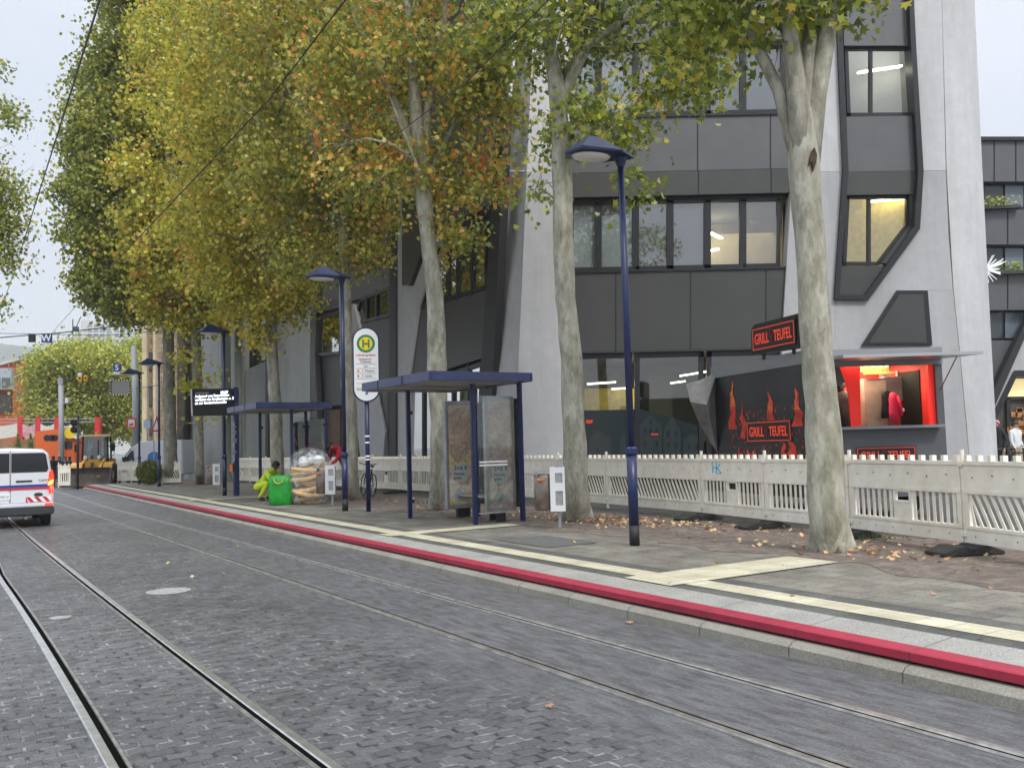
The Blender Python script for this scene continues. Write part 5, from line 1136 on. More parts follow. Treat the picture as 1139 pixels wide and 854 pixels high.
b = MB(); b.slab([AY(915, 398, 16.28), AY(930, 398, 16.28), AY(940, 425, 16.28), AY(915, 440, 16.28)], (0, .03, 0)); b.build('grey_side_flap', M['trailer'], tr)
tbox('steel_back_panel', AY(980, 440, 17.3).x, AY(1007, 440, 17.3).x, 17.3, 17.34, 1.1, 2.9, mat('brushed_panel', (.34, .32, .30), .5, metal=.2, var=.15, scale=2)); tbox('menu_shelf', AY(957, 405, 16.7).x, AY(990, 405, 16.7).x, 16.5, 16.58, 2.82, 2.86, mat('amber_shelf', (.5, .3, .08), .4)); M['warm'] = mat('warm_lamp', (1, .7, .3), .5, emit=(1, .62, .25), estr=7)
b = MB()
for x in (962, 970, 979, 986): b.lathe(AY(x, 404, 16.45), [(.02, -.06), (.04, -.02), (.03, .03)], 8)
b.build('warm_lamps', M['warm'], tr)
b = MB()
for k_ in range(8): b.box(AY(959+k_*4, 409, 16.6), (.05, .05, .16))
b.build('hanging_tools', mat('brass_tools', (.5, .35, .12), .35, .6), tr)
la = bpy.data.lights.new('trailer_lamp', 'AREA'); la.energy = 60; la.size = .9; la.color = (1, .72, .5); lo = bpy.data.objects.new('trailer_lamp', la); C.objects.link(lo); lo.location = ((xo0+xo1)/2, TY0+.9, zt-.08)
lo.parent = tr; lo.location -= tr.location
def jacket(name, px, py, m, label, Y):
    b = MB(); c = AY(px, py, Y); prof = [(.03, .22), (.07, .19), (.09, .10), (.085, 0), (.10, -.14), (.11, -.30)]
    b.lathe(c, [(r_, z) for r_, z in prof], 12, sy=.55); b.tube([c+Vector((.06, 0, .15)), c+Vector((.11, -.02, 0)), c+Vector((.12, -.04, -.2))], [.045, .04, .03], 8)
    tag(b.build(name, m, None, True), label, 'jacket')
jacket('hanging_jacket', 986, 447, M['black_pl'], 'black jacket hanging on the left of the pair of jackets in the trailer', 16.5); jacket('hanging_jacket', 994, 450, mat('pink_red_cloth', (.65, .02, .08), .7), 'bright pink-red jacket hanging beside the black one in the trailer', 16.45)
for x_, sx_ in ((TX0+.35, 1), (TX1-.3, 1)):
    b = MB(); b.lathe((x_, TY0+1.0, .57), [(.18, -.1), (.32, -.1), (.32, .1), (.18, .1)], 22, axis='X'); b.build('wheel', M['rubber'], tr, True)
# grey tarpaulin at its far end
b = MB(); tv = [(763, 427), (778, 423), (797, 414), (797.5, 440), (798, 503), (789, 490), (776, 466), (768, 447)]
q = [AY(x, y, 19.25-.25*((i*37) % 5)/5) for i, (x, y) in enumerate(tv)]; mid = AY(786, 450, 18.9); n_ = len(q); b.add(q+[mid]+[p+Vector((0, .03, 0)) for p in q]+[mid+Vector((0, .03, 0))], [(i, (i+1) % n_, n_) for i in range(n_)]+[((i+1) % n_+n_+1, i+n_+1, 2*n_+1) for i in range(n_)])
tag(b.build('tarpaulin', mat('grey_tarpaulin', (.17, .17, .16), .6, var=.3, scale=3, bump=.4, bscale=6)), 'loose grey tarpaulin hanging off the far end of the food trailer', 'tarpaulin')
# ================================================================== VAN AT THE LEFT
M['vanwhite'] = mat('van_white', (.66, .68, .72), .25, coat=.5); M['vanglass'] = mat('van_rear_glass', (.015, .017, .02), .06); M['tyre'] = mat('tyre_rubber', (.018, .018, .018), .85)
M['bumper'] = mat('dark_bumper', (.03, .031, .034), .5); M['lampred'] = mat('tail_lamp_red', (.55, .02, .01), .2, emit=(1, .06, .02), estr=.9); M['lampamber'] = mat('lit_indicator', (1, .3, .03), .3, emit=(1, .32, .04), estr=5)
def loft(sections):
    "sections: list of (x, [(y, z)...]) same count"
    b = MB(); k = len(sections[0][1])
    for x, pr_ in sections: b.v += [Vector((x, y, z)) for y, z in pr_]
    for i in range(len(sections)-1):
        for j in range(k): b.f.append((i*k+j, i*k+(j+1) % k, (i+1)*k+(j+1) % k, (i+1)*k+j)); b.mi.append(0)
    b.f += [tuple(range(k-1, -1, -1)), tuple((len(sections)-1)*k+j for j in range(k))]; b.mi += [0, 0]; return b
def wheel(par, x, y, z, r=.33, w_=.22, rimm='galv', ax='X'):
    b = MB(); b.lathe((x, y, z), [(r*.62, -w_/2), (r*.95, -w_/2), (r, -w_*.35), (r, w_*.35), (r*.95, w_/2), (r*.62, w_/2)], 26, axis=ax); o = b.build('wheel', M['tyre'], par, True, local=True)
    b = MB(); b.lathe((x, y, z), [(r*.1, -w_*.53), (r*.62, -w_*.48), (r*.62, w_*.48), (r*.1, w_*.53)], 20, axis=ax); b.build('rim', M[rimm], o, local=True); return o
vp = G(10.8, 587.5, 0.0)
van = empty('white_van', vp, 'white van with blue and red stripe seen from behind, cut by the left edge', 'van', rz=SA-R(90))
hwid = [(-1, 0)]
def vsec(y, z0, ztop, wb_, wt):    # cross-section ring (x, z) at length y
    return (y, [(-wb_*.96, z0), (-wb_, z0+.12), (-wb_, .95), (-wt-.02, 1.30), (-wt+.05, ztop-.14), (-wt+.18, ztop-.02), (0, ztop+.02), (wt-.18, ztop-.02), (wt-.05, ztop-.14), (wt+.02, 1.30), (wb_, .95), (wb_, z0+.12), (wb_*.96, z0)])
secs = [vsec(0.0, .42, 1.90, .93, .86), vsec(.06, .36, 1.94, .97, .90), vsec(.4, .34, 1.96, .99, .93), vsec(3.2, .32, 1.97, .99, .93), vsec(3.7, .32, 1.9, .98, .90), vsec(4.35, .34, 1.25, .95, .84), vsec(4.95, .4, 1.02, .86, .8)]
b = MB(); k = 13
for y, pr_ in secs: b.v += [Vector((x, y, z)) for x, z in pr_]
for i in range(len(secs)-1):
    for j in range(k): b.f.append((i*k+j, i*k+(j+1) % k, (i+1)*k+(j+1) % k, (i+1)*k+j)); b.mi.append(0)
b.f += [tuple(range(k-1, -1, -1)), tuple((len(secs)-1)*k+j for j in range(k))]; b.mi += [0, 0]
vb = b.build('body', M['vanwhite'], van, local=True, bevel=.02)
def vbx(name, x0, x1, z0, z1, y=-.012, d=.03, m='vanwhite', par=vb, bev=.0):
    b = MB(); b.box(((x0+x1)/2, y, (z0+z1)/2), (x1-x0, d, z1-z0)); return b.build(name, M[m] if isinstance(m, str) else m, par, bevel=bev, local=True)
for sgn in (-1, 1):
    b = MB(); q = [(sgn*.02, 1.36), (sgn*.80, 1.36), (sgn*.84, 1.44), (sgn*.78, 1.80), (sgn*.72, 1.84), (sgn*.02, 1.84)]
    b.slab([(x, -.018, z) for x, z in q], (0, .03, 0)); b.build('rear_window', M['vanglass'], vb, local=True)
    d = vbx('rear_door', sgn*.02 if sgn > 0 else -.80, .80 if sgn > 0 else -.02, .62, 1.35, -.010, .02)
    b = MB(); b.slab([(sgn*x, y, z) for x, y, z in ((.86, -.02, .80), (.955, .02, .82), (.97, .05, 1.20), (.94, .04, 1.40), (.86, -.02, 1.36), (.82, -.03, 1.05))], (0, .06, 0)); tl = b.build('tail_lamp', M['lampred'], vb, local=True)
    b = MB(); b.slab([(sgn*x, -.035, z) for x, z in ((.83, 1.02), (.94, 1.06), (.95, 1.16), (.85, 1.10))], (0, .03, 0)); b.build('indicator', M['lampamber'] if sgn > 0 else M['lampred'], tl, local=True)
vbx('door_gap', -.006, .006, .5, 1.9, -.022, .01, 'bumper'); vbx('handle', .12, .48, 1.12, 1.165, -.03, .03, 'bumper', bev=.01)
vbx('blue_stripe', -.93, .86, .985, 1.055, -.026, .012, mat('stripe_blue', (.03, .05, .26), .3)); vbx('red_stripe', -.93, .86, .93, .98, -.026, .012, mat('stripe_red', (.55, .02, .04), .3))
vbx('number_plate', -.27, .0, .70, .86, -.028, .012, 'white'); vbx('bumper', -.97, .97, .30, .50, -.06, .22, 'bumper', bev=.03); vbx('bumper_top', -.95, .95, .50, .60, -.02, .12, 'vanwhite', bev=.02)
vbx('red_reflector', .76, .94, .52, .58, -.095, .03, 'lampred'); text('J-NV 212', .07, Matrix(((1, 0, 0, 0), (0, 0, -1, 0), (0, 1, 0, 0), (0, 0, 0, 1))) @ Matrix.Identity(4), M['txt_black'], vb, 'plate_text')
def vtext(s, x, z, sz, m, nm):
    o = text(s, sz, Matrix(((1, 0, 0, x), (0, 0, -1, -.036), (0, 1, 0, z), (0, 0, 0, 1))), M[m], vb, nm, 0); o.data.transform(Matrix.Translation(ORG.get(vb.name, Vector()))); return o
bpy.data.objects.remove([o for o in vb.children if o.name.startswith('plate_text')][0])
vtext('J NV 21', -.25, .75, .075, 'txt_black', 'plate_text'); vtext('CUSTOM', .62, 1.13, .07, 'bumper', 'model_lettering')
b = MB(); b.lathe((.62, -.03, .80), [(.03, -.01), (.075, -.01), (.075, .01), (.03, .01)], 20, axis='Y'); bd = b.build('oval_badge', M['bumper'], vb, local=True); bd.data.transform(Matrix.Translation((.62, 0, .8)) @ Matrix.Diagonal((1.35, 1, .6, 1)) @ Matrix.Translation((-.62, 0, -.8)))
hz_ = vbx('hazard_plate', .34, .90, .62, .745, -.028, .012, 'white')
b = MB()
for x in (.34, .52, .70): b.slab([(x, -.036, .745), (x+.09, -.036, .745), (x+.19, -.036, .62), (x+.10, -.036, .62)], (0, .004, 0))
b.slab([(.34, -.037, .745), (.34, -.037, .62), (.40, -.037, .62)], (0, .004, 0)); b.build('red_chevrons', mat('hazard_red', (.5, .02, .03), .4), hz_, local=True)
b = MB(); b.box((0, 2.4, .33), (1.7, 4.2, .14)); b.build('underbody', M['bumper'], van, local=True)
for x in (-.84, .84):
    for y in (.85, 4.0): wheel(van, x, y, .33)
b = MB(); b.tube([(.35, -.02, .24), (.35, .5, .26)], .04, 10); b.build('exhaust', M['galv'], van, local=True)
# ================================================================== WHEEL LOADER
lpz = G(104, 541, .02); LY = lpz.y
ld = empty('wheel_loader', lpz, 'yellow wheel loader with cream cab roof and a broad dirty bucket, facing the camera', 'loader', rz=R(14))
M['lyel'] = mat('loader_yellow', (.62, .33, .03), .4, var=.2, scale=2); M['dirtsteel'] = mat('dirty_bucket_steel', (.12, .10, .085), .7, var=.4, scale=2.5); M['cream'] = mat('cream_roof', (.70, .62, .38), .5)
b = MB(); pr_ = [(-.9, .05), (-.35, .0), (-.25, .9), (-.75, 1.05), (-.72, 1.0), (-.33, .85), (-.42, .08), (-.9, .09)]
b.slab([(-1.25, y-.9, z+.03) for y, z in pr_], (2.4, 0, 0)); bk = b.build('bucket', M['dirtsteel'], ld, local=True)
b = MB()
for x in (-1.27, 1.13): b.slab([(x, -1.8, .06), (x, -1.2, .05), (x, -1.12, .95), (x, -1.6, 1.08), (x, -1.75, .4)], (.05, 0, 0))
b.build('bucket_cheek', M['dirtsteel'], bk, local=True)
b = MB(); b.slab([(-1.22, -1.4, .85), (1.15, -1.4, .85), (1.15, -1.35, 1.08), (-1.22, -1.35, 1.08)], (0, .05, 0)); b.slab([(-1.22, -1.25, .1), (1.15, -1.25, .1), (1.15, -1.3, .9), (-1.22, -1.3, .9)], (0, -.04, 0)); b.build('bucket_back', M['dirtsteel'], bk, local=True)
b = MB(); b.slab([(-.42, -.35, .75), (.42, -.35, .75), (.38, -.35, 1.35), (.22, -.35, 1.5), (-.22, -.35, 1.5), (-.38, -.35, 1.35)], (0, 1.0, 0)); b.build('front_frame', M['lyel'], ld, local=True, bevel=.03)
for x in (-.5, .5):
    b = MB(); b.bar((x, .4, 1.45), (x, -.7, 1.15), .14, .2); b.bar((x, -.7, 1.15), (x, -1.3, .5), .14, .2); b.build('lift_arm', M['lyel'], ld, local=True)
b = MB(); b.bar((0, -.3, 1.3), (0, -1.25, .85), .12, .12); b.build('tilt_cylinder', M['blackband'], ld, local=True)
b = MB(); b.box((0, 1.9, 1.15), (1.4, 1.6, .8)); b.build('engine_hood', M['lyel'], ld, local=True, bevel=.06)
cab = MB()
for x in (-.68, .68):
    for y in (.45, 1.35): cab.bar((x, y, 1.15), (x*.93, y+.02, 2.78), .08, .08, Vector((0, 1, 0)))
for x0, y0, x1, y1 in ((-.68, .45, .68, .45), (-.68, 1.35, .68, 1.35), (-.68, .45, -.68, 1.35), (.68, .45, .68, 1.35)): cab.bar((x0, y0, 1.2), (x1, y1, 1.2), .1, .12)
cab.box((.15, .44, 1.9), (.05, .05, 1.4)); cb = cab.build('cab_frame', M['black_pl'], ld, local=True)
b = MB(); b.box((0, .9, 2.84), (1.55, 1.15, .12)); b.build('cab_roof', M['cream'], ld, local=True, bevel=.03)
b = MB(); b.box((0, .47, 2.0), (1.26, .02, 1.5)); b.build('windscreen', M['glass_dark'], cb, local=True)
b = MB(); b.box((-.1, 1.1, 1.75), (.5, .14, .8)); b.box((-.1, .9, 1.4), (.5, .5, .14)); b.build('driver_seat', M['black_pl'], ld, local=True, bevel=.03)
for x in (-.83, .83):
    wheel(ld, x, -.1, .62, .62, .42, 'lyel'); wheel(ld, x, 2.0, .62, .62, .42, 'lyel')
    b = MB(); b.slab([(x-.24, -.75, .9), (x-.24, -.6, 1.22), (x-.24, -.1, 1.36), (x-.24, .4, 1.25), (x-.24, .4, 1.2), (x-.24, -.1, 1.3), (x-.24, -.57, 1.17), (x-.24, -.72, .9)], (.48, 0, 0)); b.build('mudguard', M['lyel'], ld, local=True)
for x in (-.95, .98):
    b = MB(); b.bar((x*.75, .45, 2.5), (x, .25, 2.35), .03, .03); b.box((x, .24, 2.15), (.18, .05, .42)); b.build('mirror', M['black_pl'], ld, local=True)
b = MB(); b.lathe((-.35, -.42, 1.62), [(.09, -.05), (.11, .05)], 12, axis='Y'); b.lathe((.35, -.42, 1.62), [(.09, -.05), (.11, .05)], 12, axis='Y'); b.build('headlights', M['lampglass'], ld, local=True)
b = MB(); b.lathe((.0, .8, 2.9), [(.07, 0), (.07, .12), (.03, .16)], 10); b.build('beacon', M['lampamber'] if False else mat('orange_beacon', (.7, .25, .02), .3), ld, local=True)
# ================================================================== WHITE DELIVERY VAN (side view, far)
VY = 52.0; c = AY(165, 530, VY); c.z = .02
dv = empty('delivery_van', c, 'white high-roof delivery van with blue lettering parked behind the barriers', 'van')
prof = [(-1.75, .55), (-1.72, 1.12), (-1.55, 1.30), (-1.0, 2.1), (-.55, 2.42), (.2, 2.5), (1.95, 2.5), (2.0, .5), (-1.7, .45)]
b = MB(); b.slab([(x, 0, z) for x, z in prof], (0, 1.95, 0)); dvb = b.build('body', M['vanwhite'], dv, local=True, bevel=.06)
b = MB(); b.slab([(-1.42, -.02, 1.34), (-1.02, -.02, 1.90), (-.86, -.02, 1.96), (-.80, -.02, 1.36)], (0, .03, 0)); b.build('side_window', M['vanglass'], dvb, local=True)
b = MB(); b.slab([(-1.53, .08, 1.36), (-1.03, .08, 2.08), (-1.03, 1.85, 2.08), (-1.53, 1.85, 1.36)], (-.03, 0, .03)); b.build('windscreen', M['vanglass'], dvb, local=True)
b = MB(); b.box((-1.35, -.12, 1.45), (.16, .18, .28)); b.build('mirror', M['bumper'], dvb, local=True)
o = text('DL', .62, Matrix(((1, 0, 0, -.05), (0, 0, -1, -.02), (0, 1, 0, 1.30), (0, 0, 0, 1))), mat('blue_lettering', (.03, .18, .5), .4), dvb, 'side_lettering'); o.data.transform(Matrix.Translation(ORG.get(dvb.name, Vector())))
b = MB(); b.lathe((.32, -.01, 1.5), [(.30, -.015), (.36, -.015), (.36, .01), (.30, .01)], 24, axis='Y'); b.build('round_logo', mat('blue_ring', (.03, .18, .5), .4), dvb, local=True)
b = MB(); b.box((0.2, -.03, .55), (3.2, .05, .14)); b.build('sill_strip', M['bumper'], dvb, local=True)
for x in (-1.0, 1.4): wheel(dv, x, .15, .36, .36, .24, ax='X' if False else 'Y')
# ================================================================== FAR BARRIERS
for (x0, x1, y, Y, lab, kd) in ((65, 79, 541, 45.0, 'white barrier panel standing just left of the loader bucket', 'slats'), (131, 146, 533, 50.0, 'white barrier panel in front of the delivery van bonnet', 'window'), (146, 162, 532, 49.6, 'white barrier panel left of the round bush', 'slats'), (180, 202, 534, 44.5, 'white barrier panel behind the far tree trunks', 'diag')):
    a = AY(x0, y, Y); c = AY(x1, y, Y); panel_obj((a.x, a.y, 0), (c.x, c.y, 0), kd, lab, 1.30, .30)
# ================================================================== RED-POST MARKET STAND AND ORANGE TRUCK
YM = 78.0; P = lambda x, y, o=0.0: AY(x, y, YM-o)
ms = empty('beer_garden_stand', Vector((P(40, 500).x, YM, 0)), 'market stand with red posts and hanging pale banners behind the vans', 'market stand')
M['redpost'] = mat('bright_red_paint', (.60, .03, .03), .5)
for x in (22, 42, 63, 108): b = MB(); b.slab([P(x-2.6, 464), P(x+2.6, 464), P(x+2.6, 520), P(x-2.6, 520)], (0, .4, 0)); b.build('post', M['redpost'], ms)
b = MB()
for y in (466.5, 470): b.bar(P(-40, y, -.1), P(112, y-1, -.1), .08, .08)
b.build('rail', M['galv'], ms)
for x0, x1, m_ in ((-30, 19, 'offwhite'), (25, 39, 'pinkb'), (45, 60, 'offwhite'), (66, 80, 'offwhite')):
    if m_ == 'pinkb' and m_ not in M: M[m_] = mat('pink_banner', (.50, .12, .20), .7, col2=(.6, .5, .5), scale=1.5)
    b = MB(); n = 8; t_ = [P(x0+(x1-x0)*i/n, 471+3*math.sin(math.pi*i/n)) for i in range(n+1)]; bo = [P(x0+(x1-x0)*i/n, 485+3*math.sin(math.pi*i/n)) for i in range(n+1)]; b.slab(t_+bo[::-1], (0, .04, 0)); b.build('banner', M[m_], ms)
b = MB(); b.slab([P(-40, 489, .2), P(70, 489, .2), P(70, 520, .2), P(-40, 520, .2)], (0, .2, 0)); b.build('wooden_front', mat('wood_front', (.28, .15, .07), .8, var=.4, scale=.8), ms)
rnd = random.Random(31)
for x in (20, 34, 52, 68):
    c = P(x, 498, .8); t = empty('potted_conifer', (c.x, c.y, 0), {20: 'small conifer by the leftmost red post', 34: 'small conifer between the two left red posts', 52: 'small conifer behind the white van roof', 68: 'small conifer beside the orange truck'}[x], 'potted tree', 'small conifers by the red posts')
    b = MB(); b.tube([(c.x, c.y, 0), (c.x, c.y, c.z+1.0)], .05, 6); b.build('trunk', M['bark_dark'], t)
    pts = []
    for _ in range(420): h = rnd.random(); r_ = .8*(1-h); a = rnd.uniform(0, 6.28); rr_ = r_*rnd.random()**.5; pts.append((c.x+rr_*math.cos(a), c.y+rr_*math.sin(a), .6+h*(c.z+.6)))
    leaves('crown', np.array(pts), np.full(len(pts), .13), .2, leafshape(False), LM_olive, t, x)
YT = 66.0; P = lambda x, y, o=0.0: AY(x, y, YT-o)
ot = empty('orange_truck', Vector((P(60, 500).x, YT, 0)), 'orange skip truck with a slanted load bed left of the loader', 'truck')
M['orangep'] = mat('orange_truck_paint', (.68, .13, .02), .4)
b = MB(); b.slab([P(38, 480), P(70, 476), P(66, 506), P(62, 520), P(40, 520)], (0, 2.3, 0)); ob_ = b.build('load_bed', M['orangep'], ot, bevel=.04)
b = MB(); b.slab([P(69, 475, .03), P(71, 475, .03), P(66, 507, .03), P(64.5, 507, .03)], (0, 2.4, 0)); b.build('bed_rim', M['offwhite'], ob_)
b = MB()
for x in (52, 57, 61): b.lathe(P(x, 487, .02), [(.16, 0), (.24, 0), (.24, .03), (.16, .03)], 12, axis='Y')
b.build('dark_ring_marks', M['blackband'], ob_)
b = MB(); b.slab([P(70, 487, -.5), P(84, 487, -.5), P(84, 520, -.5), P(70, 520, -.5)], (0, 2, 0)); cabt = b.build('cab', M['orangep'], ot, bevel=.06)
b = MB(); b.slab([P(72, 491, -.44), P(80, 491, -.44), P(80, 499, -.44), P(72, 499, -.44)], (0, .05, 0)); b.build('cab_window', M['vanglass'], cabt)
b = MB(); b.slab([P(71, 478, -.3), P(85, 474, -.3), P(86, 487, -.3), P(71, 487, -.3)], (0, .1, 0)); b.build('white_board', M['white'], cabt)
b = MB(); b.lathe(P(78, 481.5, -.2), [(.01, -.03), (.42, -.03), (.42, .0), (.01, .0)], 20, axis='Y'); b.build('yellow_round_mark', mat('yellow_mark', (.85, .6, .02), .5), cabt)
for x in (46, 58, 76):
    c = P(x, 500); b = MB(); b.lathe((c.x, YT-.1, .5), [(.25, -.15), (.5, -.15), (.5, .15), (.25, .15)], 22, axis='Y'); b.build('wheel', M['tyre'], ot, True)
# ================================================================== MASTS, SIGNS, SIGNALS
M['mast'] = mat('pale_mast_grey', (.36, .38, .40), .5, var=.08, scale=.5)
m0 = Vector((AY(152.5, 500, 60).x, 60, 0)); o = empty('overhead_line_mast', m0, 'tall pale grey tapered mast left of the sandstone building', 'mast'); b = MB(); b.tube([m0, AY(149, 385, 60)], [.24, .17], 14); b.build('shaft', M['mast'], o, True)
m1 = Vector((AY(68.8, 500, 62).x, 62, 0)); o = empty('camera_mast', m1, 'slim grey pole with a box on top and a small white camera', 'mast')
b = MB(); b.tube([m1, AY(67.8, 428, 62)], .17, 10); b.build('shaft', M['mast'], o, True); b = MB(); b.box(AY(68, 424, 62), (.36, .3, .42)); b.build('top_box', M['galv'], o)
b = MB(); b.bar(AY(63, 449, 62), AY(75, 448, 62), .05, .05); b.build('bracket', M['mast'], o); b = MB(); b.box(AY(75, 445.5, 61.9), (.22, .3, .38)); b.build('camera_housing', M['white'], o, bevel=.03)
YG = 46.0; sg = Vector((AY(86.5, 540, YG).x, YG, .05)); o = empty('traffic_signal', sg, 'dark traffic signal on a thin pole in front of the loader bucket', 'traffic signal')
b = MB(); b.tube([sg, AY(86.8, 462, YG)], .065, 8); b.build('pole', M['frame'], o, True)
b = MB()
for y in (470, 478): b.lathe(AY(82.8, y, YG), [(.02, -.12), (.17, -.10), (.17, .1), (.02, .12)], 14, axis='Y', )
b.build('signal_lenses', M['black_pl'], o); b = MB(); b.slab([AY(80, 486, YG), AY(87, 483, YG), AY(87, 489, YG)], (0, .04, 0)); b.build('white_triangle', M['white'], o)
YH = 48.0
def hang(name, label, cat, x0, x1, y0, y1, m, txt=None, Y=YH, tcol='txt_white', th=.12):
    c = AY((x0+x1)/2, y0, Y); t = empty(name, c, label, cat)
    b = MB(); b.slab([AY(x0, y0, Y), AY(x1, y0, Y), AY(x1, y1, Y), AY(x0, y1, Y)], (0, th, 0)); bo = b.build('board', M[m] if isinstance(m, str) else m, t)
    if txt:
        h = (AY(x0, y0, Y)-AY(x0, y1, Y)).z; w_ = (AY(x1, y0, Y)-AY(x0, y0, Y)).x
        text(txt, h*1.05, basis(AY((x0+x1)/2, y1-(y1-y0)*.16, Y-.012), (1, 0, .028), UP), M[tcol], bo, 'sign_letter', h*.02, align='CENTER')
    return t
signblue = mat('sign_blue', (.015, .07, .28), .4)
hang('hanging_letter_sign', 'blue square sign with a white W hanging from the overhead wire', 'sign', 46, 57, 371, 381, signblue, 'W'); hang('hanging_signal_box', 'small black box hanging from the wire left of the W sign', 'signal box', 31.5, 38.5, 371.5, 380.5, 'frame')
t = hang('tram_stop_letter_sign', 'blue square sign with a white S and a small white plate below', 'sign', 126, 134, 404.5, 413, signblue, 'S', Y=58); b = MB(); b.slab([AY(126.5, 413.6, 58), AY(134, 413.6, 58), AY(134, 416.5, 58), AY(126.5, 416.5, 58)], (0, .06, 0)); b.build('white_plate', M['white'], t)
yy_ = mat('yellow_signal_box', (.75, .42, .03), .5)
for x0, x1, lab in ((86.3, 90.7, 'left yellow signal box with a white top hanging before the far trees'), (93, 97, 'right small orange-yellow signal box hanging before the far trees')):
    t = hang('tram_signal', lab, 'signal', x0, x1, 417 if x0 > 90 else 418, 423.5, yy_, Y=60)
    b = MB(); b.lathe(AY((x0+x1)/2, 420.5, 59.98), [(.0, -.02), (.07, -.02), (.07, .0), (.0, .0)], 12, axis='Y'); b.build('lens', M['blackband'], t)
    if x0 < 90: b = MB(); b.slab([AY(86.3, 414.5, 60), AY(90.7, 414.5, 60), AY(90.7, 418, 60), AY(86.3, 418, 60)], (0, .12, 0)); b.build('white_top', M['white'], t)
# mirror with striped border
t = hang('traffic_mirror', 'dark rectangular traffic mirror with a dashed pale border', 'mirror', 122.5, 144, 423, 439, mat('mirror_glass', (.22, .22, .19), .1, .6), Y=57)
for i_, (m_, ph) in enumerate((('white', 0), ('blackband', 1))):
    b = MB()
    for k_ in range(ph, 14, 2):
        for y in (423, 439): a = AY(122.5+k_*21.5/14, y, 56.95); c = AY(122.5+(k_+1)*21.5/14, y, 56.95); b.bar(a, c, .06, .10, UP)
    for k_ in range(ph, 10, 2):
        for x in (122.5, 144): a = AY(x, 423+k_*1.6, 56.95); c = AY(x, 423+(k_+1)*1.6, 56.95); b.bar(a, c, .06, .10, NF)
    b.build('border_dashes', M[m_] if m_ != 'white' else mat('cream_dash', (.7, .6, .35), .5), t)
t = hang('road_closed_sign', 'white square notice with a red border on the grey mast', 'sign', 141, 151, 464.5, 476, 'white', Y=59.5, th=.05)
b = MB()
for a, c in (((141.6, 465.2), (150.4, 465.2)), ((150.4, 465.2), (150.4, 475.3)), ((150.4, 475.3), (141.6, 475.3)), ((141.6, 475.3), (141.6, 465.2))): b.bar(AY(*a, 59.48), AY(*c, 59.48), .09, .02, NF)
b.slab([AY(143.5, 471.5, 59.48), AY(148, 470, 59.48), AY(148.5, 473, 59.48), AY(143.5, 473.5, 59.48)], (0, .01, 0)); b.build('red_marks', M['redpost'], t)
# triangle warning sign on a thin post
Yw = 47.5; c = Vector((AY(172, 540, Yw).x, Yw, .24)); t = empty('warning_sign', c, 'red-bordered triangular warning sign seen edge-wise beside the blue lamp posts', 'sign')
b = MB(); b.tube([c, AY(170, 455, Yw)], .03, 8); b.build('post', M['galv'], t)
b = MB(); b.slab([AY(168, 480, Yw-.05), AY(174.5, 462, Yw-.05), AY(179, 480, Yw-.05)], (0, .02, 0)); q_ = b.build('triangle', M['redpost'], t); b = MB(); b.slab([AY(170.3, 478, Yw-.06), AY(174.3, 467, Yw-.06), AY(177, 478, Yw-.06)], (0, .01, 0)); b.build('white_field', M['white'], q_)
Yw = 55; c = Vector((AY(165, 540, Yw).x, Yw, .02)); t = empty('info_sign', c, 'pale blue information sign on a thin post before the sandstone wall', 'sign'); b = MB(); b.tube([c, AY(163, 466, Yw)], .035, 8); b.build('post', M['galv'], t); b = MB(); b.slab([AY(159.5, 467, Yw-.05), AY(167, 467, Yw-.05), AY(167, 476, Yw-.05), AY(159.5, 476, Yw-.05)], (0, .02, 0)); b.build('board', mat('pale_blue_board', (.40, .50, .60), .5), t)
# overhead wires
def wire(label, pts, r=.012):
    b = MB(); q = []
    P3 = [AY(x, y, Y) for x, y, Y in pts]
    for a, c in zip(P3, P3[1:]):
        for i in range(10): q.append(a.lerp(c, i/10))
    q.append(P3[-1]); b.tube(q, r, 5); tag(b.build('overhead_wire', M['frame']), label, 'wire', 'overhead wires')
wire('thick overhead contact wire sweeping down the sky at the left', [(114, -10, 11), (78, 105, 15), (40, 225, 24), (15, 305, 36), (-2, 352, 56)], .015)
wire('overhead wire crossing the crowns, from top centre down to the left', [(392, -10, 9), (300, 110, 11), (185, 232, 14), (130, 290, 17), (57, 371, 48)], .009)
wire('thin overhead wire crossing the right crowns from top down to the left', [(630, -20, 10), (520, 90, 12), (395, 185, 16), (300, 260, 19), (262, 285, 22)], .008)
wire('span wire carrying the W sign, dipping to the left', [(-40, 379, 48), (46, 371.5, 48), (57, 371.3, 48), (190, 356, 48)], .03)
wire('faint straight span wire just above the W sign', [(-40, 370, 60), (120, 373, 60), (200, 366, 60)], .02)
wire('low cross wire between the tall grey mast and the lamp posts', [(100, 440, 59), (151, 432, 59.9), (178, 428, 58)], .02)
# ================================================================== BAGS
c = G(313, 561, .24); gb = empty('green_sack', c, 'bright green square carrier sack with yellow handles on the platform', 'sack')
b = MB(); hx, hy, hh2 = .32, .25, .80
ring = lambda s, z, w_=1.0: [(hx*s*math.cos(a)*abs(math.cos(a))**-.45 if abs(math.cos(a)) > .05 else 0, hy*s*math.sin(a)*abs(math.sin(a))**-.45 if abs(math.sin(a)) > .05 else 0, z) for a in [2*math.pi*(k+.5)/24 for k in range(24)]]
zs = [0, .03, .3, .6, hh2, hh2, .72]; sc = [.93, 1, 1.03, 1.02, 1.0, .95, .93]
for s, z in zip(sc, zs): b.v += [c+Vector(p)+Vector((rnd.uniform(-.008, .008), rnd.uniform(-.008, .008), 0)) for p in ring(s, z)]
for i in range(len(zs)-1):
    for k in range(24): b.f.append((i*24+k, i*24+(k+1) % 24, (i+1)*24+(k+1) % 24, (i+1)*24+k)); b.mi.append(0)
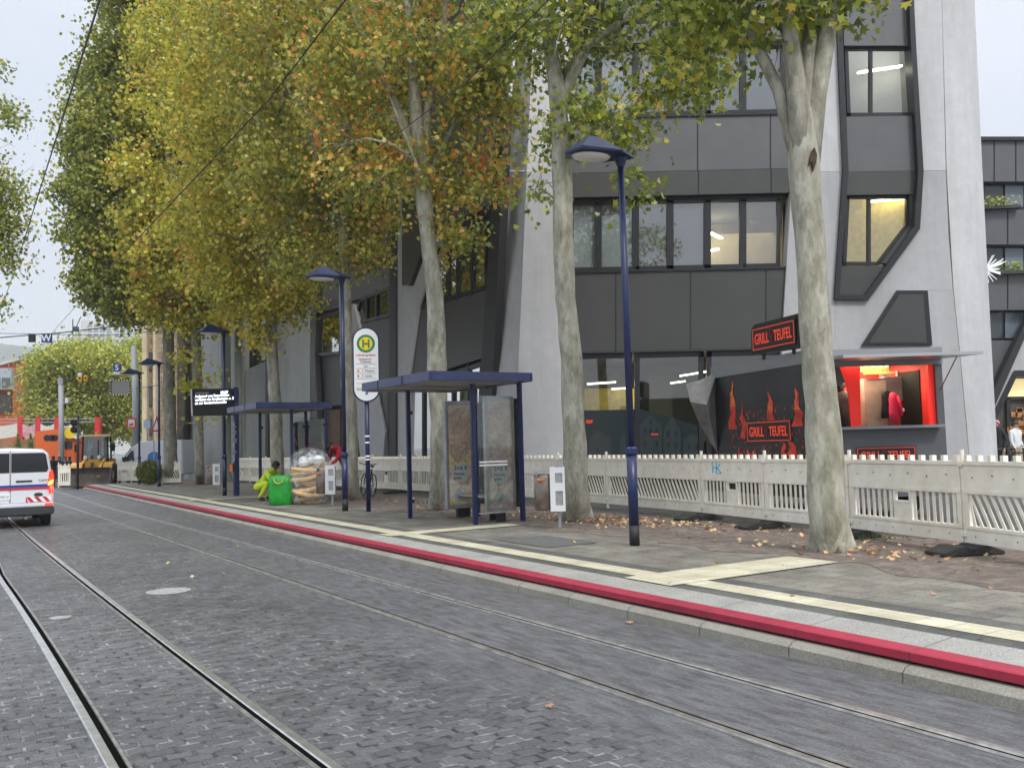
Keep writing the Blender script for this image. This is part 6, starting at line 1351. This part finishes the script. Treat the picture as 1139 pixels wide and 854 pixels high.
b.f += [tuple(range(23, -1, -1)), tuple(6*24+k for k in range(24))]; b.mi += [0, 0]
gs = b.build('sack_body', mat('green_sack_plastic', (.012, .30, .03), .45, var=.25, scale=6, bump=.3, bscale=9), gb, True)
b = MB(); b.tube([c+Vector((-.14, -.27, .74)), c+Vector((-.10, -.29, .62)), c+Vector((0, -.30, .58)), c+Vector((.10, -.29, .62)), c+Vector((.14, -.27, .74))], .016, 6); b.build('handle', mat('yellow_webbing', (.6, .5, .05), .7), gb)
c = G(345, 560, .24); fb = empty('foam_bag', c, 'big clear plastic bag of beige foam rolls standing by the litter bin', 'bag')
rnd = random.Random(51); foam = mat('beige_foam', (.66, .45, .20), .8, var=.15, scale=8)
for i in range(15):
    z = .09+i*.066+rnd.uniform(-.02, .02); a = rnd.uniform(-.6, .6); r_ = .50*math.sin(min(1, .35+z/.9)*math.pi*.5); mid = Vector((rnd.uniform(-.05, .05), rnd.uniform(-.28, .1), z)); dx = Vector((math.cos(a), math.sin(a)*.5, rnd.uniform(-.30, .30)))
    b = MB(); b.tube([c+mid-dx*r_, c+mid-dx*r_*.5+Vector((0, -.05, -.03)), c+mid+Vector((0, -.08, -.05)), c+mid+dx*r_*.5+Vector((0, -.05, -.03)), c+mid+dx*r_], [.045, .062, .065, .062, .045], 10); b.build('foam_roll', foam, fb, True)
for i in range(7):
    q = c+Vector((rnd.uniform(-.32, .32), rnd.uniform(-.25, .15), rnd.uniform(1.08, 1.28))); b = MB(); b.lathe(q, [(.01, -.12), (.13, -.07), (.16, .02), (.09, .10), (.01, .12)], 7, sx=rnd.uniform(.8, 1.3)); b.build('white_scrap', M['white'], fb)
def film_mat():
    k = NT('clear_film'); t = k.t; tr_ = k.n('ShaderNodeBsdfTransparent'); ms_ = k.n('ShaderNodeMixShader'); tcn = k.n('ShaderNodeTexCoord')
    k.b.inputs['Base Color'].default_value = (.75, .77, .78, 1); k.b.inputs['Roughness'].default_value = .22
    f = k.ramp(k.noise(tcn.outputs['Object'], 5, 6, .7), [(.42, (.06, .06, .06)), (.56, (.22, .22, .22)), (.64, (.55, .55, .55))]); k.bump(k.noise(tcn.outputs['Object'], 7, 5), .8, .05)
    out = [q for q in t.nodes if q.type == 'OUTPUT_MATERIAL'][0]; k.l(f, ms_.inputs['Fac']); k.l(tr_.outputs[0], ms_.inputs[1]); k.l(k.b.outputs[0], ms_.inputs[2]); k.l(ms_.outputs[0], out.inputs['Surface']); return k.m
b = MB(); b.lathe(c, [(.40, 0), (.52, .08), (.58, .35), (.60, .7), (.60, 1.0), (.55, 1.25), (.42, 1.42), (.20, 1.52), (.03, 1.55)], 28, sy=.75)
bm_ = b.build('clear_film', film_mat(), fb, True)
for v_ in bm_.data.vertices: v_.co += Vector((math.sin(v_.co.z*9+v_.co.x*7), math.cos(v_.co.z*8+v_.co.x*11), 0))*.012
# ================================================================== PEOPLE
M['skin'] = mat('skin', (.42, .25, .17), .5); M['skin_dark'] = mat('dark_skin', (.10, .055, .035), .5); M['hair_dark'] = mat('dark_hair', (.015, .012, .010), .6); M['hair_pink'] = mat('pink_knit', (.55, .25, .30), .9)
CL = dict(hiviz=mat('hi_vis_yellow', (.58, .74, .03), .7), dark=mat('dark_cloth', (.02, .02, .023), .8), red=mat('red_cloth', (.45, .012, .03), .75), jeans=mat('blue_jeans', (.04, .055, .10), .8), grey=mat('grey_cloth', (.18, .18, .19), .8), maroon=mat('maroon_cloth', (.10, .02, .03), .8), white=mat('white_cloth', (.7, .7, .7), .8), beige=mat('beige_cloth', (.4, .33, .24), .8), navy=mat('navy_cloth', (.02, .03, .07), .8))
E_ = [('pelvis', 'waist'), ('waist', 'chest'), ('chest', 'neck'), ('neck', 'head'), ('head', 'crown')]
for s_ in 'LR': E_ += [('chest', 'sh'+s_), ('sh'+s_, 'el'+s_), ('el'+s_, 'wr'+s_), ('wr'+s_, 'palm'+s_), ('pelvis', 'hip'+s_), ('hip'+s_, 'kn'+s_), ('kn'+s_, 'an'+s_), ('an'+s_, 'toe'+s_)]
RAD = dict(pelvis=.155, waist=.155, chest=.18, neck=.056, head=.088, crown=.078, sh=.078, el=.055, wr=.034, palm=.034, hip=.108, kn=.072, an=.052, toe=.042)
def person(label, loc, rz, J, top='dark', bot='jeans', skin='skin', shoe='dark', hair='hair_dark', hat=None, s=1.0, sleeves=True, name='person'):
    t = empty(name, loc, label, 'person', rz=rz)
    names = list(J); me = bpy.data.meshes.new('body'); me.from_pydata([Vector(J[n])*s for n in names], [(names.index(a), names.index(c)) for a, c in E_], [])
    # hands: five short fingers from each palm
    o = bpy.data.objects.new('body', me); C.objects.link(o); bm = bmesh.new(); bm.from_mesh(me); bm.verts.ensure_lookup_table()
    rads = [RAD[n.rstrip('LR') if n[-1] in 'LR' and n[:-1] in RAD else n]*s for n in names]; tags_ = list(names)
    for s_ in 'LR':
        w_, p = Vector(J['wr'+s_]), Vector(J['palm'+s_]); d = (p-w_).normalized(); sd0 = d.cross(UP); sd0 = sd0.normalized() if sd0.length > .1 else Vector((1, 0, 0))
        for k_, (off, ln) in enumerate(((-.027, .060), (-.009, .075), (.009, .072), (.027, .055), (.045, .035))):
            bm.verts.ensure_lookup_table(); base = bm.verts[names.index('palm'+s_)]; a = p+sd0*off+d*(.035 if k_ < 4 else -.01); e1 = a+d*ln*.55+Vector((0, 0, -.006)); e2 = a+d*ln+Vector((0, 0, -.02))
            pv = base
            for q, r_ in ((a, .012), (e1, .010), (e2, .008)): nv = bm.verts.new(q*s); bm.edges.new((pv, nv)); pv = nv; rads.append(r_*s); tags_.append('palm'+s_)
    bm.to_mesh(me); bm.free()
    sk = o.modifiers.new('skin', 'SKIN'); sk.use_smooth_shade = True
    sv_ = me.skin_vertices[0].data if me.skin_vertices else None
    if sv_ is None:
        bpy.context.view_layer.objects.active = o; bpy.context.view_layer.update(); sv_ = me.skin_vertices[0].data
    for i, r_ in enumerate(rads):
        f = 1.0; sv_[i].radius = (r_, r_*(.72 if tags_[i] in ('chest', 'waist', 'pelvis') else 1)); sv_[i].use_root = (i == names.index('pelvis'))
    sb_ = o.modifiers.new('sub', 'SUBSURF'); sb_.levels = 1; sb_.render_levels = 1
    bpy.context.view_layer.update()
    m2 = bpy.data.meshes.new_from_object(o.evaluated_get(bpy.context.evaluated_depsgraph_get())); bpy.data.objects.remove(o); m2.name = 'body'
    mats_ = [M[skin], CL[top], CL[bot], CL[shoe]]; m2.materials.clear()
    for q in mats_: m2.materials.append(q)
    segs = [(Vector(J[a])*s, Vector(J[c])*s, a, c) for a, c in E_]
    def cls(a, c):
        k_ = (a.rstrip('LR') if a[:-1] in RAD else a, c.rstrip('LR') if c[:-1] in RAD else c)
        if k_ in (('neck', 'head'), ('head', 'crown'), ('wr', 'palm')): return 0
        if k_ == ('el', 'wr') and not sleeves: return 0
        if k_ in (('pelvis', 'hip'), ('hip', 'kn'), ('kn', 'an')): return 2
        if k_ == ('an', 'toe'): return 3
        return 1
    for p in m2.polygons:
        best = None
        for a, c, an, cn in segs:
            d = c-a; L2 = max(1e-6, d.length_squared); tt = min(1, max(0, (p.center-a).dot(d)/L2)); q = (p.center-(a+d*tt)).length/ (1.0 if an != 'chest' or cn != 'neck' else 1.2)
            if best is None or q < best[0]: best = (q, cls(an, cn))
        p.material_index = best[1]; p.use_smooth = True
    bo = bpy.data.objects.new('body', m2); C.objects.link(bo); bo.parent = t
    h, cr, nk = Vector(J['head'])*s, Vector(J['crown'])*s, Vector(J['neck'])*s; up_ = (cr-h).normalized(); fw = Vector(J.get('_face', (0, -1, 0))); fw = (fw-up_*fw.dot(up_)).normalized(); rt_ = fw.cross(up_)
    # hair or hat: a cap over the back and top of the head
    b = MB(); n = 12; r_ = .098*s; c0_ = h+up_*.045*s-fw*.012*s
    for i in range(7):
        th = math.pi*.5*i/6*1.15
        for k_ in range(n):
            a = 2*math.pi*k_/n; q = rt_*math.cos(a)*math.sin(th)+fw*math.sin(a)*math.sin(th)+up_*math.cos(th)
            drop = -.05*s if (math.sin(a) < -.2 and i == 6) else (.03*s if (i == 6 and math.sin(a) > .3) else 0); b.v.append(c0_+q*r_+up_*drop)
    for i in range(6):
        for k_ in range(n): b.f.append((i*n+k_, i*n+(k_+1) % n, (i+1)*n+(k_+1) % n, (i+1)*n+k_)); b.mi.append(0)
    b.build('hat' if hat else 'hair', M[hat or hair], t, True, local=True)
    b = MB(); b.lathe(h+fw*.092*s-up_*.0, [(.004, -.02), (.014, 0), (.004, .02)], 6); b.build('nose', M[skin], t, True, local=True)
    b = MB()
    for sg_ in (-1, 1): b.lathe(h+fw*.084*s+rt_*sg_*.03*s+up_*.03*s, [(.002, -.008), (.009, 0), (.002, .008)], 6)
    b.lathe(h+fw*.083*s-up_*.035*s, [(.002, -.004), (.018, 0), (.002, .004)], 6); b.build('facial_features', M['hair_dark'], t, local=True)
    return t
def stand(lean=0.0, stride=.12, arm=.05):
    return dict(pelvis=(0, 0, .95), waist=(0, 0, 1.10), chest=(0, -.01, 1.32), neck=(0, -.02, 1.50), head=(0, -.035, 1.60), crown=(0, -.03, 1.68),
        shL=(.17, 0, 1.42), elL=(.23, arm, 1.14), wrL=(.23, arm-.12, .92), palmL=(.23, arm-.15, .84), shR=(-.17, 0, 1.42), elR=(-.23, -arm, 1.14), wrR=(-.23, -arm-.12, .92), palmR=(-.23, -arm-.15, .84),
        hipL=(.09, 0, .90), knL=(.10, -stride, .50), anL=(.10, -stride*.9, .09), toeL=(.10, -stride*.9-.16, .04), hipR=(-.09, 0, .90), knR=(-.10, stride*.3, .50), anR=(-.10, stride*1.6, .10), toeR=(-.10, stride*1.6-.15, .04))
# person in hi-vis crouching inside the farther shelter, facing right
J = dict(pelvis=(0, 0, .36), waist=(0, -.14, .47), chest=(0, -.30, .62), neck=(0, -.40, .76), head=(0, -.47, .83), crown=(0, -.50, .90), shL=(.17, -.34, .68), elL=(.20, -.48, .46), wrL=(.12, -.62, .34), palmL=(.10, -.69, .30), shR=(-.17, -.34, .68), elR=(-.20, -.50, .46), wrR=(-.12, -.62, .34), palmR=(-.10, -.69, .30),
    hipL=(.10, 0, .33), knL=(.15, -.38, .44), anL=(.13, -.10, .08), toeL=(.13, -.26, .04), hipR=(-.10, 0, .33), knR=(-.15, -.36, .46), anR=(-.13, -.08, .08), toeR=(-.13, -.24, .04))
J['_face'] = (0, -1, -.4); Jc = {k_: v_ for k_, v_ in J.items() if k_ != '_face'}
def P_(J): return {k_: v_ for k_, v_ in J.items() if not k_.startswith('_')}
person('person in a bright yellow hi-vis suit crouching inside the farther shelter', G(289, 557, .24), R(70), Jc, 'hiviz', 'hiviz', 'skin_dark', s=1.22)
# person in red bending forward by the barrier
Jb = dict(pelvis=(0, .10, .96), waist=(0, .02, 1.10), chest=(0, -.14, 1.29), neck=(0, -.29, 1.39), head=(0, -.38, 1.40), crown=(0, -.45, 1.41), shL=(.18, -.20, 1.33), elL=(.22, -.30, 1.06), wrL=(.15, -.46, .92), palmL=(.14, -.53, .88), shR=(-.18, -.20, 1.33), elR=(-.22, -.30, 1.06), wrR=(-.15, -.46, .92), palmR=(-.14, -.53, .88),
    hipL=(.09, .10, .91), knL=(.10, .04, .50), anL=(.10, .10, .09), toeL=(.10, -.06, .04), hipR=(-.09, .10, .91), knR=(-.10, .10, .50), anR=(-.10, .18, .09), toeR=(-.10, .02, .04))
person('person in a red top and dark trousers bending over beside the second lamp post', G(375, 557, .24)+Vector((.1, .5, 0)), R(-50), Jb, 'red', 'dark', s=1.12)
pp = G(59, 541, .02); o_ = person('pedestrian with a dark backpack walking away just right of the white van', pp, R(190), stand(), 'dark', 'maroon', hair='hair_dark', s=1.02)
b = MB(); b.box((0, .19, 1.28), (.30, .18, .42)); tag(b.build('backpack', M['black_pl'], o_, bevel=.05, local=True))
for i, (x, Y, tp, bt, lab, ht) in enumerate(((66, 56, 'navy', 'jeans', 'distant pedestrian in navy just behind the backpack wearer', None), (72, 58, 'grey', 'dark', 'distant pedestrian in grey left of the loader', None), (77, 57, 'dark', 'dark', 'distant pedestrian in black nearest the loader cab', None))):
    c = AY(x, 540, Y); c.z = .0; person(lab, c, R(20+i*60), stand(stride=.06), tp, bt)
# vendor in the trailer
person('vendor in black seen from behind in the food trailer', Vector((AY(933, 450, 16.9).x, 16.75, 1.05)), R(150), stand(stride=.02), 'dark', 'dark', s=.98)
# shoppers at the right edge
person('shopper in a pink knitted hat and dark coat at the far right', Vector((AY(1109, 480, 26.5).x, 26.5, .25)), R(-60), stand(stride=.05), 'dark', 'dark', hat='hair_pink', s=1.03)
person('shopper in a pale jacket standing by the bicycle at the far right', Vector((AY(1129, 480, 27.0).x, 27.0, .25)), R(20), stand(stride=.05), 'white', 'beige', hair='hair_pink' if False else 'hair_dark', s=1.0)
# ================================================================== BICYCLES
def bicycle(loc, rz, label, tilt=0.0, m='black_pl'):
    t = empty('bicycle', loc, label, 'bicycle', 'bicycles', rz); t.rotation_euler = (tilt, 0, rz)
    for x in (-.52, .52):
        b = MB(); n = 30; b.tube([(x+.33*math.cos(2*math.pi*k_/n), 0, .35+.33*math.sin(2*math.pi*k_/n)) for k_ in range(n+1)], .017, 6, cap=False); wo_ = b.build('wheel', M['tyre'], t, True, local=True)
        b = MB()
        for k_ in range(9): a = math.pi*k_/9; b.bar((x+.32*math.cos(a), 0, .35+.32*math.sin(a)), (x-.32*math.cos(a), 0, .35-.32*math.sin(a)), .004, .004)
        b.build('spokes', M['galv'], wo_, local=True)
    b = MB(); bb, st_, hd = (-.08, 0, .32), (-.22, 0, .82), (.36, 0, .80)
    for a, c in ((bb, st_), (bb, hd), (st_, hd), (bb, (-.52, 0, .35)), (st_, (-.52, 0, .35))): b.tube([a, c], .018, 8)
    b.build('frame', M[m], t, local=True); b = MB(); b.tube([(.34, 0, .92), (.52, 0, .35)], .016, 8); b.build('fork', M[m], t, local=True)
    b = MB(); b.tube([(.26, -.28, 1.02), (.34, -.1, .98), (.34, .1, .98), (.26, .28, 1.02)], .014, 6); b.tube([(.34, 0, .9), (.34, 0, .98)], .016, 6); b.build('handlebar', M['black_pl'], t, local=True)
    b = MB(); b.lathe((-.26, 0, .93), [(.02, -.03), (.10, 0), (.06, .03)], 10, sx=1.3, sy=.75); b.tube([(-.22, 0, .8), (-.25, 0, .92)], .014, 6); b.build('saddle', M['black_pl'], t, local=True)
    b = MB(); b.tube([(-.08, -.06, .32), (.02, -.08, .2)], .012, 5); b.tube([(-.08, .06, .32), (-.18, .08, .44)], .012, 5); b.lathe((-.08, -.03, .32), [(.09, 0), (.09, .01)], 14, axis='Y'); b.build('crankset', M['galv'], t, local=True)
bicycle(G(394, 553, .24)+Vector((.35, .35, 0)), R(115), 'black bicycle leaning at the barrier behind the second lamp post', R(6)); bicycle(Vector((AY(1122, 480, 26.8).x, 26.3, .25)), R(8), 'dark bicycle parked in front of the shop at the far right')
# rack rail in front of the shop
b = MB(); c = AY(1104, 480, 26.2).x
for k_ in range(4): x = c+k_*.75; b.tube([(x, 26.0, .25), (x, 26.0, 1.2), (x+.5, 26.0, 1.2), (x+.5, 26.0, .25)], .022, 6)
tag(b.build('bicycle_rack', M['frame']), 'dark tubular bicycle rack at the shop front on the far right', 'rack')
# ================================================================== HAZE
hm = bpy.data.materials.new('haze_air'); hm.use_nodes = True; ht = hm.node_tree; ht.nodes.clear()
ho = ht.nodes.new('ShaderNodeOutputMaterial'); hv = ht.nodes.new('ShaderNodeVolumePrincipled'); hv.inputs['Color'].default_value = (.97, .985, 1, 1); hv.inputs['Density'].default_value = .0005
ht.links.new(hv.outputs[0], ho.inputs['Volume'])
hb = MB(); hb.box((0, 900, 109), (5200, 2700, 222)); tag(hb.build('haze', hm), kind='stuff')
